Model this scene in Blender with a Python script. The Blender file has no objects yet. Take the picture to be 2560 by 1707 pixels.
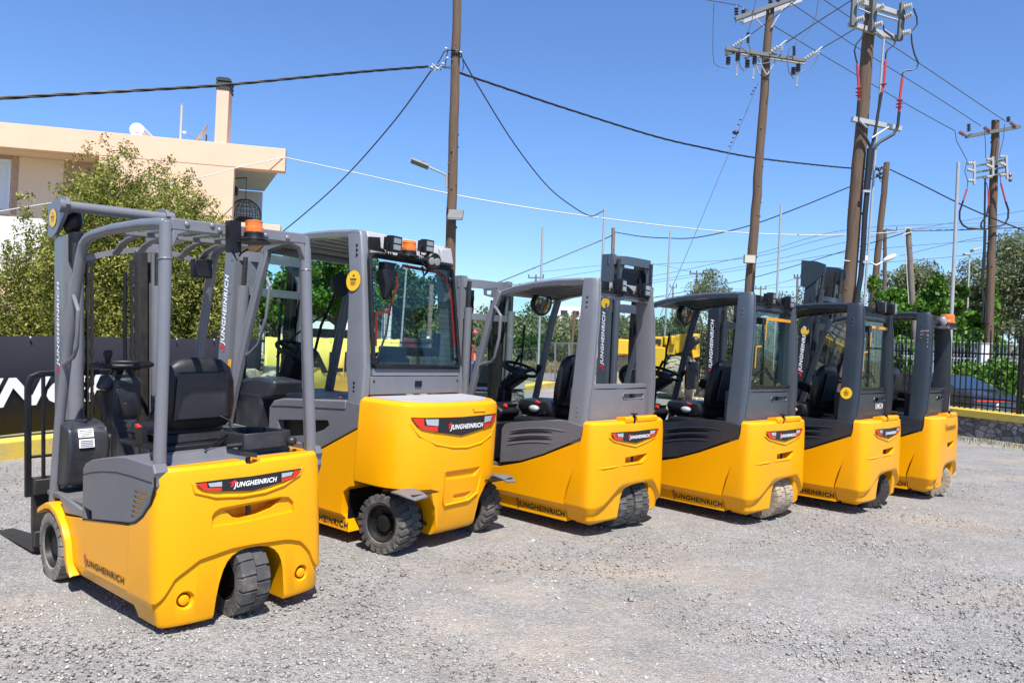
import bpy, bmesh, math, random
from mathutils import Vector, Matrix
R = math.radians
SC = bpy.context.scene
COL = SC.collection
random.seed(7)
# ------------------------------------------------------------ camera model
W0, H0, FPX, CH, ROLL = 2560., 1707., 1919.79, 1.4918, 0.047157
cr, sr = math.cos(ROLL), math.sin(ROLL)
PIT = 0.00149
cp_, sp_ = math.cos(PIT), math.sin(PIT)
def ray(u, v):
    a = (u - W0/2)/FPX; b = (H0/2 - v)/FPX
    U = a*cr - b*sr; V = b*cr + a*sr
    return Vector((U, cp_ - V*sp_, sp_ + V*cp_))
def at(u, v, Y):                      # world point seen at photo pixel (u, v) at distance Y
    r = ray(u, v); return Vector((0, 0, CH)) + r*(Y/r.y)
def at_z(u, v, z=0.):
    r = ray(u, v); return Vector((0, 0, CH)) + r*((z - CH)/r.z)
# ------------------------------------------------------------ mesh builder
class MB:
    def __init__(s): s.v = []; s.f = []
    def add(s, vs, fs):
        o = len(s.v); s.v += [tuple(p) for p in vs]; s.f += [tuple(o+i for i in f) for f in fs]; return s
    def box(s, x0, x1, y0, y1, z0, z1):
        return s.add([(x0,y0,z0),(x1,y0,z0),(x1,y1,z0),(x0,y1,z0),(x0,y0,z1),(x1,y0,z1),(x1,y1,z1),(x0,y1,z1)],
                     [(0,3,2,1),(4,5,6,7),(0,1,5,4),(1,2,6,5),(2,3,7,6),(3,0,4,7)])
    def obox(s, c, size, rot=(0,0,0)):
        from mathutils import Euler
        M = Euler(rot).to_matrix(); h = [q/2 for q in size]; c = Vector(c)
        vs = [c + M @ Vector((sx*h[0], sy*h[1], sz*h[2])) for sz in (-1,1) for sx, sy in ((-1,-1),(1,-1),(1,1),(-1,1))]
        return s.add(vs, [(0,3,2,1),(4,5,6,7),(0,1,5,4),(1,2,6,5),(2,3,7,6),(3,0,4,7)])
    def loft(s, rings, cap=True, closed=True):
        n = len(rings[0]); vs = [p for r in rings for p in r]; fs = []
        m = n if closed else n-1
        for k in range(len(rings)-1):
            for i in range(m):
                j = (i+1) % n
                fs.append((k*n+i, k*n+j, (k+1)*n+j, (k+1)*n+i))
        if cap:
            fs.append(tuple(range(n-1, -1, -1))); fs.append(tuple((len(rings)-1)*n+i for i in range(n)))
        return s.add(vs, fs)
    def prism(s, poly, axis, a, b):
        def P(p, t): return (t, p[0], p[1]) if axis == 'x' else (p[0], t, p[1]) if axis == 'y' else (p[0], p[1], t)
        return s.loft([[P(p, a) for p in poly], [P(p, b) for p in poly]])
    def tube(s, path, r, n=10, closed=False, cap=True):
        path = [Vector(p) for p in path]; m = len(path)
        rs = r if isinstance(r, (list, tuple)) else [r]*m
        rings = []; ref = None
        for i, p in enumerate(path):
            if closed: t = path[(i+1) % m] - path[i-1]
            else: t = path[min(i+1, m-1)] - path[max(i-1, 0)]
            t.normalize()
            if ref is None:
                ref = Vector((0,0,1)) if abs(t.z) < .9 else Vector((1,0,0))
            a = t.cross(ref)
            if a.length < 1e-5: a = t.cross(Vector((0,1,0)))
            a.normalize(); b = a.cross(t); b.normalize(); ref = b
            rings.append([p + (a*math.cos(2*math.pi*k/n) + b*math.sin(2*math.pi*k/n))*rs[i] for k in range(n)])
        if closed: rings.append(rings[0]); cap = False
        return s.loft(rings, cap)
    def bar(s, path, w, h, up=(0,0,1), cap=True):          # rectangular section swept along a path
        path = [Vector(p) for p in path]; m = len(path); rings = []; up = Vector(up)
        for i, p in enumerate(path):
            t = (path[min(i+1,m-1)] - path[max(i-1,0)]).normalized()
            a = t.cross(up).normalized(); b = a.cross(t).normalized()
            rings.append([p + a*(sx*w/2) + b*(sy*h/2) for sx, sy in ((-1,-1),(1,-1),(1,1),(-1,1))])
        return s.loft(rings, cap)
    def cyl(s, p0, p1, r, n=16, r2=None): return s.tube([p0, p1], [r, r if r2 is None else r2], n)
    def lathe(s, prof, c=(0,0,0), axis='z', n=24, cap=True):
        rings = []
        for (r, h) in prof:
            ring = []
            for k in range(n):
                a = 2*math.pi*k/n; x, y = r*math.cos(a), r*math.sin(a)
                q = (x, y, h) if axis == 'z' else (x, h, y) if axis == 'y' else (h, x, y)
                ring.append((c[0]+q[0], c[1]+q[1], c[2]+q[2]))
            rings.append(ring)
        return s.loft(rings, cap)
    def sph(s, c, r, n=12, m=8):
        if not isinstance(r, (list, tuple)): r = (r, r, r)
        rings = []
        for i in range(1, m):
            t = math.pi*i/m
            rings.append([(c[0]+r[0]*math.sin(t)*math.cos(2*math.pi*k/n), c[1]+r[1]*math.sin(t)*math.sin(2*math.pi*k/n), c[2]-r[2]*math.cos(t)) for k in range(n)])
        return s.loft(rings)
    def xf(s, M):
        s.v = [tuple(M @ Vector(p)) for p in s.v]; return s
    def mesh(s, name, smooth=35):
        me = bpy.data.meshes.new(name); me.from_pydata(s.v, [], s.f)
        bm = bmesh.new(); bm.from_mesh(me); bmesh.ops.recalc_face_normals(bm, faces=bm.faces); bm.to_mesh(me); bm.free()
        if smooth:
            me.shade_smooth(); me.set_sharp_from_angle(angle=R(smooth))
        return me
    def build(s, name, mat, parent=None, smooth=35, bevel=0, seg=2, loc=None):
        o = bpy.data.objects.new(name, s.mesh(name, smooth)); COL.objects.link(o)
        o.data.materials.append(mat)
        if parent: o.parent = parent
        if loc: o.location = loc
        if bevel:
            b = o.modifiers.new('bevel', 'BEVEL'); b.width = bevel; b.segments = seg; b.limit_method = 'ANGLE'; b.angle_limit = R(40); b.use_clamp_overlap = True
            b.harden_normals = False
        return o
def cut(o, *cutters, smooth=30):
    tmp = []
    for c in cutters:
        t = bpy.data.objects.new('cutter', c.mesh('cutter', 0)); COL.objects.link(t); tmp.append(t)
        t.parent = o.parent
        m = o.modifiers.new('b', 'BOOLEAN'); m.object = t; m.operation = 'DIFFERENCE'; m.solver = 'EXACT'
    bpy.context.view_layer.update()
    dg = bpy.context.evaluated_depsgraph_get()
    me = bpy.data.meshes.new_from_object(o.evaluated_get(dg))
    o.modifiers.clear(); old = o.data; o.data = me; me.name = o.name
    for t in tmp: bpy.data.objects.remove(t, do_unlink=True)
    bpy.data.meshes.remove(old)
    me.shade_smooth(); me.set_sharp_from_angle(angle=R(smooth))
    return o
def tag(o, label=None, cat=None, group=None, kind=None):
    if label: o['label'] = label
    if cat: o['category'] = cat
    if group: o['group'] = group
    if kind: o['kind'] = kind
    return o
def empty(name, loc=(0,0,0), rot=(0,0,0), label=None, cat=None, group=None):
    o = bpy.data.objects.new(name, None); COL.objects.link(o); o.location = loc; o.rotation_euler = rot
    o.empty_display_size = .1
    return tag(o, label, cat, group)
def dup(root, label=None):
    r = root.copy(); COL.objects.link(r)
    if label: r['label'] = label
    for ch in list(root.children):
        c = ch.copy(); COL.objects.link(c); c.parent = r
        for g in list(ch.children):
            d = g.copy(); COL.objects.link(d); d.parent = c
    return r
# ------------------------------------------------------------ lettering
_tc = {}
def text_mesh(txt, size, xs=1., shear=0., fat=0., space=1.):
    k = (txt, size, xs, shear, fat, space)
    if k in _tc: return _tc[k]
    cu = bpy.data.curves.new('lettering', 'FONT'); cu.body = txt; cu.size = size; cu.shear = shear; cu.offset = fat*size
    cu.space_character = space; cu.resolution_u = 4
    o = bpy.data.objects.new('lettering', cu); COL.objects.link(o)
    bpy.context.view_layer.update()
    me = bpy.data.meshes.new_from_object(o.evaluated_get(bpy.context.evaluated_depsgraph_get()))
    bpy.data.objects.remove(o, do_unlink=True)
    vs = [v.co.copy() for v in me.vertices]; fs = [tuple(p.vertices) for p in me.polygons]
    x0 = min(v.x for v in vs); x1 = max(v.x for v in vs); y0 = min(v.y for v in vs); y1 = max(v.y for v in vs)
    vs = [((v.x-x0)*xs, v.y-y0) for v in vs]
    bpy.data.meshes.remove(me)
    _tc[k] = (vs, fs, (x1-x0)*xs, y1-y0); return _tc[k]
def letters(name, txt, length, height, fn, mat, parent, shear=0., fat=.02, space=1.):
    """flat lettering: fn(a, b) maps text coordinates (along, up; metres, from the lower left) to a point"""
    vs, fs, w, h = text_mesh(txt, 1., 1., shear, fat, space)
    me = bpy.data.meshes.new(name)
    me.from_pydata([fn(a/w*length, b/h*height) for a, b in vs], [], fs)
    o = bpy.data.objects.new(name, me); COL.objects.link(o); me.materials.append(mat)
    if parent: o.parent = parent
    return o
def flat(name, polys, fn, mat, parent, sub=1):
    """flat polygons given in (a, b), mapped by fn; quads only are subdivided"""
    vs = []; fs = []
    for p in polys:
        if len(p) == 4 and sub > 1:
            o = len(vs)
            for i in range(sub+1):
                t = i/sub
                for A, B in ((p[0], p[1]), (p[3], p[2])):
                    vs.append(fn(A[0]+(B[0]-A[0])*t, A[1]+(B[1]-A[1])*t))
            fs += [(o+2*i, o+2*i+2, o+2*i+3, o+2*i+1) for i in range(sub)]
        else:
            o = len(vs); vs += [fn(*q) for q in p]; fs.append(tuple(range(o, o+len(p))))
    me = bpy.data.meshes.new(name); me.from_pydata(vs, [], fs)
    o = bpy.data.objects.new(name, me); COL.objects.link(o); me.materials.append(mat)
    if parent: o.parent = parent
    return o
# ------------------------------------------------------------ materials
def N(nt, t, **kw):
    n = nt.nodes.new(t)
    for k, v in kw.items():
        if k in n.inputs.keys(): n.inputs[k].default_value = v
        else: setattr(n, k, v)
    return n
def rgba(c): return (c[0], c[1], c[2], 1.)
def mat(name, col, rough=.5, metal=0., var=.12, scale=6., coat=0., bump=0., bscale=120., bevel=0., spec=.5, dirt=None, dscale=3., damt=.5, stretch=None, scuff=False):
    m = bpy.data.materials.new(name); m.use_nodes = True; nt = m.node_tree; L = nt.links.new
    b = nt.nodes['Principled BSDF']
    b.inputs['Roughness'].default_value = rough; b.inputs['Metallic'].default_value = metal
    b.inputs['Coat Weight'].default_value = coat; b.inputs['Coat Roughness'].default_value = .08
    b.inputs['Specular IOR Level'].default_value = spec
    tc = N(nt, 'ShaderNodeTexCoord'); co = tc.outputs['Object']
    if stretch:
        mp = N(nt, 'ShaderNodeMapping'); mp.inputs['Scale'].default_value = stretch; L(co, mp.inputs['Vector']); co = mp.outputs['Vector']
    no = N(nt, 'ShaderNodeTexNoise', Scale=scale, Detail=6., Roughness=.65); L(co, no.inputs['Vector'])
    mx = N(nt, 'ShaderNodeMix', data_type='RGBA'); mx.inputs[6].default_value = rgba([c*(1-var) for c in col]); mx.inputs[7].default_value = rgba([min(1, c*(1+var)) for c in col])
    L(no.outputs['Fac'], mx.inputs[0]); out = mx.outputs[2]
    if dirt:
        n2 = N(nt, 'ShaderNodeTexNoise', Scale=dscale, Detail=9., Roughness=.72); L(co, n2.inputs['Vector'])
        mr = N(nt, 'ShaderNodeMapRange'); mr.inputs[1].default_value = .48; mr.inputs[2].default_value = .72; mr.inputs[4].default_value = damt; L(n2.outputs['Fac'], mr.inputs[0])
        m2 = N(nt, 'ShaderNodeMix', data_type='RGBA'); L(mr.outputs[0], m2.inputs[0]); L(out, m2.inputs[6]); m2.inputs[7].default_value = rgba(dirt); out = m2.outputs[2]
        ra = N(nt, 'ShaderNodeMapRange'); ra.inputs[3].default_value = rough; ra.inputs[4].default_value = min(1, rough+.35); L(mr.outputs[0], ra.inputs[0]); L(ra.outputs[0], b.inputs['Roughness'])
    if scuff:                                   # fine scratches and dull rubbed spots
        mp2 = N(nt, 'ShaderNodeMapping'); mp2.inputs['Scale'].default_value = (3, 3, 26); mp2.inputs['Rotation'].default_value = (.5, .3, .2); L(tc.outputs['Object'], mp2.inputs['Vector'])
        n4 = N(nt, 'ShaderNodeTexNoise', Scale=9., Detail=8., Roughness=.8); L(mp2.outputs[0], n4.inputs['Vector'])
        m4 = N(nt, 'ShaderNodeMapRange'); m4.inputs[1].default_value = .69; m4.inputs[2].default_value = .74; m4.inputs[4].default_value = .45; L(n4.outputs['Fac'], m4.inputs[0])
        x4 = N(nt, 'ShaderNodeMix', data_type='RGBA'); L(m4.outputs[0], x4.inputs[0]); L(out, x4.inputs[6]); x4.inputs[7].default_value = (.42, .24, .06, 1); out = x4.outputs[2]
    L(out, b.inputs['Base Color'])
    nrm = None
    if bevel:
        bv = N(nt, 'ShaderNodeBevel', samples=4); bv.inputs['Radius'].default_value = bevel; nrm = bv.outputs['Normal']
    if bump:
        n3 = N(nt, 'ShaderNodeTexNoise', Scale=bscale, Detail=4.); L(co, n3.inputs['Vector'])
        bp = N(nt, 'ShaderNodeBump'); bp.inputs['Strength'].default_value = bump; bp.inputs['Distance'].default_value = .01
        L(n3.outputs['Fac'], bp.inputs['Height'])
        if nrm: L(nrm, bp.inputs['Normal'])
        nrm = bp.outputs['Normal']
    if nrm: L(nrm, b.inputs['Normal'])
    return m
def glass(name, tint, refl=.12):
    m = bpy.data.materials.new(name); m.use_nodes = True; nt = m.node_tree; L = nt.links.new
    nt.nodes.remove(nt.nodes['Principled BSDF'])
    t = N(nt, 'ShaderNodeBsdfTransparent'); t.inputs[0].default_value = rgba(tint)
    g = N(nt, 'ShaderNodeBsdfGlossy'); g.inputs['Roughness'].default_value = .02; g.inputs['Color'].default_value = (.9,.95,.95,1)
    fr = N(nt, 'ShaderNodeLayerWeight'); pw = N(nt, 'ShaderNodeMath', operation='POWER'); pw.inputs[1].default_value = 4.; L(fr.outputs['Facing'], pw.inputs[0])
    mu = N(nt, 'ShaderNodeMath', operation='MULTIPLY_ADD'); mu.inputs[1].default_value = .6; mu.inputs[2].default_value = refl*.25; L(pw.outputs[0], mu.inputs[0])
    mx = N(nt, 'ShaderNodeMixShader'); L(mu.outputs[0], mx.inputs[0]); L(t.outputs[0], mx.inputs[1]); L(g.outputs[0], mx.inputs[2])
    L(mx.outputs[0], nt.nodes['Material Output'].inputs[0]); return m
def leafmat(name, cols, rough=.55, trans=.35):
    """leaf colour varies from leaf to leaf; cols: list of (position, colour)"""
    m = bpy.data.materials.new(name); m.use_nodes = True; nt = m.node_tree; L = nt.links.new
    b = nt.nodes['Principled BSDF']; b.inputs['Roughness'].default_value = rough; b.inputs['Specular IOR Level'].default_value = .3
    g = N(nt, 'ShaderNodeNewGeometry'); rp = N(nt, 'ShaderNodeValToRGB')
    el = rp.color_ramp.elements
    while len(el) < len(cols): el.new(.5)
    for e, (p, c) in zip(el, cols): e.position = p; e.color = rgba(c)
    tc = N(nt, 'ShaderNodeTexCoord'); no = N(nt, 'ShaderNodeTexNoise', Scale=1.6, Detail=2.); L(tc.outputs['Object'], no.inputs['Vector'])
    ad = N(nt, 'ShaderNodeMath', operation='MULTIPLY_ADD'); ad.inputs[1].default_value = .7; L(g.outputs['Random Per Island'], ad.inputs[0])
    mr = N(nt, 'ShaderNodeMapRange'); mr.inputs[1].default_value = .3; mr.inputs[2].default_value = .7; mr.inputs[4].default_value = .3; L(no.outputs['Fac'], mr.inputs[0]); L(mr.outputs[0], ad.inputs[2])
    L(ad.outputs[0], rp.inputs[0]); L(rp.outputs[0], b.inputs['Base Color'])
    tl = N(nt, 'ShaderNodeBsdfTranslucent'); L(rp.outputs[0], tl.inputs[0])
    mx = N(nt, 'ShaderNodeMixShader'); mx.inputs[0].default_value = trans; L(b.outputs[0], mx.inputs[1]); L(tl.outputs[0], mx.inputs[2])
    L(mx.outputs[0], nt.nodes['Material Output'].inputs[0]); return m
M = {}
M['yellow'] = mat('yellow_paint', (.83,.352,.0012), .30, coat=.10, spec=.28, var=.03, scale=2., bevel=.006, dirt=(.52,.235,.012), dscale=3.5, damt=.16, scuff=True)
M['yellow_old'] = mat('machine_yellow', (.72,.40,.012), .5, var=.1, scale=3., bevel=.01, dirt=(.3,.2,.08), damt=.35)
M['grey'] = mat('grey_plastic', (.128,.128,.140), .45, var=.06, bump=.05, bscale=350, bevel=.006, dirt=(.28,.26,.23), dscale=3.5, damt=.22)
M['grey2'] = mat('grey_paint', (.15,.152,.168), .38, var=.06, coat=.15, bevel=.005, dirt=(.27,.26,.24), dscale=5, damt=.2)
M['lgrey'] = mat('light_grey_paint', (.36,.36,.37), .45, var=.08, bevel=.005, dirt=(.3,.27,.22), damt=.3)
M['slate'] = mat('slate_paint', (.022,.029,.039), .36, var=.08, coat=.15, spec=.4, bevel=.006, dirt=(.11,.11,.11), dscale=4, damt=.12)
M['slate2'] = mat('slate_paint_pale', (.054,.068,.086), .38, var=.08, coat=.2, bevel=.006, dirt=(.15,.14,.13), dscale=4, damt=.15)
M['black'] = mat('black_plastic', (.007,.007,.009), .42, var=.2, spec=.35, bevel=.004, dirt=(.045,.042,.04), dscale=6, damt=.25)
M['seat'] = mat('seat_vinyl', (.010,.010,.011), .42, var=.25, scale=9, spec=.35, bevel=.008, dirt=(.06,.055,.05), dscale=4, damt=.35)
M['steel'] = mat('dark_steel', (.05,.047,.045), .45, metal=.6, var=.3, scale=12, bevel=.003, dirt=(.12,.09,.06), damt=.4)
M['chain'] = mat('greasy_chain', (.03,.025,.02), .6, metal=.4, var=.6, scale=60)
M['rubber'] = mat('tyre_rubber', (.060,.058,.056), .85, var=.25, scale=9, bump=.25, bscale=90, dirt=(.27,.24,.19), dscale=5, damt=.7)
M['rubber_dusty'] = mat('dusty_tyre_rubber', (.17,.155,.13), .9, var=.25, scale=7, bump=.3, bscale=90, dirt=(.36,.32,.26), dscale=4, damt=.8)
M['rubber_tan'] = mat('tan_tyre_rubber', (.36,.295,.21), .9, var=.18, scale=9, bump=.25, bscale=90, dirt=(.16,.12,.08), dscale=5, damt=.6)
M['rubber_black'] = mat('black_tyre_rubber', (.02,.02,.02), .7, var=.25, scale=9, bump=.2, bscale=90, dirt=(.10,.09,.08), dscale=5, damt=.6)
M['rim'] = mat('black_rim', (.010,.010,.010), .5, var=.2, spec=.3, dirt=(.09,.08,.07), damt=.3)
M['orange'] = mat('amber_lens', (.75,.16,.01), .18, var=.1, coat=.6)
M['red'] = mat('red_lens', (.62,.022,.008), .2, var=.08, coat=.5)
M['reflector'] = mat('grey_reflector', (.36,.40,.44), .2, var=.15, scale=40, coat=.5)
M['white'] = mat('white_print', (.85,.85,.85), .5, var=.03)
M['redprint'] = mat('red_print', (.60,.02,.03), .5, var=.05)
M['blackprint'] = mat('black_print', (.012,.012,.014), .45, var=.1)
M['dashgrey'] = mat('charcoal_plastic', (.020,.022,.028), .4, var=.15, bevel=.008, dirt=(.13,.12,.11), damt=.35)
M['mat'] = mat('rubber_mat', (.10,.097,.09), .85, var=.3, scale=20, bump=.4, bscale=60, dirt=(.22,.2,.17), damt=.6)
M['sticker'] = mat('yellow_sticker', (.85,.50,.01), .4, var=.03)
M['lens'] = mat('clear_lens', (.24,.24,.23), .12, var=.35, scale=70, coat=.8)
M['redlead'] = mat('red_heating_line', (.16,.012,.006), .4, var=.1)
M['amberlead'] = mat('orange_line', (.62,.26,.01), .4, var=.1)
M['glass'] = glass('green_glass', (.80,.92,.90))
M['glass_clear'] = glass('clear_glass', (.86,.94,.92), .08)
M['mirror'] = mat('mirror_glass', (.40,.40,.38), .08, metal=.8, var=.5, scale=14)
M['poly'] = mat('milky_roof_sheet', (.30,.31,.29), .5, var=.15, scale=5)
# ------------------------------------------------------------ forklift parts shared by all trucks
GROUP = 'yellow forklifts parked in a row'
def wheel(root, name, c, r, w, rz=0., rub='rubber', n=20, style='block', rimr=.55, ry=0.):
    """a rim (part) with its tyre (sub-part); axle along local y"""
    rm = MB(); q = r*rimr
    for sgn in (1, -1):
        rm.lathe([(q, 0), (q, sgn*w*.46), (q*.93, sgn*w*.47), (q*.86, sgn*w*.30), (q*.5, sgn*w*.22), (q*.46, sgn*w*.34), (q*.40, sgn*w*.36), (.001, sgn*w*.36)], axis='y', n=28, cap=False)
        for k in range(5):
            a = 2*math.pi*k/5; rm.cyl((q*.66*math.cos(a), sgn*w*.22, q*.66*math.sin(a)), (q*.66*math.cos(a), sgn*w*.29, q*.66*math.sin(a)), .011, 8)
    o = rm.build(name, M['rim'], root); o.location = c; o.rotation_euler = (0, ry, rz)
    t = MB(); b = r*.955
    t.lathe([(q, -w*.46), (q*1.05, -w*.5), (b*.80, -w*.515), (b*.93, -w*.49), (b, -w*.40), (b, w*.40), (b*.93, w*.49), (b*.80, w*.515), (q*1.05, w*.5), (q, w*.46)], axis='y', n=48, cap=False)
    t.lathe([(b*.74, -w*.522), (b*.77, -w*.528), (b*.80, -w*.52)], axis='y', n=48, cap=False); t.lathe([(b*.74, w*.522), (b*.77, w*.528), (b*.80, w*.52)], axis='y', n=48, cap=False)
    pitch = 2*math.pi/n
    for sgn in (1, -1):
        for k in range(n):
            a0 = k*pitch + (0 if sgn > 0 else pitch*.5)
            segs = []
            if style == 'zig':
                pts = [(.00, .04), (.12, .26), (.30, .26), (.52, .50)]
                wd = .62
            elif style == 'plain':
                pts = [(.0, 0), (.25, 0), (.53, 0)]; wd = .86
            else:
                pts = [(.01, 0), (.25, .0), (.50, .03)]; wd = .86
            rings = []
            for (yy, ph) in pts:
                ring = []
                lastp = yy > .45
                for da, rr in ((-wd/2, b*.96), (wd/2, b*.96), (wd/2*.92, r if not lastp else r*.975), (-wd/2*.92, r if not lastp else r*.975)):
                    a = a0 + (da + ph)*pitch; ring.append((rr*math.cos(a), sgn*yy*w, rr*math.sin(a)))
                rings.append(ring)
            if style != 'plain':
                yy, ph = pts[-1]; ring = []
                for da, rr in ((-wd/2, b*.80), (wd/2, b*.80), (wd/2*.9, b*.90), (-wd/2*.9, b*.90)):
                    a = a0 + (da + ph)*pitch; ring.append((rr*math.cos(a), sgn*w*.525, rr*math.sin(a)))
                rings.append(ring)
            t.loft(rings)
    t.build('tyre', M[rub], o, smooth=25)
    return o
def steering(root, c, r, tilt, knob=(0., -1.)):
    o = MB()
    o.tube([(r*math.cos(a), r*math.sin(a), 0) for a in [2*math.pi*k/28 for k in range(28)]], .016, 8, closed=True)
    for k in range(3):
        a = 2*math.pi*k/3 + .5; o.tube([(0, 0, -.02), (r*.55*math.cos(a), r*.55*math.sin(a), -.018), (r*math.cos(a), r*math.sin(a), 0)], [.03, .022, .014], 8)
    o.lathe([(.001, -.035), (.055, -.035), (.06, -.01), (.045, .012), (.001, .016)], n=20)
    s = o.build('steering_wheel', M['black'], root, smooth=50); s.location = c; s.rotation_euler = (0, tilt, 0)
    k = MB(); kx, ky = knob[0]*r, knob[1]*r
    k.lathe([(.010, 0), (.013, .02), (.017, .04), (.026, .065), (.029, .08), (.024, .095), (.001, .10)], c=(kx, ky, 0), n=16); k.build('knob', M['black'], s, smooth=60)
    return s
def seat(root, x, z, w=.46, back=.5, tilt=.2, belt=True):
    c = MB()
    def rr(cx, y0, z0, hx, hy, nn=20, e=3.5):
        out = []
        for k in range(nn):
            a = 2*math.pi*k/nn; ca, sa = math.cos(a), math.sin(a)
            out.append((cx + hx*math.copysign(abs(ca)**(2/e), ca), y0 + hy*math.copysign(abs(sa)**(2/e), sa), z0))
        return out
    c.loft([rr(x, 0, z-.10, .22, w/2*.85), rr(x, 0, z-.06, .24, w/2*.98), rr(x+.01, 0, z, .25, w/2), rr(x+.01, 0, z+.035, .235, w/2*.95), rr(x, 0, z+.045, .19, w/2*.75)])
    s = c.build('seat', M['seat'], root, smooth=45)
    b = MB(); rings = []
    for t, hw, th in ((0, .80, .05), (.1, .95, .06), (.35, 1., .065), (.65, .97, .06), (.85, .86, .055), (.96, .62, .04), (1.0, .30, .02)):
        zc = z + .02 + t*back; xc = x - .23 - math.sin(tilt)*t*back
        rings.append([(xc + th*math.copysign(abs(math.sin(a))**.7, math.sin(a)), w/2*hw*math.copysign(abs(math.cos(a))**.55, math.cos(a)), zc) for a in [2*math.pi*k/20 for k in range(20)]])
    b.loft(rings); bk = b.build('backrest', M['seat'], root, smooth=45)
    pl = MB()
    zs = (.12, .80); q = []
    for t in zs:
        zc = z + .02 + t*back; xc = x - .23 - math.sin(tilt)*t*back - .074; q.append((xc, zc))
    hw = w*.36
    pl.loft([[(q[0][0], -hw, q[0][1]), (q[0][0], hw, q[0][1]), (q[0][0]-.012, hw-.015, q[0][1]+.01), (q[0][0]-.012, -hw+.015, q[0][1]+.01)], [(q[1][0], -hw*.92, q[1][1]), (q[1][0], hw*.92, q[1][1]), (q[1][0]-.012, hw*.92-.015, q[1][1]-.01), (q[1][0]-.012, -hw*.92+.015, q[1][1]-.01)]])
    pl.build('back_panel', M['dashgrey'], bk)
    bel = MB(); bel.obox((x-.12, w/2+.035, z-.02), (.09, .03, .10), (0, .2, 0)); bel.build('belt_buckle', M['black'], s)
    rd = MB(); rd.obox((x-.09, w/2+.04, z+.035), (.05, .02, .014), (0, -.3, 0)); rd.build('belt_button', M['red'], s)
    return s
def mast(root, x, hw, z0, z1, col, headbox=None, gusset=False, cr_=.036, fork_y=.30, lean=0., tilt=0., bar=None, mid=None, rw=.13, rd=.075, plate=None, word=None, forks=True, fz=.06, flen=1.1, sticker=None, kink=0):
    """lift mast: two rails, inner rails, lift cylinders, chains, crossbars, carriage and forks"""
    base = bpy.data.objects.new('mast', None)
    mb = MB()
    sh = math.tan(tilt)
    X = lambda z, dx=0.: x + dx - sh*(z - .5)
    for s in (1, -1):                           # outer channels, flange facing the driver
        y = s*hw
        a, b = (y - s*rd, y)
        for (dx0, dx1, ya, yb) in ((-rw/2, -rw/2+.018, a, b), (rw/2-.018, rw/2, a, b), (-rw/2+.018, rw/2-.018, b - s*.02, b)):
            mb.loft([[(X(z, dx0), ya, z), (X(z, dx1), ya, z), (X(z, dx1), yb, z), (X(z, dx0), yb, z)] for z in (z0, z1)])
    m = mb.build('mast', M[col], root)
    ib = MB()
    for s in (1, -1):
        y = s*(hw - rd - .012)
        ib.loft([[(X(z, -.045), y - s*.05, z), (X(z, .06), y - s*.05, z), (X(z, .06), y, z), (X(z, -.045), y, z)] for z in (z0+.1, z1-.02)])
    ib.build('inner_rail', M['steel'], m)
    cy = MB()
    for s in (1, -1):
        y = s*(hw - rd*.75)
        cy.tube([(X(z0+.1, -rw/2-.05), y, z0+.1), (X(z1-.30, -rw/2-.05), y, z1-.30)], cr_, 16)
    for s in (1, -1):
        y = s*(hw - rd*.75)
        r_ = MB(); r_.tube([(X(z1-.30, -rw/2-.05), y, z1-.30), (X(z1-.05, -rw/2-.05), y, z1-.05)], .02, 10); r_.build('piston_rod', M['steel'], m)
    cy.build('lift_cylinder', M[col], m)
    for s in (1, -1):
        ch = MB()
        for k in (0, 1):
            y = s*(hw - rd - .085 - .030*k)
            zz = z0 + .25; n = int((z1 - .1 - zz)/.05)
            for i in range(n):
                z = zz + i*.05; ch.obox((X(z, -.03), y, z + .02), (.020, .022 if i % 2 else .014, .052))
        ch.build('chain', M['chain'], m)
    hs = MB()
    for s, y in ((1, -(hw-rd-.04)), (-1, -(hw-rd-.15))): hs.tube([(X(z, -.02 - .02*math.sin(z*3)), y, z) for z in [z0+.2 + (z1-z0-.4)*i/8 for i in range(9)]], .014, 8)
    hs.build('hose', M['black'], m)
    for zc, hh in ([(z1-.045, .085)] if bar is None else bar):
        cb = MB(); xx = X(zc, -rw/2-.03)
        pts = [(xx+.06, hw+.005), (xx+.0, hw*.80), (xx-.055, hw*.55), (xx-.06, 0), (xx-.055, -hw*.55), (xx, -hw*.80), (xx+.06, -hw-.005)]
        cb.loft([[(px_+dx, y, zc+dz) for dx, dz in ((0, -hh/2), (.02, -hh/2), (.02, hh/2), (0, hh/2))] for px_, y in pts])
        cb.build('crossbar', M[col], m)
    if headbox:
        hb_ = MB(); ya, yb, za, zb2 = headbox; hb_.box(X(za, -.06), X(za, .05), ya, yb, za, zb2); hb_.lathe([(.03, -.012), (.03, .0), (.001, .001)], c=(X(za, -.065), ya+.08, zb2-.12), axis='x', n=14); hb_.build('cylinder_head', M['black'], m, bevel=.01)
        for s in (1, -1):
            yb_ = MB(); q = [(.0, zb2+.06), (-.10, zb2-.02), (-.10, zb2-.06), (-.02, zb2-.03), (-.02, za)]; yb_.loft([[(X(za, -rw/2-.04), s*(hw-.07)+s*a, z) for a, z in ((0, zb2+.05), (-.10, zb2+.05), (-.125, zb2+.05), (-.055, zb2-.06), (-.04, zb2-.22), (.0, zb2-.22), (.03, zb2-.06))], [(X(za, -rw/2-.02), s*(hw-.07)+s*a, z) for a, z in ((0, zb2+.05), (-.10, zb2+.05), (-.125, zb2+.05), (-.055, zb2-.06), (-.04, zb2-.22), (.0, zb2-.22), (.03, zb2-.06))]]); yb_.build('gusset', M[col], m)
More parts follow.
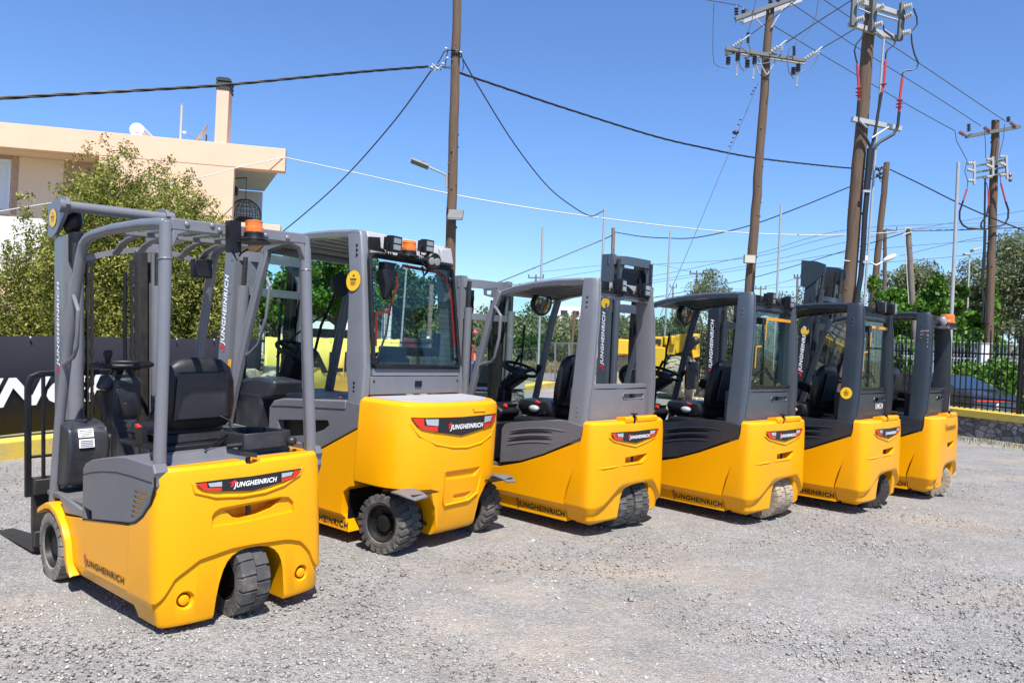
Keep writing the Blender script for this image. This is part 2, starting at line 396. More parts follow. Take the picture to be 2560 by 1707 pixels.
    if gusset:
        zb2 = z1-.10
        for s in (1, -1):
            yb_ = MB(); pl = ((0, zb2+.02), (-.12, zb2+.02), (-.15, zb2+.0), (-.07, zb2-.12), (-.05, zb2-.26), (.0, zb2-.30), (.03, zb2-.10)); yb_.loft([[(X(zb2, dx), s*(hw-.10)+s*a, z) for a, z in pl] for dx in (-rw/2-.05, -rw/2-.03)]); yb_.build('gusset', M[col], m)
    if plate:                                   # top plates joined by a tube
        for s in (1, -1):
            p = MB(); p.prism(plate, 'y', s*hw - .012*s, s*hw + .012*s); p.build('head_plate', M[col], m)
    if forks:
        ca = MB(); xf = X(.3, rw/2+.05)
        for zc in (.16, .50): ca.box(xf, xf+.045, -hw-.10, hw+.10, zc-.05, zc+.05)
        for s in (1, -1): ca.box(xf-.02, xf, s*hw*.5-.02, s*hw*.5+.02, .08, .62)
        c_ = ca.build('carriage', M['steel'], root, bevel=.004)
        for s in (1, -1):
            f = MB(); y0, y1 = s*fork_y-.055, s*fork_y+.055
            pr = [(xf+.05, .56), (xf+.09, .56), (xf+.09, fz+.045), (xf+.09+flen*.45, fz+.04), (xf+.09+flen, fz+.012), (xf+.09+flen, fz), (xf+.05, fz)]
            f.prism(pr, 'y', y0, y1); f.build('fork', M['steel'], root, bevel=.004)
    if word:
        zb, ht, cw, dx = word
        fn = lambda a, b: (X(zb + a, dx + b), hw + .003, zb + a)
        letters('mast_lettering', 'JUNGHEINRICH', ht, cw, fn, M['white'], root, shear=.22, fat=.036, space=1.12)
        flat('mast_arrow', [[(-.055, .10*cw), (-.01, .10*cw), (-.01, .45*cw), (-.055, .45*cw)], [(-.025, .45*cw+.0), (-.025, cw*1.05), (.03, cw*.5), (.012, cw*.38)]], fn, M['redprint'], root)
    if sticker:
        zc, dx, r_ = sticker
        round_sticker(root, lambda a, b: (X(zc, dx) + a, hw + .003, zc + b), r_)
    return m
def round_sticker(root, fn, r):
    o = flat('round_sticker', [[(r*math.cos(2*math.pi*k/28), r*math.sin(2*math.pi*k/28)) for k in range(28)]], fn, M['sticker'], root)
    lines = [(-.45, .45, .08, .20), (-.35, .35, -.10, -.05), (-.38, .38, -.25, -.20), (-.30, .30, -.40, -.35)]
    f2 = lambda a, b: tuple(Vector(fn(a, b)) + off)
    p0, p1, p2 = Vector(fn(0, 0)), Vector(fn(1, 0)), Vector(fn(0, 1)); off = (p1-p0).cross(p2-p0).normalized()*.002
    flat('print', [[(a*r, c*r), (b*r, c*r), (b*r, d*r), (a*r, d*r)] for a, b, c, d in lines] + [[(-.16*r, .42*r), (.16*r, .42*r), (.05*r, .60*r), (-.05*r, .60*r)]], f2, M['blackprint'], o)
    return o
def label_panel(root, xs, yc, half, zt, zb, name='tail_label', tx=.42, th=.36, dark=True, ctr=.0, tc=-.03):
    """black label board with a lamp at each end and the maker's word between"""
    def S(eps): return lambda a, b: (xs(a) - eps, a, b)
    d = zt - zb
    top = [(half, zt), (half*.55, zt-.00), (0, zt-.004), (-half*.55, zt), (-half, zt)]
    bot = [(half*.90, zt-d*.45), (half*.55, zb+d*.26), (ctr, zb), (-half*.55, zb+d*.26), (-half*.90, zt-d*.45)]
    def strip(t, b, n=6):
        quads = []
        for i in range(len(t)-1):
            for k in range(n):
                f = lambda A, B, u: (A[0]+(B[0]-A[0])*u, A[1]+(B[1]-A[1])*u)
                quads.append([f(t[i], t[i+1], k/n), f(t[i], t[i+1], (k+1)/n), f(b[i], b[i+1], (k+1)/n), f(b[i], b[i+1], k/n)])
        return quads
    sh = lambda L: [(a+yc, b) for a, b in L]
    pb = flat('tail_label', [sh(q) for q in strip(top, bot)], S(.005), M['blackprint'], root)
    for s in (1, -1):
        T = [(s*half*.985, zt-.006), (s*half*.56, zt-.006)]; B = [(s*half*.895, zt-d*.43), (s*half*.56, zb+d*.29)]
        flat('tail_lamp', [sh(q) for q in strip([(s*half*.985, zt-.006), (s*half*.82, zt-.006), (s*half*.80, zt-d*.40), (s*half*.56, zt-d*.46)], [(s*half*.955, zt-d*.2), (s*half*.90, zt-d*.40), (s*half*.84, zt-d*.56), (s*half*.56, zb+d*.29)], 4)], S(.008), M['red'], pb)
        flat('reflector', [sh(q) for q in strip([(s*half*.80, zt-.010), (s*half*.56, zt-.010)], [(s*half*.765, zt-d*.36), (s*half*.56, zt-d*.42)], 4)], S(.011), M['reflector'], pb)
    L, hgt = half*tx*2, d*th; z0 = zt - d*.72
    fn = lambda a, b: (xs(yc + tc + L/2 - a) - .008, yc + tc + L/2 - a, z0 + b)
    letters('lettering', 'JUNGHEINRICH', L, hgt, fn, M['white'], pb, shear=.22, fat=.030, space=1.10)
    flat('arrow_mark', [[(-.018, hgt*.42), (-.004, hgt*.42), (.006, hgt*1.0), (-.008, hgt*1.0)], [(-.026, hgt*.98), (.026, hgt*.98), (.006, hgt*1.38)]], fn, M['redprint'], pb)
    return pb
def flank_word(root, x0, z0, L, hgt, y, drop=0.):
    fn = lambda a, b: (x0 - a, y + .003, z0 + b + drop*a)
    letters('flank_lettering', 'JUNGHEINRICH', L, hgt, fn, M['blackprint'], root, shear=0., fat=.032, space=1.12)
    flat('flank_arrow', [[(-.014, hgt*.35), (.0, hgt*.35), (.0, hgt*1.15), (-.014, hgt*1.15)], [(-.026, hgt*1.12), (.012, hgt*1.12), (-.007, hgt*1.55)]], fn, M['redprint'], root)
def worklight(root, c, rz=0., s=.11, col='black'):
    o = MB(); o.box(-.035, .02, -s/2, s/2, -s/2, s/2)
    for k in range(5): o.box(.02, .05, -s*.42 + k*s*.21 - .004, -s*.42 + k*s*.21 + .004, -s*.42, s*.42)
    o.tube([(0, -s/2-.008, 0), (0, -s/2-.008, -s*.7), (0, 0, -s*.78), (0, s/2+.008, -s*.7), (0, s/2+.008, 0)], .007, 6)
    w = o.build('work_light', M[col], root, bevel=.006); w.location = c; w.rotation_euler = (0, 0, rz)
    l = MB()
    for a in (-1, 1): l.box(-.040, -.036, -s*.34, s*.34, a*s*.21-s*.16, a*s*.21+s*.16)
    l.build('lens', M['lens'], w)
    return w
def beacon(root, c, r=.055, h=.105, flat_base=0.):
    b = MB(); b.lathe([(r*1.5 if not flat_base else flat_base, -.02), (r*1.1, -.005), (r*1.05, .02), (r*1.0, .022)], n=24)
    o = b.build('beacon', M['black'], root); o.location = c
    l = MB(); l.lathe([(r*1.0, .02), (r*1.03, .03), (r*1.03, .045), (r*.92, .05), (r*.92, .075), (r*.96, .078), (r*.93, h-.012), (r*.85, h), (.001, h+.003)], n=28); l.build('dome', M['orange'], o, smooth=30)
    return o
def superx(W, D, n): return lambda y: D*(1 - (1 - min(abs(y)/W, 1.)**n)**(1/n))
def plan(W, D, n, xf, m=26):
    """outline of a counterweight seen from above, from its left front corner round the rear to its right front corner; each point with its outward normal"""
    pts = [(xf, W), (xf*.5 + D*.5, W)]
    for k in range(m+1):
        a = math.pi/2 - math.pi*k/m
        y = W*math.copysign(abs(math.sin(a))**(2/n), math.sin(a)); x = D*(1 - abs(math.cos(a))**(2/n)); pts.append((x, y))
    pts += [(xf*.5 + D*.5, -W), (xf, -W)]
    out = []
    for i, p in enumerate(pts):
        a = pts[max(i-1, 0)]; b = pts[min(i+1, len(pts)-1)]; t = (b[0]-a[0], b[1]-a[1]); L = math.hypot(*t) or 1
        out.append((p, (t[1]/L, -t[0]/L)))
    return out
# ------------------------------------------------------------ three-wheel cab forklifts
def lerp_list(L, z):
    for (z0, a), (z1, b) in zip(L, L[1:]):
        if z <= z1: return a + (b-a)*max(0, (z-z0))/(z1-z0)
    return L[-1][1]
SEAM = [(.10, .288), (.136, .29), (.218, .301), (.282, .293), (.374, .268), (.469, .231), (.6, .183), (.75, .153), (.95, .15)]
def cab_truck(pose, label, grey='grey', metal='grey2', glass_rear=False, wheels='twin', rub='rubber', steer=0., mastcol='grey', mastz=2.1, mtilt=0., mx=1.86, old=False, lamps='square', number=None, plate=None,
              bars=None, sticker=None, pillar_sticker=False, word=True, mhw=.35, roofback=True, mirror=True, headbox=None):
    t = empty('forklift', (pose[0], pose[1], pose[5] if len(pose) > 5 else 0), (pose[3], pose[4], pose[2]), label, 'forklift', GROUP)
    W, D, n = .53, .15, 3.6
    xs = superx(W, D, n)
    # -------- counterweight
    P = plan(W, D, n, 1., 30); rings = []
    def zl(i, q):                                # height of the overhanging edge along the outline
        (x, y) = q
        s = max(0., (W - y)/.40) if y > 0 else max(0., (W + y)/.26)
        if x > .12: s = 0
        s = max(0, min(1, (s - .12)/.88)); return .235 + .165*s*s*(3-2*s)
    for kind in range(8):
        ring = []
        for i, ((x, y), (nx, ny)) in enumerate(P):
            zz = zl(i, (x, y))
            z, ins = [(.115, .065), (.135, .045), (zz-.045, .036), (zz-.004, .004), (zz+.02, 0), (.80, .004), (.885, .012), (.905, .035)][kind]
            front = i in (0, len(P)-1)
            xx = lerp_list(SEAM, z) if front else x
            if i in (1, len(P)-2): xx = (lerp_list(SEAM, z) + D)*.5
            if front: ring.append((xx, y - ny*ins*-1*0 - math.copysign(ins, y), z))
            else: ring.append((xx - nx*ins, y - ny*ins, z))
        rings.append(ring)
    cw = MB().loft(rings).build('counterweight', M['yellow'], t)
    A = [(.160, .02), (.150, .16), (.130, .29), (.110, .335), (.075, .368), (.0, .386), (-.10, .391), (-.20, .384), (-.245, .372), (-.275, .345), (-.285, .30), (-.295, .02)]
    c1 = MB().prism(A, 'x', -.3, .60)
    c2 = MB().prism([(.139, .565), (.139, .617), (-.187, .627), (-.10, .565)], 'x', -.2, .075)
    c3 = MB().box(-.1, .17, -.36, .13, .895, .99) if False else MB().prism([(.03, .95), (.03, .885), (.0, .875), (-.03, .885), (-.03, .95)], 'x', -.1, .06)
    cut(cw, c1, c2, c3)
    lip = MB(); lip.loft([[(xs(y)+.012, y, .895), (.11, y, .895), (.11, y, .93), (xs(y)+.03, y, .937), (xs(y)+.012, y, .925)] for y in (.135, .08, .03)]); lip.loft([[(xs(y)+.012, y, .895), (.11, y, .895), (.11, y, .93), (xs(y)+.03, y, .937), (xs(y)+.012, y, .925)] for y in (-.03, -.12, -.24, -.34)])
    lip.build('rear_lip', M['yellow'], cw)
    rg = MB()
    if not old:
        f = lambda y, z: (xs(y)+.002, y, z)
        rg.tube([f(.36-.0, .79), f(.30, .755), f(.16, .725), f(0, .695), f(-.16, .725), f(-.30, .755)], .007, 8)
        rg.tube([f(.47, .546), f(.40, .549), f(.30, .553), f(.21, .556)], [.003, .008, .008, .003], 8)
        rg.tube([f(.17, .556), f(-.10, .556), f(-.21, .60)], [.006, .007, .003], 8)
        rg.build('moulding', M['yellow'], cw)
    pin = MB(); pin.cyl((.03, 0, .50), (.03, 0, .955), .012, 10); pin.cyl((.03, 0, .955), (.03, 0, .963), .03, 12); pin.build('tow_pin', M['black'], cw)
    if old:
        fn = lambda a, b: (xs(.23 - a) - .004, .23 - a, .745 + b)
        letters('rear_lettering', 'JUNGHEINRICH', .42, .06, fn, M['blackprint'], t, shear=.2, fat=.02)
        flat('rear_arrow', [[(-.02, .03), (-.005, .03), (.005, .07), (-.01, .07)], [(-.025, .068), (.02, .068), (.002, .095)]], fn, M['redprint'], t)
        for y in (.40, -.40): h = MB(); h.lathe([(.034, 0), (.026, -.006), (.001, -.007)], c=(xs(y)+.008, y, .21), axis='x', n=18); h.build('tie_down_plug', M['yellow'], cw)
    else: label_panel(t, xs, .005, .345, .826, .727, tx=.43, th=.36, tc=-.045)
    # -------- yellow body side
    low = [(1.30, .40), (1.022, .434), (.78, .497), (.54, .586), (.312, .687), (.160, .752)]
    sm = [(x + .006, z) for z, x in SEAM if .2 < z < .75]
    up = low + [(lerp_list(SEAM, z)+.012, z) for z in (.74, .6, .469, .374, .282, .236)]
    b = MB()
    front = [(1.30, .236), (1.30, .40)]
    b.prism([(1.30, .236)] + up, 'y', -.529, .529); body = b.build('body', M['yellow'], t)
    b = MB()
    b.loft([[(1.11, s*(.529), .2355), (.302, s*.529, .2355), (.302, s*.495, .195), (1.09, s*.495, .195)] for s in (1, -1)])
    b.prism([(1.07, .10), (1.09, .196), (.304, .196), (.294, .10)], 'y', -.495, .495)
    b.build('lower_sill', M['yellow'], body)
    cut(body, MB().prism([(1.06, 0), (1.08, .16), (1.15, .30), (1.27, .39), (1.45, .42), (1.45, 0)], 'y', .33, .7), MB().prism([(1.06, 0), (1.08, .16), (1.15, .30), (1.27, .39), (1.45, .42), (1.45, 0)], 'y', -.7, -.33))
    flank_word(t, .815, .118, .505, .058, .495)
    # -------- grey side cover with its two grooves
    g = MB(); gp = [(1.02, .468), (.781, .515), (.54, .604), (.313, .709), (.165, .778), (.165, .868), (.324, .893), (.557, .872), (.80, .838), (.93, .815), (.985, .795), (1.015, .755)]
    low2 = [(1.03, .40), (.78, .46), (.5, .55), (.2, .70), (.17, .76)]
    g.prism(gp, 'y', -.522, .522)
    side = g.build('side_cover', M[grey], t)
    arc = lambda x, dz: .700 + dz + .084*(1 - ((x-.42)/.56)**2)
    cuts = []
    for dz, xa, xb in ((0, .925, .45), (-.056, .950, .455)):
        xs2 = [xa + (xb-xa)*k/10 for k in range(11)]
        cuts.append(MB().prism([(x, arc(x, dz) - .011*min(1, 4*k/10, 4*(10-k)/10) - .002) for k, x in enumerate(xs2)] + [(x, arc(x, dz) + .011*min(1, 4*k/10, 4*(10-k)/10) + .002) for k, x in reversed(list(enumerate(xs2)))], 'y', .497, .6))
    cut(side, *cuts)
    gv = MB().prism([(.97, .60), (.97, .80), (.43, .82), (.43, .62)], 'y', .490, .496); gv.build('vent_back', M['black'], side)
    rib = MB()
    for dz, xa, xb in ((.028, .95, .30), (-.028, .955, .44), (-.084, .965, .44)): rib.tube([(xa + (xb-xa)*k/10, .519, arc(xa + (xb-xa)*k/10, dz)) for k in range(11)], [.003] + [.0075]*9 + [.003], 8)
    rib.build('rib', M[grey], side)
    gap_shade = MB().prism([(1.02, .425), (.78, .487), (.54, .577), (.313, .678), (.20, .73), (.20, .80), (.54, .65), (1.02, .50)], 'y', -.505, .505); gap_shade.build('seam_shade', M['black'], side)  # black strip stands in for the shade between cover and body
    # -------- rear panel (curved) below the window
    def curve(z, W_=.47, D_=.10, x0=.165, wl=.40, wr=-.465):
        f = superx(.50, .12, 3.2); return [(x0 + f(y), y, z) for y in [wl + (wr-wl)*k/20 for k in range(21)]]
    def slab(z0, z1, xin=.06, **kw):
        a0 = curve(z0, **kw); a1 = curve(z1, **kw)
        i0 = [(x+xin, y, z) for x, y, z in reversed(a0)]; i1 = [(x+xin, y, z) for x, y, z in reversed(a1)]
        return MB().loft([a0+i0, a1+i1])
    rp = slab(.895, 1.148, xin=.2).build('rear_panel', M[metal], t)
    cut(rp, MB().box(.0, .185, -.33, -.03, 1.068, 1.113))
    hd = MB(); hd.box(.168, .18, -.20, -.155, 1.075, 1.105); hd.build('latch', M['black'], rp)
    ri = MB(); ff = superx(.50, .12, 3.2)
    cpts = [(-.03, 1.068), (-.33, 1.068), (-.345, 1.09), (-.33, 1.113), (-.03, 1.113), (-.015, 1.09)]
    ri.tube([(.163+ff(y), y, z) for y, z in cpts], .005, 6, closed=True); ri.build('latch_rim', M[metal], rp)
    slab(1.158, 1.19, xin=.08, wl=.41).build('sill', M[metal], t)
    slab(1.885, 1.925, xin=.05, wl=.37, wr=-.42).build('rear_header', M[metal], t)
    bx = slab(1.935, 2.02, xin=.04, x0=.21, wl=.36, wr=-.38); bx.build('lamp_rail', M['lgrey'] if not old and grey == 'grey' else M[metal], t)
    bl = slab(1.926, 1.95, xin=.05, x0=.15, wl=.365, wr=-.385); bl.build('lamp_shelf', M['black'], t)
    # -------- B pillars
    for s in (1, -1):
        p = MB(); rings = []
        for z, xa, xb, y in ((.72, .335, .16, .508), (.90, .315, .150, .500), (1.2, .305, .133, .478), (1.73, .295, .136, .437), (2.0, .30, .16, .412), (2.036, .30, .175, .405)):
            rings.append([(xa, s*y, z), (xb+.05, s*(y+.002), z), (xb+.018, s*(y-.005), z), (xb, s*(y-.022), z), (xb, s*(y-.055), z), (xb+.03, s*(y-.07), z), (xa, s*(y-.07), z)])
        p.loft(rings)
        q = p.build('pillar', M[metal], t)
        gr = MB(); gr.tube([(xb-.003, s*(y-.038), z) for z, xb, y in ((.93, .149, .498), (1.2, .133, .478), (1.73, .136, .437), (1.99, .16, .412))], .008, 6); gr.build('bead', M[metal], q)
        sc = MB()
        for z in (.93, .965, 1.0, 1.80, 1.84, 1.88): sc.sph((.24, s*(.510 - (z-.72)*.0755), z), (.012, .006, .012), 8, 6)
        sc.build('screw', M['black' if grey == 'grey' else metal], q)
    # -------- roof
    rb = MB()
    prof = [(.29, 2.012), (.34, 2.018), (.60, 2.015), (.82, 1.998), (1.05, 1.968), (1.22, 1.928)]
    for s in (1, -1):
        rb.loft([[(x, s*.41, z-.03), (x, s*.345, z-.03), (x, s*.345, z+.018), (x, s*.395, z+.022), (x, s*.415, z+.006)] for x, z in prof])
    rb.loft([[(x, y, z) for x, z in ((1.19, 1.935), (1.25, 1.91), (1.26, 1.93), (1.20, 1.962))] for y in (-.345, .345)])
    rf = rb.build('roof', M[metal], t)
    rs = MB(); rs.loft([[(x, y, z+.004) for y in (-.345, .345)] + [(x, y, z+.012) for y in (.345, -.345)] for x, z in prof]); rs.build('roof_sheet', M['poly'], rf)
    sl = MB()
    for k in range(9):
        u = k/8*.86+.04; x = .32 + .86*u; z = lerp_list(sorted([(a, b_) for a, b_ in prof]), x); sl.box(x-.012, x+.012, -.345, .345, z-.022, z+.002)
    sl.build('slat', M[metal], rf)
    for s in (1, -1):
        ap = MB(); ap.bar([(1.22, s*.405, 1.94), (1.30, s*.425, 1.74), (1.40, s*.44, 1.35), (1.50, s*.455, .95), (1.57, s*.465, .50)], .055, .05, up=(0, s, 0)); ap_ = ap.build('front_pillar', M[metal], t, bevel=.008)
        br = MB(); br.prism([(1.405, 1.964), (1.395, 1.904), (1.27, 1.878), (1.235, 1.975)], 'y', s*.425, s*.437); ap2 = br.build('corner_plate', M[metal], ap_)
        cut(ap2, MB().prism([(1.37, 1.945), (1.365, 1.915), (1.31, 1.905), (1.30, 1.945)], 'y', s*.40, s*.46))
    gh = MB(); gh.tube([(1.25, .44, 1.80), (1.205, .455, 1.775), (1.15, .46, 1.72), (1.158, .46, 1.53), (1.20, .46, 1.36), (1.24, .455, 1.315), (1.40, .445, 1.275)], .014, 8); gh.build('grab_handle', M[metal], t)
    # -------- glass
    ws = MB(); ws.loft([[(1.585, y, .62), (1.58, y, .62), (1.24, y, 1.90), (1.245, y, 1.90)] for y in (-.40, .40)]); ws.build('windscreen', M['glass_clear'], t)
    wi = MB(); wi.tube([(1.30, -.02, 1.66), (1.41, -.13, 1.40), (1.46, -.16, 1.20)], .010, 6); wi.tube([(1.41, -.13, 1.40), (1.50, .02, 1.10), (1.58, .10, .75)], .009, 6); wi.tube([(1.43, -.11, 1.38), (1.52, .0, 1.08), (1.60, .06, .75)], .006, 6); wi.build('wiper', M['black'], t)
    if glass_rear:
        f = superx(.50, .12, 3.2)
        def gs(z, e): return [(.172+f(y)+e, y, z) for y in [.375 + (-.435-.375)*k/16 for k in range(17)]]
        gm = MB()
        gm.loft([gs(1.195, 0) + list(reversed(gs(1.195, .006))), gs(1.885, 0) + list(reversed(gs(1.885, .006)))]); gw = gm.build('rear_window', M['glass'], t)
        fr = MB(); e = -.006
        ed = [(f(y)+.172+e, y*(1-.03*(z-1.2)), z) for y, z in [(.37, 1.22)] + [(.37, 1.85), (.34, 1.875)] + [(.34-k*.074, 1.882) for k in range(1, 10)] + [(-.40, 1.875), (-.43, 1.85), (-.43, 1.22), (-.40, 1.20)] + [(-.40+k*.082, 1.196) for k in range(1, 10)]]
        fr.tube(ed, .012, 6, closed=True); fr.build('window_seal', M['black'], gw)
        hl = MB(); g_ = lambda y, z: (f(y)+.164, y, z)
        hl.bar([g_(y, 1.815) for y in (.13, .05, -.1, -.25, -.36, -.42)], .004, .028, up=(0, 0, 1)); hl.bar([g_(.13, 1.815), g_(.135, 1.62)], .004, .014, up=(0, 1, 0)); hl.bar([g_(.285, 1.56), g_(.29, 1.37)], .004, .012, up=(0, 1, 0)); hl.bar([g_(.285, 1.56), g_(.20, 1.565)], .004, .012); hl.build('heating_line', M['amberlead'], gw)
        wp = MB(); wp.tube([g_(.20, 1.80), g_(.17, 1.6), g_(.15, 1.38), g_(.15, 1.22)], .008, 6); wp.tube([g_(.27, 1.30), g_(.1, 1.37), g_(-.05, 1.26)], .006, 6); wp.obox((.17, .21, 1.79), (.05, .07, .06)); wp.build('rear_wiper', M['black'], gw)
        hn = MB()
        for y, z in ((.33, 1.83), (.33, 1.25), (-.40, 1.83)): hn.sph((f(y)+.165, y, z), (.012, .02, .02), 10, 6)
        hn.build('hinge', M['black'], gw)
    # -------- cab interior
    fl = MB(); fl.box(.34, 1.26, -.48, .48, .42, .45); fl.box(1.26, 1.5, -.33, .33, .42, .45); fl.build('floor_mat', M['mat'], t)
    hood = MB(); hood.box(.30, .95, -.46, .46, .45, .868); hood.build('battery_cover', M['black'], t, bevel=.02)
    s_ = seat(t, .93, .955, .46, .44, .16)
    ar = MB(); ar.tube([(.52, -.28, 1.08), (.95, -.27, 1.12)], [.04, .035], 10); ar.obox((.99, -.26, 1.16), (.13, .09, .09), (0, -.3, 0)); ar.obox((.74, -.30, .96), (.42, .12, .14)); a_ = ar.build('armrest', M['black'], t, bevel=.01)
    sc2 = MB(); sc2.obox((.925, -.25, 1.20), (.004, .03, .03), (0, -.3, 0)); sc2.build('switch', mat('green_print', (.02, .35, .30), .4), a_)
    ha = MB(); ha.sph((.86, .295, .935), (.055, .03, .03), 12, 8); ha.build('lever', M['lgrey'], t)
    dsh = MB(); dsh.obox((1.22, .30, .86), (.16, .26, .16), (0, -.5, 0)); dsh.box(1.15, 1.38, .12, .46, .45, .80); dd = dsh.build('dashboard', M['black'], t, bevel=.025)
    sc3 = MB(); sc3.obox((1.168, .26, .905), (.006, .13, .10), (0, -.5, 0)); sc3.build('display', M['reflector'] if False else M['dashgrey'], dd)
    r3 = MB(); r3.cyl((1.16, .345, .93), (1.145, .345, .938), .018, 12); r3.build('stop_button', M['red'], dd)
    col = MB(); col.bar([(1.50, -.0, .48), (1.50, 0, .80), (1.49, 0, 1.08)], .10, .12, up=(0, 1, 0)); col.bar([(1.50, 0, 1.07), (1.40, 0, 1.13), (1.27, 0, 1.21)], .13, .10, up=(0, 0, 1)); col.build('steering_column', M['black'], t, bevel=.02)
    steering(t, (1.31, 0, 1.25), .17, -.35 + .0, (-.75, -.6))
    lo = MB(); lo.box(1.42, 1.62, -.46, .46, .45, .74); lo.build('front_bulkhead', M['black'], t, bevel=.03)
    if mirror:
        mi = MB(); mi.lathe([(.001, .07), (.06, .055), (.10, .02), (.115, -.01), (.118, -.03), (.108, -.03)], c=(0, 0, 0), axis='x', n=24); m_ = mi.build('mirror', M['black'], t); m_.scale = (1, 1.45, .95); m_.location = (1.17, -.08, 1.865); m_.rotation_euler = (0, -.15, .2)
        mg = MB(); mg.lathe([(.105, -.028), (.07, -.036), (.001, -.040)], axis='x', n=24, cap=False); mg.build('mirror_glass', M['mirror'], m_)
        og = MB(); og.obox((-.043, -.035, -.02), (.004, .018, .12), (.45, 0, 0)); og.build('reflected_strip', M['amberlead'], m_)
    # -------- lamps, stickers
    if lamps == 'square':
        worklight(t, (.15, .11, 1.995), .25); worklight(t, (.15, -.24, 1.985), .1)
        ca = MB(); ca.tube([(.14, .34, 1.97), (.13, .25, 1.955), (.14, .15, 1.965), (.15, .0, 1.955), (.15, -.1, 1.96), (.15, -.2, 1.955)], .005, 6); ca.tube([(.16, .0, 1.99), (.15, -.06, 1.955)], .018, 6); ca.build('lamp_cable', M['black'], t)
        bk = MB(); bk.box(.195, .207, .20, .35, 1.955, 2.02); bk.build('lamp_blank', M['black'], t)
    elif lamps == 'round':
        for y, rz in ((.02, .25), (-.27, .15)):
            o = MB(); o.box(-.04, .05, -.055, .055, -.065, .065); w = o.build('work_light', M['black'], t, bevel=.02); w.location = (.12, y, 2.02); w.rotation_euler = (0, 0, rz)
            l = MB(); l.box(-.046, -.041, -.045, .045, -.052, .052); l.build('lens', M['lens'], w)
    elif lamps == 'beacon':
        sh_ = MB(); sh_.box(.07, .20, -.37, .05, 1.88, 1.90); sh_.build('beacon_shelf', M['grey'], t)
        beacon(t, (.12, -.14, 1.925), .075, .12); l = MB(); l.sph((.13, .02, 1.955), (.045, .04, .06), 12, 8); l.build('reversing_lamp', M['lens'], t)
    if pillar_sticker: round_sticker(t, lambda a, b: (.245 - a, .4812 + .004 - b*.075, 1.157 + b), .056)
    if number:
        f = superx(.50, .12, 3.2); L = .215; z0 = .995
        letters('number_lettering', number, L, .056, lambda a, b: (.156 + f(-.055-a), -.055-a, z0+b), M['white'], t, fat=.004)
    if old:
        ta = MB()
        for k in range(5): ta.obox((.21, .4405-k*.0032, 1.66+k*.042), (.085, .004, .018), (0, .12*math.sin(k*2), 0))
        ta.build('torn_tape', mat('torn_tape', (.30, .20, .18), .7, var=.6, scale=30), t)
        gp_ = MB(); gp_.tube([(.16+f_, y, 1.2) for f_, y in ((.06, .38), (.0, .30), (-.02, .0), (-.01, -.25), (.03, -.40))], .016, 8); gp_.build('rubber_edge', M['black'], t)
    # -------- running gear
    if wheels == 'twin':
        for s in (1, -1):
            ax = Vector((.22, -.11, .2)) + Vector((-math.sin(steer), math.cos(steer), 0))*(s*.092)
            wheel(t, 'rear_wheel', ax, .2, .155, steer, rub, 22, 'block')
    else: wheel(t, 'rear_wheel', (.22, -.12, .2), .2, .17, steer, rub, 22, 'block')
    inn = MB(); inn.box(.46, .48, -.4, .4, .12, .5); inn.box(.1, .46, .168, .19, .12, .38); inn.build('wheel_box', M['black'], t)
    ft = MB(); ft.prism([(.13, .085), (.28, .085), (.28, .118), (.13, .118)], 'y', .22, .40); ft.build('counterweight_foot', M['yellow'], t, bevel=.01)
    for s in (1, -1): wheel(t, 'front_wheel', (1.30, s*.43, .23), .23, .17, 0, 'rubber', 22, 'block')
    mast(t, mx, mhw, .08, mastz, mastcol, tilt=mtilt, headbox=headbox, bar=bars, plate=plate, word=(1.30, .56, .055, -.03) if word else None, sticker=sticker)
    return t
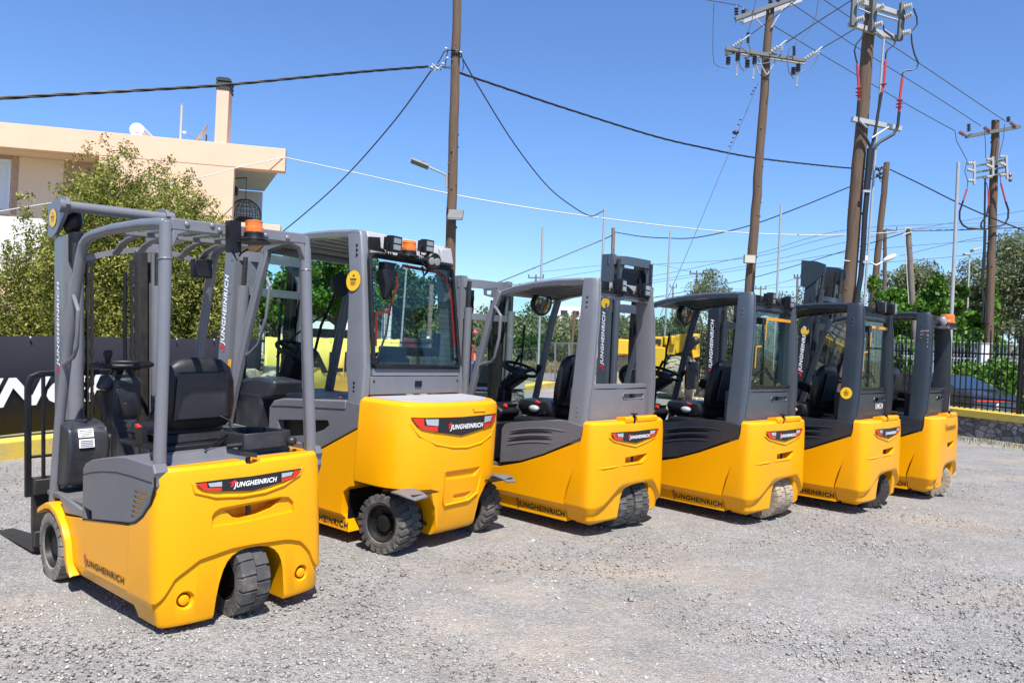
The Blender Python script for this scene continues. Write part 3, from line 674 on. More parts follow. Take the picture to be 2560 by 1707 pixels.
# ------------------------------------------------------------ open three-wheel forklift with a tubular guard (nearest)
def open_truck(pose, label):
    t = empty('forklift', (pose[0], pose[1], pose[5]), (pose[3], pose[4], pose[2]), label, 'forklift', GROUP)
    W, D, n = .47, .15, 3.4
    xs = superx(W, D, n); SM = [(.05, .33), (.106, .345), (.18, .396), (.511, .343), (.9, .33)]
    AL = [(-.47, .178), (-.43, .182), (-.394, .214), (-.361, .288), (-.304, .352), (-.216, .380), (.0, .394), (.11, .394), (.269, .370), (.38, .300), (.431, .212), (.458, .182), (.47, .178)]
    P = plan(W, D, n, 1., 40); rings = []
    for kind in range(8):
        ring = []
        for i, ((x, y), (nx, ny)) in enumerate(P):
            fr = i in (0, len(P)-1)
            zz = .178 if x > .11 else lerp_list(AL, y)
            z, ins = [(.055, .030), (.075, .020), (max(.09, zz-.012), .016), (zz-.004, .002), (zz+.012, 0), (.775, .004), (.808, .010), (.825, .026)][kind]
            if x > .10 and kind < 4: z, ins = [(.055, .036), (.09, .028), (.13, .016), (zz-.002, .001)][kind]
            if fr: ring.append((lerp_list(SM, z), y - math.copysign(ins, y), z))
            elif i in (1, len(P)-2): ring.append(((lerp_list(SM, z)+D)*.5, y - math.copysign(ins, y), z))
            else: ring.append((x - nx*ins, y - ny*ins, z))
        rings.append(ring)
    cw = MB().loft(rings).build('counterweight', M['yellow'], t)
    A = [(.200, .0), (.192, .08), (.180, .156), (.165, .225), (.143, .288), (.122, .325), (.095, .350), (.06, .366), (.02, .373), (-.05, .371), (-.107, .358), (-.142, .335), (-.168, .303), (-.182, .268), (-.192, .22), (-.199, .10), (-.204, .0)]
    hole = lambda y, z: MB().lathe([(.046, -.05), (.046, xs(y)+.016), (.034, xs(y)+.036), (.034, .12)], c=(0, y, z), axis='x', n=28)
    cut(cw, MB().prism(A, 'x', -.3, .42), MB().prism([(.209, .518), (.207, .572), (.190, .592), (.163, .603), (-.168, .611), (-.222, .602), (-.25, .572), (-.252, .522), (.054, .512)], 'x', -.2, .022),
        MB().prism([(.137, .585), (-.19, .600), (-.127, .557), (-.041, .536), (.05, .531), (.091, .543)], 'x', -.2, .10), hole(.333, .176), hole(-.314, .170),
        MB().prism([(.03, .9), (.02, .808), (-.02, .80), (-.06, .81), (-.075, .9)], 'x', -.1, .20), MB().box(.13, .5, -.40, .40, .70, .9))
    for y, z in ((.333, .176), (-.314, .170)): ho = MB(); ho.lathe([(.022, xs(y)+.024), (.025, xs(y)+.026), (.027, xs(y)+.05)], c=(0, y, z), axis='x', n=22); ho.build('tie_down_plug', M['yellow'], cw)
    mo = MB(); f = lambda y, z: (xs(y)+.003, y, z)
    mo.tube([f(.305, .745), f(.29, .70), f(.19, .664), (f(.05, .648)), f(-.08, .650), f(-.19, .672), f(-.29, .715), f(-.312, .755)], [.004, .009, .010, .010, .010, .010, .009, .004], 8); mo.build('moulding', M['yellow'], cw)
    pin = MB(); pin.cyl((.055, -.012, .50), (.055, -.012, .835), .013, 10); pin.obox((.05, -.012, .85), (.05, .075, .022), (.2, 0, 0)); pin.build('tow_pin', M['steel'], cw)
    label_panel(t, xs, -.004, .298, .748, .668, tx=.41, th=.42, tc=-.018)
    # body between counterweight and front wheels
    b = MB()
    q1 = [(1.17, .18), (1.20, .30), (1.26, .39), (1.33, .425), (1.021, .455), (.35, .514), (.40, .18)]
    b.prism(q1, 'y', -.468, .468)
    for s in (1, -1): b.loft([[(1.17, s*.468, .1795), (1.13, s*.44, .112), (.351, s*.44, .107), (.40, s*.468, .1795)], [(1.17, s*.30, .1795), (1.13, s*.30, .112), (.351, s*.30, .107), (.40, s*.30, .1795)]])
    b.box(.42, 1.12, -.30, .30, .11, .18); b.build('body', M['yellow'], t)
    flank_word(t, .965, .196, .545, .047, .468)
    fe = MB(); outer = [(1.70, .42), (1.665, .443), (1.568, .476), (1.474, .487), (1.365, .458), (1.26, .39), (1.192, .30), (1.167, .186), (1.115, .115)]
    inner = [(1.69, .395), (1.655, .412), (1.56, .442), (1.474, .452), (1.38, .425), (1.29, .365), (1.228, .285), (1.205, .19), (1.17, .13)]
    for s in (1, -1): fe.loft([[(x, s*.27, z) for x, z in outer+inner[::-1]], [(x, s*.485, z) for x, z in outer+inner[::-1]], [(x*.994+.008, s*.500, z-.006) for x, z in outer] + [(x, s*.500, z) for x, z in inner[::-1]]])
    fe.build('fender', M['yellow'], t)
    # grey battery hood
    g = MB(); gp = [(1.013, .456), (.349, .531), (.273, .549), (.187, .592), (.104, .662), (.062, .744), (.066, .775), (.050, .81), (.070, .848), (.386, .858), (.492, .852), (.715, .822), (.864, .798), (.956, .770), (.996, .738), (1.006, .532)]
    rr = lambda d, yy: [(x + (.53-x)*d*.12, yy, z + (.66-z)*d*.12) for x, z in gp]
    g.loft([rr(.25, -.474), rr(0, -.464), rr(0, .464), rr(.06, .470), rr(.25, .474)])
    hood = g.build('hood', M['grey'], t)
    vs = []
    for k in range(6):
        z = .703 - k*.0255; xl = .273 + k*.0088; xr = (.125, .14, .16, .185, .22, .262)[k]
        vs.append(MB().prism([(xl, z), (xr, z+.004), (xr+.003, z-.010), (xl, z-.012)], 'y', .44, .52))
    cut(hood, MB().prism([(.33, .90), (.30, .812), (-.1, .795), (-.1, .95)], 'y', -.425, .405), MB().prism([(.975, .530), (.853, .520), (.850, .455), (.972, .462)], 'y', .44, .52), *vs)
    sg_ = MB(); sg_.tube([(x, .4655, z) for x, z in ((1.010, .452), (.68, .487), (.349, .526), (.273, .544), (.187, .587), (.100, .658), (.057, .744), (.058, .79))], .0055, 6); sg_.build('gap_shade', M['black'], hood)  # black tube drawn as the shadow line along the hood edge
    bx = MB(); bx.box(.86, .968, .441, .446, .465, .50); bx.build('latch', M['black'], hood)
    se = MB(); se.tube([(1.0, .4735, .700), (.94, .4735, .715), (.864, .4735, .729), (.701, .4735, .752), (.506, .4735, .768), (.30, .4735, .769), (.075, .4735, .763)], .0028, 5); se.build('seam', M['black'], hood)
    # step and floor
    st = MB(); st.prism([(1.41, .536), (1.313, .445), (1.015, .462), (1.015, .499), (1.357, .54)], 'y', .445, .466); st.build('step_plate', M['grey2'], t, bevel=.004)
    fl = MB(); fl.box(1.0, 1.70, -.44, .444, .50, .53); fl.build('floor_mat', M['mat'], t, bevel=.006)
    # guard
    rail = lambda s: [(1.63, s*.425, .46), (1.60, s*.425, .62), (1.535, s*.42, 1.0), (1.42, s*.413, 1.43), (1.30, s*.405, 1.78), (1.235, s*.40, 1.95), (1.195, s*.397, 2.02), (1.14, s*.393, 2.05), (1.05, s*.39, 2.062), (.78, s*.39, 2.064), (.40, s*.39, 2.046), (.16, s*.39, 2.024), (.11, s*.39, 2.015)]
    gu = MB()
    for s in (1, -1):
        gu.tube(rail(s), .030, 14)
        gu.tube([(.105, s*.425, .80), (.103, s*.405, 1.40), (.102, s*.392, 1.95), (.11, s*.388, 2.03)], .030, 14)
        gu.tube([(.140, s*.423, .82), (.136, s*.404, 1.40), (.135, s*.392, 1.98)], .018, 10)
        gu.lathe([(.034, 0), (.034, .010)], c=(.103, s*.396, 1.84), n=16); gu.lathe([(.045, 0), (.045, .015)], c=(.11, s*.425, .792), n=16); gu.lathe([(.05, 0), (.06, .012)], c=(1.63, s*.425, .44), n=16)
    gu.box(.072, .120, -.375, .375, 1.988, 2.045)
    gu.loft([[(x, .37, 1.99), (x, .28, 1.99), (x, .34, 1.965), (x, .37, 1.90)] for x in (.074, .118)]); gu.loft([[(x, -.37, 1.99), (x, -.28, 1.99), (x, -.34, 1.965), (x, -.37, 1.90)] for x in (.074, .118)])
    gd = gu.build('overhead_guard', M['grey2'], t, bevel=.006)
    bo = MB()
    for y, z in ((.30, 2.02), (.17, 2.028), (.13, 2.01), (.06, 2.02), (-.13, 2.01), (-.26, 2.01)): bo.sph((.07, y, z), (.008, .014, .014), 10, 6)
    bo.build('bolt', M['grey2'], gd)
    hz = lambda y: 1.935 + .085*(1 - (abs(y)/.39)**1.7)
    hb = MB(); hb.bar([(1.205, y, hz(y)) for y in [.385 - .77*k/14 for k in range(15)]], .016, .034, up=(0, 0, 1)); hb.build('front_header', M['grey2'], gd)
    sl = MB()
    for y in (-.30, -.17, -.04, .09, .22):
        sl.bar([(.12, y, 2.018), (.40, y, 2.042), (.80, y, 2.058), (.98, y, 2.05), (1.09, y, 2.03), (1.16, y, 1.995), (1.20, y, hz(y)-.004)], .012, .040, up=(0, 1, 0))
    sl.box(.70, .74, -.37, .37, 2.03, 2.05); sl.build('slat', M['grey2'], gd)
    gh = MB(); gh.tube([(1.33, .415, 1.735), (1.24, .43, 1.69), (1.19, .43, 1.63), (1.215, .43, 1.42), (1.27, .43, 1.36), (1.47, .43, 1.30)], .012, 8); gh.build('grab_handle', M['grey2'], gd)
    rl = MB(); rl.box(1.10, 1.17, -.34, -.22, 1.86, 1.98); w = rl.build('work_light', M['black'], t, bevel=.01)
    # beacon on its bracket
    bk = MB(); bk.box(.02, .072, .04, .10, 1.90, 2.06); bk.tube([(.05, .07, 1.90), (.03, .06, 1.86), (.04, .03, 1.90), (.02, .0, 1.92)], .006, 6); bk.lathe([(.088, 0), (.06, .012), (.05, .018)], c=(.0, -.02, 1.953), n=26); bk.build('beacon_bracket', M['black'], t)
    beacon(t, (.0, -.02, 1.985), .047, .082)
    # seat, tray, controls
    sb = MB(); sb.box(.42, 1.02, -.26, .27, .855, .885); sb.loft([[(.52, -.2, .885), (.98, -.2, .885), (.98, .2, .885), (.52, .2, .885)], [(.55, -.23, .93), (1.04, -.23, .93), (1.04, .23, .93), (.55, .23, .93)]]); sb.build('seat_base', M['black'], t, bevel=.008)
    s_ = seat(t, .86, .935, .44, .40, .10)
    og = MB(); og.loft([[(.60, -.175, 1.02), (.60, -.165, 1.02), (.59, -.18, 1.34), (.59, -.20, 1.34)], [(.63, -.19, 1.02), (.63, -.18, 1.02), (.62, -.20, 1.34), (.62, -.215, 1.34)]]); og.build('back_trim', M['amberlead'], s_)
    tr = MB(); 
    for k, (x, y) in enumerate(((.22, -.13), (.55, -.10), (.62, -.22), (.55, -.36), (.22, -.36))):
        pass
    pts = [(.24, -.10), (.50, -.09), (.60, -.15), (.62, -.30), (.52, -.37), (.24, -.37)]
    for (x0, y0), (x1, y1) in zip(pts, pts[1:] + pts[:1]): tr.bar([(x0, y0, .89), (x1, y1, .89)], .014, .09)
    tr.prism(pts, 'z', .848, .856); tr.build('tray', M['dashgrey'], t, bevel=.004)
    cb = MB(); cb.tube([(.55, -.10, 1.02), (.50, -.14, .99), (.44, -.12, .93), (.34, .06, .872), (.30, .10, .87)], .007, 6); cb.tube([(.30, -.02, .872), (.27, -.12, .875)], .014, 8); cb.build('seat_cable', M['black'], t)
    ca = MB()
    for y in (.40, -.36): ca.sph((.20, y, .875), (.03, .03, .028), 10, 8)
    ca.build('hinge_knob', M['steel'], t)
    co = MB(); co.loft([[(1.50, .125, .56), (1.70, .125, .56), (1.70, -.06, .56), (1.50, -.06, .56)], [(1.53, .115, .95), (1.69, .115, .95), (1.69, -.05, .95), (1.53, -.05, .95)], [(1.50, .12, 1.0), (1.70, .12, 1.0), (1.70, -.055, 1.0), (1.50, -.055, 1.0)], [(1.50, .115, 1.22), (1.68, .115, 1.22), (1.68, -.05, 1.22), (1.50, -.05, 1.22)]]); 
    co.obox((1.60, .135, 1.19), (.14, .06, .10), (.4, 0, 0)); cc = co.build('steering_column', M['dashgrey'], t, bevel=.02)
    bo2 = MB(); bo2.box(1.494, 1.50, -.035, .12, 1.165, 1.172); 
    for z in (1.19, 1.05, .93): bo2.sph((1.503, .05, z), (.006, .01, .01), 8, 6)
    bo2.build('screw', M['steel'], cc)
    bl = MB(); bl.lathe([(.075, 1.20), (.078, 1.24), (.062, 1.262), (.06, 1.285)], c=(1.60, .035, 0), n=20); bl.build('column_boot', M['black'], t)
    steering(t, (1.60, .035, 1.305), .178, -.06, (-.35, .62))
    lv = MB(); lv.tube([(1.47, .20, .86), (1.46, .195, 1.0), (1.45, .225, 1.13)], [.017, .018, .016], 8); lv.tube([(1.45, .225, 1.13), (1.448, .228, 1.15)], .008, 6); lv.build('handbrake', M['black'], t)
    l2 = MB(); l2.tube([(1.40, -.04, .93), (1.38, -.07, 1.0), (1.37, -.09, 1.05)], .011, 8); l2.sph((1.37, -.09, 1.075), .022, 10, 8); l2.build('lever', M['black'], t)
    dh = MB(); dh.loft([[(1.44, y, .58), (1.66, y, .55), (1.66, y, .93), (1.60, y, .965), (1.47, y, .955), (1.40, y, .92), (1.37, y, .82), (1.39, y, .73)] for y in (.19, .21, .40, .425)]); dh.box(1.56, 1.68, -.42, .2, .55, .86); db = dh.build('dashboard', M['dashgrey'], t, bevel=.025, seg=3)
    for z in (.895, .835):
        dec = MB(); dec.obox((1.374 + (.87-z)*-.02 + (.012 if z > .86 else -.004), .325, z), (.004, .085, .052), (0, .32 if z > .86 else .08, 0)); d_ = dec.build('data_plate', M['white'], t)
        ln = MB()
        for k in range(4): ln.obox((1.371 + (.87-z)*-.02 + (.012 if z > .86 else -.004) + (k-1.5)*.0105*(.32 if z > .86 else .08), .325, z+(k-1.5)*.0105), (.004, .07, .0022), (0, .32 if z > .86 else .08, 0))
        ln.build('print', M['dashgrey'], d_)
    # wheels, mast, backrest
    wheel(t, 'rear_wheel', (.16, -.005, .2), .2, .16, .04, 'rubber', 16, 'block')
    inn = MB(); inn.box(.40, .42, -.3, .3, .08, .45); inn.box(.06, .40, .198, .215, .08, .40); inn.box(.06, .40, -.22, -.203, .08, .40); inn.build('wheel_box', M['black'], t)
    for s in (1, -1): wheel(t, 'front_wheel', (1.475, s*.408, .226), .206, .17, 0, 'rubber_dusty', 20, 'block', .62)
    ax = MB(); ax.box(1.35, 1.62, -.30, .30, .14, .42); ax.build('drive_axle', M['steel'], t)
    plate = [(2.06, 2.37), (2.06, 2.16), (2.0, 2.145), (1.90, 2.17), (1.74, 2.28), (1.70, 2.33), (1.72, 2.375), (1.80, 2.395), (1.88, 2.39)]
    m = mast(t, 1.89, .318, .07, 2.14, 'grey2', rw=.17, plate=plate, word=(1.29, .56, .06, -.03), forks=True, fz=.07, flen=.80, fork_y=.365, bar=[(.62, .10)], cr_=.046)
    tb = MB(); tb.tube([(1.755, .36, 2.325), (1.755, .33, 2.325), (1.755, .325, 2.325), (1.755, -.325, 2.325), (1.755, -.335, 2.325), (1.755, -.37, 2.325)], [.044, .044, .036, .036, .044, .044], 16); tb.build('head_tube', M['grey2'], m)
    pr = MB(); pr.sph((1.88, .24, 2.25), (.09, .06, .10), 12, 8); pr.lathe([(.05, 1.98), (.05, 2.16), (.03, 2.17)], c=(1.80, .24, 0), n=14); pr.build('chain_pulley', M['black'], m)
    round_sticker(t, lambda a, b: (1.955 - a*1.15, .334, 2.27 + b), .060)
    lb = MB(); pth = lambda s: [(2.06, s*.45, .44), (2.06, s*.45, 1.17), (2.06, s*.43, 1.225), (2.06, s*.38, 1.245)]
    lb.bar(pth(1) + pth(-1)[::-1], .036, .036, up=(1, 0, 0)); lb.bar([(2.06, -.44, .70), (2.06, .44, .70)], .02, .02, up=(1, 0, 0))
    for y in (.36, -.36): lb.bar([(2.06, y, .46), (2.06, y, 1.24)], .02, .03, up=(1, 0, 0))
    lb.build('load_backrest', M['black'], t, bevel=.005)
    return t
# ------------------------------------------------------------ four-wheel forklift with a large cab
def large_truck(pose, label):
    t = empty('forklift', (pose[0], pose[1], 0), (pose[3], pose[4], pose[2]), label, 'forklift', GROUP)
    W, D, n = .58, .42, 3.3
    xs0 = superx(W, D, n); xs = lambda y: .055 + xs0(y); P = [((x + (.055 if x < .42 else 0), y), nn) for (x, y), nn in plan(W, D, n, .553, 40)]; rings = []
    for z, ins in ((.10, .07), (.125, .035), (.16, .02), (.50, .0), (.99, .004), (1.02, .014), (1.04, .045)):
        rings.append([((x, y - math.copysign(ins, y), z) if i in (0, 1, len(P)-1, len(P)-2) else (x - nx*ins, y - ny*ins, z)) for i, ((x, y), (nx, ny)) in enumerate(P)])
    cw = MB().loft(rings).build('counterweight', M['yellow'], t)
    cs = []
    for s in (1, -1): cs.append(MB().prism([(s*.212, .0), (s*.215, .18), (s*.245, .31), (s*.31, .40), (s*.40, .448), (s*.75, .455), (s*.75, 0)], 'x', -.4, .8))
    cs.append(MB().prism([(.19, .502), (.185, .555), (-.215, .555), (-.155, .492), (.10, .498)], 'x', -.3, .075))
    cs.append(MB().prism([(.064, .344), (.066, .379), (-.135, .381), (-.085, .336)], 'x', -.3, .075))
    cut(cw, *cs)
    mo = MB(); f = lambda y, z: (xs(y)+.005, y, z)
    mo.tube([f(.48, .90), f(.42, .82), f(.28, .755), f(.12, .725), f(-.04, .715), f(-.20, .735), f(-.33, .78), f(-.41, .86)], [.004, .009, .010, .010, .010, .010, .009, .004], 8)
    mo.tube([f(.24, .565), f(.18, .555), f(.17, .34), f(.16, .315), f(-.10, .32), f(-.20, .36), f(-.225, .45), f(-.235, .57)], [.004, .009, .009, .009, .009, .009, .009, .004], 8)
    mo.tube([f(-.08, 1.0), f(-.09, .975), f(-.22, .973), f(-.23, 1.0)], .008, 8); mo.build('moulding', M['yellow'], cw)
    tp = MB(); tp.prism([(x+.07 if x < .3 else x-.02, y*.86) for (x, y), _ in P], 'z', 1.036, 1.046); tp.build('top_plate', M['lgrey'], t)
    label_panel(t, xs, .04, .445, .945, .806, tx=.42, th=.33, tc=-.055)
    # body
    b = MB()
    top = [(1.95, .42), (1.55, .462), (.955, .60), (.558, .812)]
    b.prism([(1.95, .19), (1.95, .42)] + top[1:] + [(.558, .19)], 'y', -.572, .572)
    body = b.build('body', M['yellow'], t); b = MB()
    for s in (1, -1): b.loft([[(1.60, s*.572, .1895), (.655, s*.572, .1895), (.645, s*.545, .165), (1.60, s*.545, .165)], [(1.60, s*.3, .1895), (.655, s*.3, .1895), (.645, s*.3, .165), (1.60, s*.3, .165)]])
    b.prism([(1.60, .07), (1.60, .166), (.645, .166), (.605, .07)], 'y', -.545, .545)
    b.build('lower_sill', M['yellow'], body)
    wc = [(.30, -.1), (.585, -.1), (.60, .08), (.655, .12), (.668, .24), (.662, .352), (.60, .40), (.52, .42), (.30, .45)]
    cut(body, MB().prism(wc, 'y', .20, .8), MB().prism(wc, 'y', -.8, -.20))
    flank_word(t, 1.115, .078, .50, .058, .545)
    g = MB(); gp = [(1.56, .482), (1.547, .484), (.957, .618), (.575, .82), (.575, .985), (.707, .993), (1.0, .962), (1.428, .924), (1.541, .897), (1.587, .844)]
    g.prism(gp, 'y', -.566, .566); side = g.build('side_cover', M['grey'], t)
    cut(side, MB().prism([(1.474, .762), (1.446, .631), (1.107, .694), (.927, .757), (.868, .80), (.89, .833)], 'y', .50, .7))
    ins = MB().prism([(1.50, .79), (1.47, .60), (.85, .73), (.85, .85)], 'y', .485, .51); ins.build('recess', M['black'], side)
    pd = MB(); pd.loft([[(1.575, y, .85), (1.535, y, .905), (1.428, y, .933), (.707, y, 1.0), (.70, y, .93), (1.42, y, .868)] for y in (.50, .560, .572)]); pd.build('arm_pad', M['grey'], side, bevel=.01)
    # pillars and rear frame
    for s in (1, -1):
        p = MB(); rings = []
        for z, xa, xb, y in ((.82, .70, .552, .562), (1.04, .70, .556, .556), (1.25, .765, .572, .540), (1.9, .83, .692, .510), (2.19, .89, .748, .500), (2.232, .89, .775, .49)):
            rings.append([(xa, s*y, z), (xb+.04, s*(y+.003), z), (xb+.012, s*(y-.004), z), (xb, s*(y-.02), z), (xb, s*(y-.060), z), (xb+.02, s*(y-.075), z), (xa, s*(y-.075), z)])
        q = p.loft(rings).build('pillar', M['grey2'], t)
        sc = MB()
        for x, z in ((.78, 2.12), (.775, 2.085), (.77, 2.05), (.655, 1.13), (.652, 1.10), (.648, 1.07)): sc.sph((x, s*(.502 + (2.2-z)*.045), z), (.012, .006, .012), 8, 6)
        sc.build('screw', M['black'], q)
    RX = lambda z: .565 + (z-1.249)*.178
    hd = MB(); hd.loft([[(RX(z)+a, y, z) for a, z in ((.0, 2.075), (.012, 2.18), (.04, 2.236), (.12, 2.236), (.10, 2.075))] for y in (.43, -.43)]); h_ = hd.build('rear_header', M['lgrey'], t, bevel=.006)
    bp = MB(); bp.loft([[(RX(z)-.004, y, z) for y, z in ((.44, 2.10), (.44, 2.19), (.33, 2.20), (.33, 2.125), (.29, 2.11), (.28, 2.10))], [(RX(z)+.01, y, z) for y, z in ((.44, 2.10), (.44, 2.19), (.33, 2.20), (.33, 2.125), (.29, 2.11), (.28, 2.10))]]); bp.box(.64, .70, -.40, .42, 2.062, 2.078); bp.build('header_blank', M['black'], h_)
    cl = MB(); cl.loft([[(RX(z)-.02, y, z) for y, z in ((-.32, 2.09), (-.32, 2.20), (-.45, 2.22), (-.47, 2.09))], [(RX(z)+.02, y, z) for y, z in ((-.32, 2.09), (-.32, 2.20), (-.45, 2.22), (-.47, 2.09))]]); cl.build('latch_cover', M['lgrey'], h_, bevel=.008)
    sl = MB(); sl.loft([[(RX(z)+a, y, z) for a, z in ((-.003, 1.19), (-.003, 1.24), (.06, 1.24), (.06, 1.19))] for y in (.47, -.47)]); sl.build('sill', M['grey2'], t)
    rp = MB(); rp.box(.553, .62, -.485, .485, 1.052, 1.184); rpo = rp.build('rear_panel', M['grey2'], t, bevel=.004)
    lt = MB(); lt.box(.545, .556, -.035, .035, 1.105, 1.15); lt.build('latch', M['black'], rpo)
    sc = MB()
    for y, z in ((.455, 1.15), (-.455, 1.15)): sc.sph((.553, y, z), (.005, .011, .011), 8, 6)
    sc.build('screw', M['steel'], rpo)
    # rear window
    gm = MB(); gm.loft([[(RX(1.25), y, 1.25), (RX(1.25)+.006, y, 1.25), (RX(2.07)+.006, y*.96, 2.07), (RX(2.07), y*.96, 2.07)] for y in (-.485, .485)]); gw = gm.build('rear_window', M['glass'], t)
    fr = MB(); e = -.012; G = lambda y, z: (RX(z)+e, y*(1-.045*(z-1.25)), z)
    fr.tube([G(.47, 1.275), G(.47, 2.03), G(.45, 2.055), G(-.45, 2.055), G(-.47, 2.03), G(-.47, 1.275), G(-.455, 1.258), G(.455, 1.258)], .017, 8, closed=True); fr.build('window_seal', M['black'], gw)
    hl = MB()
    hl.bar([G(.13, 2.015), G(-.30, 2.005), G(-.37, 1.985), G(-.40, 1.90), G(-.43, 1.85), G(-.43, 1.42)], .004, .024, up=(0, .7, .7))
    hl.bar([G(.20, 1.96), G(.19, 1.86), G(.27, 1.72), G(.30, 1.655), G(.42, 1.64), G(.43, 1.58), G(.44, 1.40)], .004, .020, up=(0, .7, .7)); hl.build('heating_line', M['redlead'], gw)
    wp = MB(); wp.obox(G(.30, 1.97), (.07, .10, .10)); wp.tube([G(.33, 1.96), G(.30, 1.85), G(.33, 1.75)], [.05, .06, .02], 10); wp.tube([G(.26, 1.95), G(.265, 1.75), G(.33, 1.50), G(.45, 1.28)], .008, 6); wp.build('rear_wiper', M['black'], gw)
    hn = MB()
    for y, z in ((.44, 1.96), (-.44, 1.96), (.43, 1.31), (-.43, 1.33)): hn.sph(G(y, z), (.014, .024, .024), 12, 8)
    hn.build('hinge', M['black'], gw)
    hr = MB()
    for k in range(17): z = 1.30 + k*.043; hr.tube([(RX(z)+.010, .44, z), (RX(z)+.010, -.44, z)], .0012, 4)
    hr.build('demister_wire', M['black'], gw)
    ih = MB(); ih.box(.66, .70, -.30, .30, 1.33, 1.40); ih.box(.66, .70, -.34, -.28, 1.33, 1.52); ih.build('window_handle', M['black'], gw, bevel=.01)
    # roof
    prof = [(.78, 2.215), (.85, 2.222), (1.1, 2.222), (1.35, 2.212), (1.6, 2.185), (1.80, 2.145), (1.92, 2.11)]
    rb = MB()
    for s in (1, -1): rb.loft([[(x, s*.495, z-.04), (x, s*.42, z-.04), (x, s*.42, z+.016), (x, s*.475, z+.018), (x, s*.498, z)] for x, z in prof])
    rb.box(1.88, 1.94, -.42, .42, 2.07, 2.12); rf = rb.build('roof', M['grey2'], t)
    rs = MB(); rs.loft([[(x, -.42, z+.004), (x, .42, z+.004), (x, .42, z+.012), (x, -.42, z+.012)] for x, z in prof]); rs.build('roof_sheet', M['poly'], rf)
    s3 = MB()
    for k in range(7): x = .92 + k*.14; z = lerp_list(prof, x); s3.box(x-.045, x+.045, -.42, .42, z-.028, z+.0)
    s3.build('slat', M['lgrey'], rf)
    for s in (1, -1):
        ap = MB(); path = [(1.88, s*.47, 2.10), (1.95, s*.48, 1.80), (2.04, s*.49, 1.42), (2.12, s*.50, 1.05), (2.20, s*.51, .62)]
        ap.bar(path, .045, .05, up=(0, s, 0)); ap.bar([(x+.052, y, z) for x, y, z in path], .035, .036, up=(0, s, 0)); ap.build('front_pillar', M['grey2'], t, bevel=.008)
    gh = MB(); gh.tube([(1.86, .48, 1.86), (1.80, .49, 1.80), (1.82, .49, 1.55), (1.90, .49, 1.32), (1.99, .49, 1.25), (2.05, .49, 1.22)], .014, 8); gh.build('grab_handle', M['grey2'], t)
    ws = MB(); ws.loft([[(2.24, y, .62), (2.246, y, .62), (1.936, y, 2.07), (1.93, y, 2.07)] for y in (-.46, .46)]); ws.build('windscreen', M['glass'], t)
    wi = MB(); wi.tube([(1.97, -.35, 1.86), (2.10, -.30, 1.50), (2.19, -.28, 1.05)], .014, 6); wi.tube([(2.06, -.31, 1.62), (2.14, -.05, 1.40), (2.18, .10, 1.20)], .008, 6); wi.build('wiper', M['black'], t)
    # interior
    fl = MB(); fl.box(.70, 2.2, -.50, .50, .60, .63); fl.build('floor_mat', M['mat'], t)
    hood = MB(); hood.box(.66, 1.50, -.50, .50, .63, .97); hood.build('battery_cover', M['black'], t, bevel=.02)
    seat(t, 1.16, .93, .50, .40, .12)
    ar = MB(); ar.obox((1.35, -.28, 1.24), (.36, .13, .12)); ar.obox((1.50, -.28, 1.30), (.10, .10, .08)); a_ = ar.build('armrest', M['black'], t, bevel=.02)
    rd = MB(); rd.obox((1.44, -.213, 1.31), (.012, .006, .07)); rd.build('switch', M['red'], a_)
    dsh = MB(); dsh.loft([[(1.72, y, .90), (2.20, y, .80), (2.20, y, 1.0), (1.95, y, 1.05), (1.70, y, 1.04)] for y in (.16, .46)]); dsh.box(1.85, 2.2, -.46, .46, .60, .92); dsh.build('dashboard', M['dashgrey'], t, bevel=.025)
    col = MB(); col.bar([(2.12, 0, .75), (2.10, 0, 1.05), (2.03, 0, 1.22)], .14, .16, up=(0, 1, 0)); col.build('steering_column', M['black'], t, bevel=.02)
    steering(t, (2.03, .0, 1.28), .18, -.35, (-.7, .6))
    mi = MB(); mi.lathe([(.001, .05), (.05, .045), (.085, .02), (.095, 0), (.001, -.008)], c=(1.17, .30, 1.84), axis='x', n=20); mi.build('mirror', M['black'], t)
    # lamps
    worklight(t, (.63, .29, 2.155), .1, .115); worklight(t, (.63, -.06, 2.185), .0, .10)
    beacon(t, (.63, .13, 2.105), .058, .095)
    rl = MB(); rl.lathe([(.03, .06), (.065, .03), (.068, -.03), (.058, -.04)], axis='x', n=20); rl.tube([(0, 0, -.05), (.02, .04, -.12), (.03, .06, -.05)], .012, 6); r_ = rl.build('round_lamp', M['black'], t); r_.location = (.60, -.10, 2.075); r_.rotation_euler = (0, -.1, -.2)
    ll = MB()
    for y in (-.026, .026): ll.lathe([(.03, -.041), (.024, -.046), (.001, -.047)], c=(0, y, 0), axis='x', n=14)
    ll.build('lens', M['lens'], r_)
    lb = MB(); lb.tube([(.64, .22, 2.09), (.61, .1, 2.075), (.62, 0, 2.07), (.60, -.08, 2.0), (.62, -.14, 2.05)], .009, 6); lb.build('lamp_cable', M['black'], t)
    round_sticker(t, lambda a, b: (.775 - a, .521 - b*.045, 1.86 + b), .075)
    # running gear
    for s in (1, -1):
        wheel(t, 'rear_wheel', (.292, s*.46, .197), .206, .19, .10, 'rubber', 22, 'zig', .62)
        wheel(t, 'front_wheel', (1.82, s*.47, .27), .27, .22, 0, 'rubber', 22, 'zig')
        fd = MB(); pts = [(.20, .448), (.15, .460), (.08, .462), (.02, .452), (-.03, .435)]
        ys = [(.44, .565), (.44, .60), (.44, .608), (.44, .595), (.44, .555)]
        fd.loft([[(x, s*a, z), (x, s*b_, z-.012), (x, s*b_, z-.022), (x, s*a, z-.012)] for (x, z), (a, b_) in zip(pts, ys)]); fd.build('mudguard', M['grey'], t)
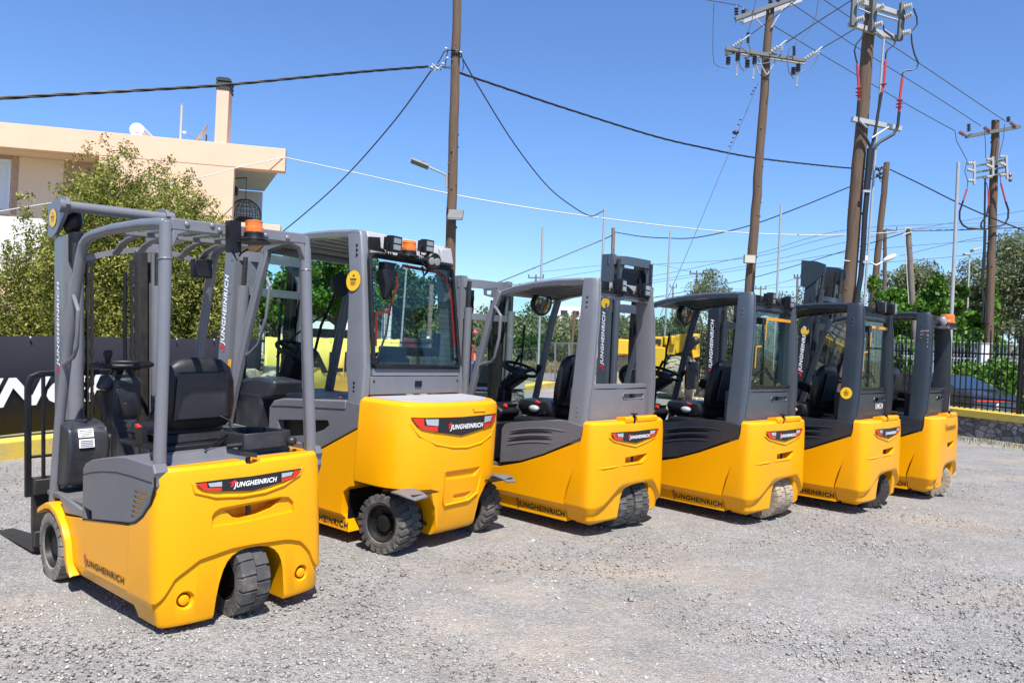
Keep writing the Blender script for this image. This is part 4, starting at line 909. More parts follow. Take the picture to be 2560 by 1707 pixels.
    ax = MB(); ax.box(.20, .40, -.35, .35, .12, .27); ax.tube([(.18, -.3, .17), (.18, .3, .17)], .016, 8); ax.box(.42, .55, -.20, .20, .12, .6); ax.build('steer_axle', M['steel'], t)
    inn = MB(); inn.box(.55, .60, -.5, .5, .12, .60) if False else inn.box(.50, .545, -.20, .20, .12, .60); inn.build('wheel_box', M['black'], t)
    for s in (1, -1):
        li = MB(); li.box(.0, .650, min(s*.300, s*.556), max(s*.300, s*.556), .438, .4445); li.box(.640, .6445, min(s*.22, s*.53), max(s*.22, s*.53), .13, .43); li.box(.30, .64, min(s*.218, s*.2225), max(s*.218, s*.2225), .11, .30); li.build('arch_dark_plate', M['black'], t)  # black plates added so the wheel arches look dark inside
    mast(t, 2.52, .40, .08, 2.10, 'grey2', bar=[(2.06, .085), (1.76, .07)], word=(1.27, .62, .075, -.02), rw=.15, rd=.09, fz=.06, gusset=True, cr_=.05)
    return t
# ------------------------------------------------------------ setting
import numpy as np
rng = np.random.default_rng(11)
def ss(a, b, x): t = max(0., min(1., (x-a)/(b-a))); return t*t*(3-2*t)
def gz(x, y):
    d = -.062*ss(-1.55, -2.35, x)*ss(12., 6.5, y)
    return d
def gravel_mat():
    m = bpy.data.materials.new('gravel'); m.use_nodes = True; nt = m.node_tree; L = nt.links.new
    b = nt.nodes['Principled BSDF']; b.inputs['Roughness'].default_value = .9; b.inputs['Specular IOR Level'].default_value = .25
    tc = N(nt, 'ShaderNodeTexCoord'); co = tc.outputs['Object']
    v1 = N(nt, 'ShaderNodeTexVoronoi', Scale=78., Randomness=1.); L(co, v1.inputs['Vector'])
    v2 = N(nt, 'ShaderNodeTexVoronoi', Scale=190.); L(co, v2.inputs['Vector'])
    hs = N(nt, 'ShaderNodeSeparateColor'); L(v1.outputs['Color'], hs.inputs[0])
    r1 = N(nt, 'ShaderNodeValToRGB'); e = r1.color_ramp.elements; e[0].color = (.13,.122,.112,1); e[1].color = (.55,.522,.475,1); x = e.new(.5); x.color = (.285,.270,.246,1); x = e.new(.9); x.color = (.38,.361,.328,1); L(hs.outputs[0], r1.inputs[0])
    h2 = N(nt, 'ShaderNodeSeparateColor'); L(v2.outputs['Color'], h2.inputs[0])
    r2 = N(nt, 'ShaderNodeValToRGB'); e = r2.color_ramp.elements; e[0].color = (.195,.185,.17,1); e[1].color = (.42,.415,.41,1); L(h2.outputs[1], r2.inputs[0])
    mx = N(nt, 'ShaderNodeMix', data_type='RGBA'); mx.inputs[0].default_value = .5; L(r1.outputs[0], mx.inputs[6]); L(r2.outputs[0], mx.inputs[7])
    # dusty tan patches and darker streaks
    mp = N(nt, 'ShaderNodeMapping'); mp.inputs['Scale'].default_value = (.55, 1.1, 1); mp.inputs['Rotation'].default_value = (0, 0, .5); L(co, mp.inputs['Vector'])
    n1 = N(nt, 'ShaderNodeTexNoise', Scale=.7, Detail=8., Roughness=.66); L(mp.outputs[0], n1.inputs['Vector'])
    m1 = N(nt, 'ShaderNodeMapRange'); m1.inputs[1].default_value = .51; m1.inputs[2].default_value = .68; m1.inputs[4].default_value = .72; L(n1.outputs['Fac'], m1.inputs[0])
    x1 = N(nt, 'ShaderNodeMix', data_type='RGBA'); L(m1.outputs[0], x1.inputs[0]); L(mx.outputs[2], x1.inputs[6]); x1.inputs[7].default_value = (.42,.345,.265,1)
    n2 = N(nt, 'ShaderNodeTexNoise', Scale=1.7, Detail=8., Roughness=.7); L(co, n2.inputs['Vector'])
    m2 = N(nt, 'ShaderNodeMapRange'); m2.inputs[1].default_value = .35; m2.inputs[2].default_value = .65; m2.inputs[3].default_value = .86; m2.inputs[4].default_value = 1.12; L(n2.outputs['Fac'], m2.inputs[0])
    x2 = N(nt, 'ShaderNodeMix', data_type='RGBA', blend_type='MULTIPLY'); x2.inputs[0].default_value = 1; L(x1.outputs[2], x2.inputs[6])
    cb = N(nt, 'ShaderNodeCombineColor'); [L(m2.outputs[0], cb.inputs[i]) for i in range(3)]; L(cb.outputs[0], x2.inputs[7])
    n5 = N(nt, 'ShaderNodeTexNoise', Scale=.55, Detail=9., Roughness=.75); mp5 = N(nt, 'ShaderNodeMapping'); mp5.inputs['Location'].default_value = (3.1, 7.7, 0); L(co, mp5.inputs['Vector']); L(mp5.outputs[0], n5.inputs['Vector'])
    m5 = N(nt, 'ShaderNodeMapRange'); m5.inputs[1].default_value = .66; m5.inputs[2].default_value = .74; m5.inputs[4].default_value = .55; L(n5.outputs['Fac'], m5.inputs[0])
    x5 = N(nt, 'ShaderNodeMix', data_type='RGBA'); L(m5.outputs[0], x5.inputs[0]); L(x2.outputs[2], x5.inputs[6]); x5.inputs[7].default_value = (.13,.112,.09,1)
    L(x5.outputs[2], b.inputs['Base Color'])
    ma = N(nt, 'ShaderNodeMath', operation='MULTIPLY_ADD'); ma.inputs[1].default_value = -1.; L(v1.outputs['Distance'], ma.inputs[0]); L(hs.outputs[1], ma.inputs[2])
    mb_ = N(nt, 'ShaderNodeMath', operation='MULTIPLY_ADD'); mb_.inputs[1].default_value = .4; L(h2.outputs[0], mb_.inputs[0]); L(ma.outputs[0], mb_.inputs[2])
    n3 = N(nt, 'ShaderNodeTexNoise', Scale=9., Detail=5.); L(co, n3.inputs['Vector'])
    mc = N(nt, 'ShaderNodeMath', operation='MULTIPLY_ADD'); mc.inputs[1].default_value = 2.2; L(n3.outputs['Fac'], mc.inputs[0]); L(mb_.outputs[0], mc.inputs[2])
    bp = N(nt, 'ShaderNodeBump'); bp.inputs['Strength'].default_value = .85; bp.inputs['Distance'].default_value = .011; L(mc.outputs[0], bp.inputs['Height']); L(bp.outputs[0], b.inputs['Normal'])
    return m
M['gravel'] = gravel_mat()
M['field'] = mat('dry_field', (.24,.215,.12), .95, var=.5, scale=.8, bump=.6, bscale=6, dirt=(.13,.15,.05), dscale=.15, damt=.8)
M['asphalt'] = mat('asphalt', (.16,.16,.165), .9, var=.15, scale=8, bump=.2, bscale=60)
M['concrete'] = mat('white_concrete', (.52,.50,.46), .85, var=.1, scale=3, dirt=(.3,.27,.22), damt=.4)
M['kerb'] = mat('yellow_kerb_paint', (.66,.47,.06), .75, var=.12, scale=5, bump=.3, bscale=40, dirt=(.32,.28,.2), dscale=5, damt=.75)
def stone_mat():
    m = mat('stone_wall', (.20,.185,.165), .9, var=.5, scale=5, bump=.6, bscale=30); nt = m.node_tree; L = nt.links.new; b = nt.nodes['Principled BSDF']
    tc = N(nt, 'ShaderNodeTexCoord'); mp = N(nt, 'ShaderNodeMapping'); mp.inputs['Scale'].default_value = (1, 1, 1.7); L(tc.outputs['Object'], mp.inputs['Vector'])
    v = N(nt, 'ShaderNodeTexVoronoi', Scale=5.5); L(mp.outputs[0], v.inputs['Vector']); ve = N(nt, 'ShaderNodeTexVoronoi', Scale=5.5, feature='DISTANCE_TO_EDGE'); L(mp.outputs[0], ve.inputs['Vector'])
    sc = N(nt, 'ShaderNodeSeparateColor'); L(v.outputs['Color'], sc.inputs[0]); rp = N(nt, 'ShaderNodeValToRGB'); e = rp.color_ramp.elements; e[0].color = (.10,.09,.08,1); e[1].color = (.34,.31,.27,1); L(sc.outputs[0], rp.inputs[0])
    n = N(nt, 'ShaderNodeTexNoise', Scale=7., Detail=8., Roughness=.75); L(tc.outputs['Object'], n.inputs['Vector'])
    mu = N(nt, 'ShaderNodeMix', data_type='RGBA', blend_type='OVERLAY'); mu.inputs[0].default_value = .9; L(rp.outputs[0], mu.inputs[6]); L(n.outputs['Fac'], mu.inputs[7])
    me_ = N(nt, 'ShaderNodeMapRange'); me_.inputs[1].default_value = .02; me_.inputs[2].default_value = .07; L(ve.outputs['Distance'], me_.inputs[0])
    mx = N(nt, 'ShaderNodeMix', data_type='RGBA'); L(me_.outputs[0], mx.inputs[0]); mx.inputs[6].default_value = (.12,.108,.095,1); L(mu.outputs[2], mx.inputs[7]); L(mx.outputs[2], b.inputs['Base Color'])
    bp = N(nt, 'ShaderNodeBump'); bp.inputs['Distance'].default_value = .05; L(me_.outputs[0], bp.inputs['Height']); L(bp.outputs[0], b.inputs['Normal']); return m
M['stone'] = stone_mat()
M['banner'] = mat('black_banner', (.022,.021,.028), .6, spec=.2, var=.15, scale=1.2, bump=.25, bscale=3)
M['wood'] = mat('weathered_pole_wood', (.125,.080,.052), .9, var=.35, scale=5, stretch=(6, 6, .5), bump=.6, bscale=14, dirt=(.055,.038,.03), dscale=2., damt=.75)
M['woodg'] = mat('grey_pole_wood', (.20,.165,.135), .9, var=.35, scale=5, stretch=(6, 6, .5), bump=.6, bscale=14, dirt=(.07,.05,.04), dscale=2., damt=.7)
M['galv'] = mat('galvanised_steel', (.40,.41,.41), .5, metal=.35, var=.15, scale=9, dirt=(.28,.25,.2), damt=.3)
M['galvd'] = mat('dull_steel', (.14,.145,.14), .6, metal=.3, var=.25, scale=9)
M['porc'] = mat('cream_porcelain', (.52,.48,.38), .3, var=.1, coat=.4)
M['porcd'] = mat('dark_porcelain', (.03,.02,.018), .3, var=.2, coat=.4)
M['porcb'] = mat('brown_insulator', (.24,.10,.08), .4, var=.2, coat=.3)
M['cable'] = mat('black_cable', (.012,.012,.013), .5, var=.2)
M['cablew'] = mat('white_cable', (.55,.54,.50), .6, var=.1)
M['cablef'] = mat('aluminium_conductor', (.10,.11,.13), .5, metal=.3, var=.1)
M['bush'] = mat('red_bushing', (.40,.04,.045), .5, var=.2)
M['peach'] = mat('peach_render', (.71,.475,.335), .9, var=.05, scale=1.2, bump=.15, bscale=25, dirt=(.60,.40,.29), dscale=.9, damt=.5)
M['cream'] = mat('cream_render', (.72,.57,.42), .9, var=.04, scale=1.2, bump=.1, bscale=25, dirt=(.6,.46,.33), dscale=.7, damt=.4)
M['whitewash'] = mat('white_render', (.66,.645,.61), .9, var=.05, scale=2, bump=.1, bscale=25)
M['tile'] = mat('brown_tile', (.42,.26,.19), .7, var=.1, scale=3)
M['shutter'] = mat('white_shutter', (.62,.66,.72), .5, var=.05)
M['flue'] = mat('dark_flue', (.03,.028,.028), .6, var=.3)
M['ironblack'] = mat('black_iron', (.008,.008,.009), .5, var=.3, spec=.3, dirt=(.03,.025,.02), damt=.25)
M['ironwhite'] = mat('white_iron', (.52,.53,.53), .5, var=.15)
M['carpaint'] = mat('dark_car_paint', (.030,.031,.037), .25, metal=.5, var=.08, coat=.8, bevel=.01)
M['carglass'] = mat('dark_car_glass', (.012,.016,.018), .08, var=.1, coat=.5)
M['tyre_dust'] = mat('dusty_tyre', (.36,.31,.23), .95, var=.25, scale=5, bump=.6, bscale=18, dirt=(.16,.12,.08), dscale=3, damt=.8)
M['blue'] = mat('faded_blue_paint', (.03,.06,.17), .55, var=.3, scale=6, dirt=(.15,.12,.1), damt=.5)
M['pink'] = mat('pink_fascia', (.62,.08,.16), .5, var=.08)
M['wicker'] = mat('wicker', (.10,.07,.05), .8, var=.4, scale=30)
# ---- ground sheet
def ax(lo, hi, f0, f1, step):
    a = [lo*(1 - (k/14))**2.2 + f0*(1-(1-(k/14))**2.2) for k in range(14)] if lo < f0 else []
    m = list(np.arange(f0, f1, step)); c = [f1 + (hi-f1)*(k/14)**2.2 for k in range(15)]
    return a + m + c
X = ax(-900, 900, -10., 13., .23); Y = ax(-60, 1400, .5, 30., .23)
vs = []; fs = []
for j, y in enumerate(Y):
    for i, x in enumerate(X):
        inn = -9.5 < x < 12.5 and 1 < y < 29
        z = gz(x, y) + (.010*math.sin(x*2.1+1.3*math.sin(y*1.7))*math.sin(y*1.9+x*.6) if inn else 0) - (.0 if inn else .0)
        if inn and abs(y-7) < 6: z += rng.normal(0, .0018)
        vs.append((x, y, z))
n = len(X)
for j in range(len(Y)-1):
    for i in range(n-1): fs.append((j*n+i, j*n+i+1, (j+1)*n+i+1, (j+1)*n+i))
me = bpy.data.meshes.new('ground'); me.from_pydata(vs, [], fs); me.shade_smooth()
gr = bpy.data.objects.new('ground', me); COL.objects.link(gr); me.materials.append(M['gravel']); tag(gr, kind='structure')
def sheet(name, poly, z, m, kind='structure'):
    o = MB().add([(x, y, z) for x, y in poly], [tuple(range(len(poly)))]).build(name, m, smooth=0); return tag(o, kind=kind)
LW = [Vector((-9.17, -1., 0)), Vector((-5.46, 8.29, 0)), Vector((-.31, 21.2, 0)), Vector((1.66, 27.7, 0))]
RW = [Vector((11.7, 10.4, 0)), Vector((9.98, 14.84, 0)), Vector((4.6, 28.6, 0))]
sheet('field', [(-400, -30), (-9.8, -2.), (-5.86, 8.45), (-.7, 21.4), (1.3, 28.2), (4.4, 29.5), (10.4, 15), (12.2, 10), (14, 3), (400, 3), (900, 1300), (-900, 1300)], .006, M['field'])
sheet('road', [(-200, 38.), (-40, 36.), (-2, 31.6), (4, 33.), (20, 52), (24, 48), (10, 31), (9.2, 27.5), (13.2, 17), (16.0, 8), (21, 8), (16, 22), (14, 30), (34, 60), (24, 66), (2, 39.5), (-40, 43.5), (-200, 46)], .012, M['asphalt'])
sheet('forecourt', [(1.9, 25.6), (4.9, 24.2), (7.2, 22.), (5.2, 28), (4., 31.), (2.0, 29)], .018, M['concrete'])
# ---- hills
def hill(name, pts, m):
    """ridge: list of (x, y, height, half depth)"""
    vs = []; fs = []; K = 9
    for x, y, h, w in pts:
        for k in range(K):
            t = k/(K-1); a = (t-.5)*2
            vs.append((x, y + a*w, .004 + max(0, h*(math.cos(a*math.pi)+1)/2)))
    for i in range(len(pts)-1):
        for k in range(K-1): fs.append((i*K+k, i*K+k+1, (i+1)*K+k+1, (i+1)*K+k))
    o = MB().add(vs, fs).build(name, m, smooth=80); return tag(o, kind='structure')
hill('hill', [(-90, 85, 3, 26), (-40, 78, 2.0, 26), (-15, 74, 1.6, 24), (0, 72, 1.7, 22), (14, 74, 2.0, 22), (30, 82, 1.8, 24), (60, 95, 3.2, 30), (110, 120, 4, 40)], M['field'])
# ------------------------------------------------------------ foliage
def leaf_mesh(name, P, Nn, size, aspect=.5, jit=.9, fold=.0):
    """P: (n,3) leaf centres, Nn: (n,3) outward directions; one separate quad per leaf"""
    n = len(P)
    r = rng.normal(size=(n, 3)); a = Nn*(1-jit) + r*jit; a /= np.linalg.norm(a, axis=1)[:, None]
    b = np.cross(a, rng.normal(size=(n, 3))); b /= np.linalg.norm(b, axis=1)[:, None]
    s = (size*(.6 + .8*rng.random(n)))[:, None]
    A = a*s; B = b*s*aspect
    V = np.stack([P - A*.5, P - A*.05 + B*.5, P + A*.5, P - A*.05 - B*.5], axis=1).reshape(-1, 3)
    me = bpy.data.meshes.new(name)
    me.vertices.add(4*n); me.vertices.foreach_set('co', V.astype(np.float32).ravel())
    me.loops.add(4*n); me.loops.foreach_set('vertex_index', np.arange(4*n, dtype=np.int32))
    me.polygons.add(n); me.polygons.foreach_set('loop_start', np.arange(0, 4*n, 4, dtype=np.int32)); me.polygons.foreach_set('loop_total', np.full(n, 4, dtype=np.int32))
    me.update(); me.validate(); return me
def in_blobs(blobs, n, shell=.45):
    """points in a list of ellipsoids (cx,cy,cz,rx,ry,rz), more of them near the surface"""
    w = np.array([b[3]*b[4]*b[5] for b in blobs])**(2/3); k = rng.choice(len(blobs), n, p=w/w.sum())
    B = np.array(blobs)[k]; d = rng.normal(size=(n, 3)); d /= np.linalg.norm(d, axis=1)[:, None]
    rad = rng.random(n)**shell
    P = B[:, :3] + d*B[:, 3:]*rad[:, None]; Nn = d/B[:, 3:]; Nn /= np.linalg.norm(Nn, axis=1)[:, None]
    return P, Nn
def sub_blobs(c, r, n, rs, seed, low=-.5):
    """small leaf clumps spread over an ellipsoid crown"""
    g = np.random.default_rng(seed); out = []
    while len(out) < n:
        d = g.normal(size=3); d /= np.linalg.norm(d)
        if d[2] < low: continue
        k = (.35 + .65*g.random()**.6); s = rs*(.6+.8*g.random())
        out.append((c[0]+d[0]*r[0]*k, c[1]+d[1]*r[1]*k, c[2]+d[2]*r[2]*k, s, s, s*.8))
    return out
def tree(name, base, c, r, nb, rs, nl, size, lm, label, cat, group=None, seed=1, trunk=.12, wood='wood', aspect=.5, blobs=None, low=-.5, kind_parts=True, limbs=6):
    t = empty(name, base, label=label, cat=cat, group=group)
    B = blobs if blobs else sub_blobs(c, r, nb, rs, seed, low)
    P, Nn = in_blobs(B, nl); me = leaf_mesh('crown', P, Nn, size, aspect)
    o = bpy.data.objects.new('crown', me); COL.objects.link(o); o.parent = t; me.materials.append(lm)
    tb = MB(); tb.tube([(0, 0, -.05), (.03*c[2], .02*c[2], c[2]*.35), (c[0]*.7, c[1]*.7, c[2]*.8)], [trunk, trunk*.75, trunk*.45], 9)
    g = np.random.default_rng(seed+5)
    for k in g.choice(len(B), min(limbs, len(B)), replace=False):
        b = B[k]; tb.tube([(c[0]*.35, c[1]*.35, c[2]*(.35+.3*g.random())), ((b[0]+c[0])*.45, (b[1]+c[1])*.45, (b[2]+c[2]*.6)*.55), (b[0], b[1], b[2])], [trunk*.4, trunk*.25, trunk*.08], 6)
    tb.build('trunk', M[wood], t); return t
LM = {
 'juniper': leafmat('juniper_leaf', [(.0, (.035,.05,.010)), (.3, (.12,.145,.024)), (.65, (.29,.295,.055)), (1., (.54,.50,.14))], trans=.3),
 'green': leafmat('bright_leaf', [(.0, (.025,.07,.006)), (.4, (.07,.17,.016)), (.75, (.13,.27,.03)), (1., (.24,.38,.08))]),
 'deep': leafmat('deep_green_leaf', [(.0, (.012,.032,.006)), (.5, (.035,.085,.014)), (1., (.085,.16,.03))]),
 'olive': leafmat('olive_leaf', [(.0, (.07,.092,.036)), (.45, (.15,.18,.085)), (.8, (.24,.27,.15)), (1., (.36,.37,.24))], trans=.3),
 'grass': leafmat('dry_grass', [(.0, (.12,.11,.03)), (.5, (.28,.24,.10)), (1., (.45,.38,.19))], trans=.3),
}
# juniper behind the black banner: many upright plumes
B = []; g = np.random.default_rng(3)
TOP = [(-2.3, 1.5), (-2.0, 1.9), (-1.72, 2.4), (-1.38, 3.25), (-.8, 4.05), (-.2, 4.05), (.3, 4.15), (1.05, 4.0), (1.38, 3.45), (1.7, 2.8), (2.0, 2.0), (2.3, 1.5)]
for k in range(150):
    a = g.random()*2*math.pi; q = math.sqrt(g.random()); x, y = 2.15*q*math.cos(a), 1.4*q*math.sin(a)
    top = lerp_list(TOP, x)*(1-.14*(y/1.4)**2) + g.normal(0, .24)
    for z in np.arange(.5, top, .27):
        f = max(0, (z-top+1.3)/1.3); s = .27*(1 - .68*f)*(.75+.5*g.random()); B.append((x + g.normal(0, .08), y + g.normal(0, .08), z, s, s, s*1.3))
    for q2 in range(3):
        z = .6 + (top-.6)*g.random(); d = .28; aa = g.random()*6.28; B.append((x + d*math.cos(aa), y + d*math.sin(aa), z, .11, .11, .17))
base = Vector((-6.72, 13.2, 0)); tree('juniper_tree', base, (0, 0, 2.2), (1.9, 1.4, 2.2), 0, 0, 430000, .056, LM['juniper'], 'large yellow-green juniper tree behind the black banner, in front of the peach house', 'tree', seed=3, trunk=.16, aspect=.42, blobs=B, limbs=14)
# broad green tree seen through the cab of the large truck
tree('broadleaf_tree', (-7.6, 33, 0), (0, 0, 3.2), (2.5, 2.2, 1.9), 60, .55, 30000, .17, LM['green'], 'dense green broadleaf tree behind the cab of the large forklift', 'tree', seed=5, trunk=.2)
tree('broadleaf_tree', (-11.4, 37, 0), (0, 0, 2.6), (2.4, 2., 1.6), 40, .6, 12000, .2, LM['green'], 'lower bright green tree behind the end of the black banner', 'tree', seed=6, trunk=.14)
tree('broadleaf_tree', (-6.4, 44, 0), (0, 0, 3.4), (2.0, 2., 2.3), 46, .7, 16000, .24, LM['deep'], 'tall green tree beside the petrol price sign, behind the large forklift window', 'tree', seed=8, trunk=.2)
# olives
def olive(x, y, h, w, label, seed, nl=9000, size=.18, z=0.): return tree('olive_tree', (x, y, z), (0, 0, h*.62), (w, w*.8, h*.42), 52, w*.30, nl, size, LM['olive'], label, 'tree', 'olive trees', seed=seed, trunk=.2, wood='woodg', aspect=.35)
olive(9.2, 36, 5.0, 1.55, 'silvery olive tree rising behind the fourth forklift roof, left of the crossarm pole', 21, 12000, .14)
olive(22.9, 34.5, 7.0, 2.9, 'tall olive tree at the right edge, behind the wooden pole with red bushings', 22, 34000)
olive(20.0, 36.5, 6.1, 2.6, 'olive tree behind the floodlight post, left of the wooden pole with red bushings', 23, 32000)
olive(17.0, 42, 5.2, 2.6, 'round olive tree low behind the cobra-head street lamp', 24, 20000)
olive(25.0, 31.5, 6.4, 2.8, 'dark shaded olive at the far right above the parked car', 25, 26000)
# leafy mulberry
Bm = sub_blobs((0, 0, 2.4), (2.5, 1.3, 1.9), 62, .34, 31, -.8)
for k, (x, z) in enumerate(((-2.0, 3.6), (-2.25, 4.1), (-1.5, 3.2), (-.1, 4.0), (-.2, 4.3), (1.6, 4.2), (1.7, 3.7), (-1.9, 3.1))): Bm.append((x, -.2, z, .25, .25, .3))
tree('mulberry_tree', (14.1, 25.6, -.1), (0, 0, 2.4), (2.5, 1.3, 1.9), 0, 0, 17000, .15, LM['green'], 'bright green large-leaved mulberry above the white curved fence', 'tree', seed=31, trunk=.1, aspect=.75, blobs=Bm, limbs=16, wood='woodg')
tree('hedge_bush', (13.9, 21.9, -.2), (0, 0, .80), (2.1, .6, .80), 50, .36, 15000, .13, LM['green'], 'green hedge bush behind the parked car and the white cabinet', 'bush', seed=33, trunk=.06, aspect=.7)
tree('hedge_bush', (11.6, 23.6, -.1), (0, 0, .9), (1.1, .7, .9), 22, .36, 5000, .13, LM['deep'], 'darker hedge bush behind the seat of the last forklift', 'bush', seed=34, trunk=.06, aspect=.7)
tree('flower_bush', (-1.75, 26., 0), (0, 0, .9), (.9, .6, .9), 24, .28, 4500, .09, LM['olive'], 'grey-green bush with one pink flower, between the second and third forklifts', 'bush', seed=35, trunk=.04)
# the olive-covered hillside reads as one mass
B = []
for k in range(430):
    x = -34 + 78*g.random(); y = 50 + 34*g.random(); h = 1.6 + 1.5*g.random(); a = (y-74)/24
    z0 = max(0, 1.7*(math.cos(max(-1, min(1, a))*math.pi)+1)/2)
    if 5 < x < 40 and y < 60: h *= .7
    for q in range(5): B.append((x + g.normal(0, .8), y + g.normal(0, .6), z0 + h*.55 + g.normal(0, .5), 1.0, 1.0, .8))
P, Nn = in_blobs(B, 280000, .5); me = leaf_mesh('olive_hillside', P, Nn, .30, .5)
o = bpy.data.objects.new('olive_hillside', me); COL.objects.link(o); me.materials.append(LM['olive']); tag(o, kind='stuff')
# greener scrub low on the slope
B = []
for k in range(60):
    x = -14 + 34*g.random(); y = 46 + 7*g.random()
    for q in range(3): B.append((x + g.normal(0, .6), y + g.normal(0, .4), .6 + 1.2*g.random(), .8, .8, .7))
P, Nn = in_blobs(B, 26000, .5); me = leaf_mesh('scrub', P, Nn, .26, .5)
o = bpy.data.objects.new('scrub', me); COL.objects.link(o); me.materials.append(LM['deep']); tag(o, kind='stuff')
# dry grass: field edge and the foot of the right wall
def grass(name, pts, h, lm):
    P = np.array(pts); n = len(P); d = np.stack([rng.normal(0, .3, n), rng.normal(0, .3, n), np.ones(n)], 1); d /= np.linalg.norm(d, axis=1)[:, None]
    P[:, 2] += h*.4
    me = leaf_mesh(name, P, d, h, .12, .18); o = bpy.data.objects.new(name, me); COL.objects.link(o); me.materials.append(lm); tag(o, kind='stuff')
pts = [(-3 + 14*rng.random(), 39.5 + 8*rng.random()**1.3, .0) for k in range(9000)]; grass('dry_grass', pts, .55, LM['grass'])
pts = []
for k in range(2600):
    s = rng.random(); q = abs(rng.normal(0, .45)); p = RW[0].lerp(RW[2], s); pts.append((p.x - .55 - q*.93, p.y - .15 - q*.37, 0))
grass('grass_tuft', pts, .11, LM['grass'])
pts = [(2.2 + 2.2*rng.random() + .2*rng.normal(), 23.8 + 2.2*rng.random(), 0) for k in range(1500)]; grass('weed', pts, .14, LM['grass'])
# loose stones on the yard
def stones(name, n, smin, smax, ylo, yhi, pw, m):
    Y_ = ylo + (yhi-ylo)*rng.random(n)**pw; X_ = (rng.random(n)*1.5-.75)*Y_*.98 + .0
    s = smin + (smax-smin)*rng.random(n)**3.2
    base = np.array([(1,0,0),(-1,0,0),(0,1,0),(0,-1,0),(0,0,1),(0,0,-1)], float)
    V = base[None]*(s[:, None, None]*(.6+.7*rng.random((n, 6, 1)))); V += rng.normal(0, 1, (n, 6, 3))*s[:, None, None]*.22; V[:, :, 2] *= .62
    ang = rng.random(n)*6.283; ca, sa = np.cos(ang), np.sin(ang)
    x = V[:, :, 0]*ca[:, None] - V[:, :, 1]*sa[:, None]; y = V[:, :, 0]*sa[:, None] + V[:, :, 1]*ca[:, None]
    Z_ = np.array([gz(a, b) for a, b in zip(X_, Y_)]) + s*.22
    V = np.stack([x + X_[:, None], y + Y_[:, None], V[:, :, 2] + Z_[:, None]], 2).reshape(-1, 3)
    F = np.array([(0,2,4),(2,1,4),(1,3,4),(3,0,4),(2,0,5),(1,2,5),(3,1,5),(0,3,5)]); F = (F[None] + 6*np.arange(n)[:, None, None]).reshape(-1)
    me = bpy.data.meshes.new(name); me.vertices.add(6*n); me.vertices.foreach_set('co', V.astype(np.float32).ravel())
    me.loops.add(len(F)); me.loops.foreach_set('vertex_index', F.astype(np.int32)); k = len(F)//3
    me.polygons.add(k); me.polygons.foreach_set('loop_start', np.arange(0, 3*k, 3, dtype=np.int32)); me.polygons.foreach_set('loop_total', np.full(k, 3, dtype=np.int32)); me.update(); me.validate()
    o = bpy.data.objects.new(name, me); COL.objects.link(o); me.materials.append(m); return tag(o, kind='stuff')
ST = leafmat('stone_chip', [(.0, (.085,.08,.074)), (.3, (.22,.208,.19)), (.75, (.39,.37,.335)), (1., (.62,.59,.54))], rough=.9, trans=0)
stones('loose_gravel', 75000, .003, .0125, 2.3, 11., 1.3, ST); stones('pebble', 420, .012, .028, 2.4, 16., 1.2, ST)
# ------------------------------------------------------------ yard boundary on the left: kerb wall, mesh fence, banners
def wall_run(name, path, off0, off1, z0, z1, m, label, cat):
    """low wall along a path; off = distance to the right-hand side of the travel direction"""
    b = MB(); rings = []
    for i, p in enumerate(path):
        d = (path[min(i+1, len(path)-1)] - path[max(i-1, 0)]).normalized(); nr = Vector((d.y, -d.x, 0))
        rings.append([(p + nr*o + Vector((0, 0, z))) for o, z in ((off0, z0), (off1, z0), (off1, z1), (off0, z1))])
    o = b.loft(rings).build(name, m, smooth=0, bevel=.012); return tag(o, label, cat)
wall_run('kerb_wall', LW, -.42, 0, -.3, .155, M['kerb'], 'low yellow painted kerb wall under the black banner along the left side of the yard', 'wall')
d1 = (LW[2]-LW[1]).normalized(); n1 = Vector((d1.y, -d1.x, 0)); dz = .012
def WP(t, off, z): p = LW[1] + d1*t + n1*off; return Vector((p.x, p.y, z + dz*t))
fence = empty('mesh_fence', WP(0, 0, 0), label='dark steel mesh fence with square posts on the yellow kerb wall, carrying the banners', cat='fence')
def flocal(p): return p - WP(0, 0, 0)
k = 0
for t in np.arange(-7.2, 14.0, 2.12):
    b = MB(); b.bar([flocal(WP(t, -.30, .15)), flocal(WP(t, -.30, 1.40))], .06, .06, up=(1, 0, 0)); b.build('post', M['ironblack'], fence)
b = MB(); b.bar([flocal(WP(-7.2, -.30, 1.27)), flocal(WP(13.8, -.30, 1.27))], .04, .04); b.bar([flocal(WP(-7.2, -.30, .22)), flocal(WP(13.8, -.30, .22))], .04, .04); b.build('rail', M['ironblack'], fence)
b = MB()
for t in np.arange(8.9, 13.8, .075): b.bar([flocal(WP(t, -.30, .22)), flocal(WP(t, -.30, 1.27))], .005, .005, up=(1, 0, 0))
b.build('mesh_panel', M['galvd'], fence)
def banner(name, t0, t1, z0, z1, m, label):
    vs = []; fs = []; n = 60
    for i in range(n+1):
        t = t0 + (t1-t0)*i/n
        for z in (z0, (z0+z1)/2, z1):
            w = .012*math.sin(i*.9 + z*2) + .008*math.sin(i*.33)
            vs.append(WP(t, -.262 + w*(1 if z < z1 else .4), z + (.006*math.sin(i*1.3) if z == z1 else 0)))
    for i in range(n):
        for q in range(2): fs.append((i*3+q, i*3+3+q, i*3+4+q, i*3+1+q))
    o = MB().add(vs, fs).build(name, m, smooth=60); tag(o, label, 'banner')
    s = o.modifiers.new('thick', 'SOLIDIFY'); s.thickness = .003
    cl = MB()
    for t in np.arange(t0+.35, t1, .72): p = WP(t, -.235, z1-.012); cl.sph(p, (.011, .011, .014), 8, 6)
    cl.build('clip', M['ironwhite'], o); return o
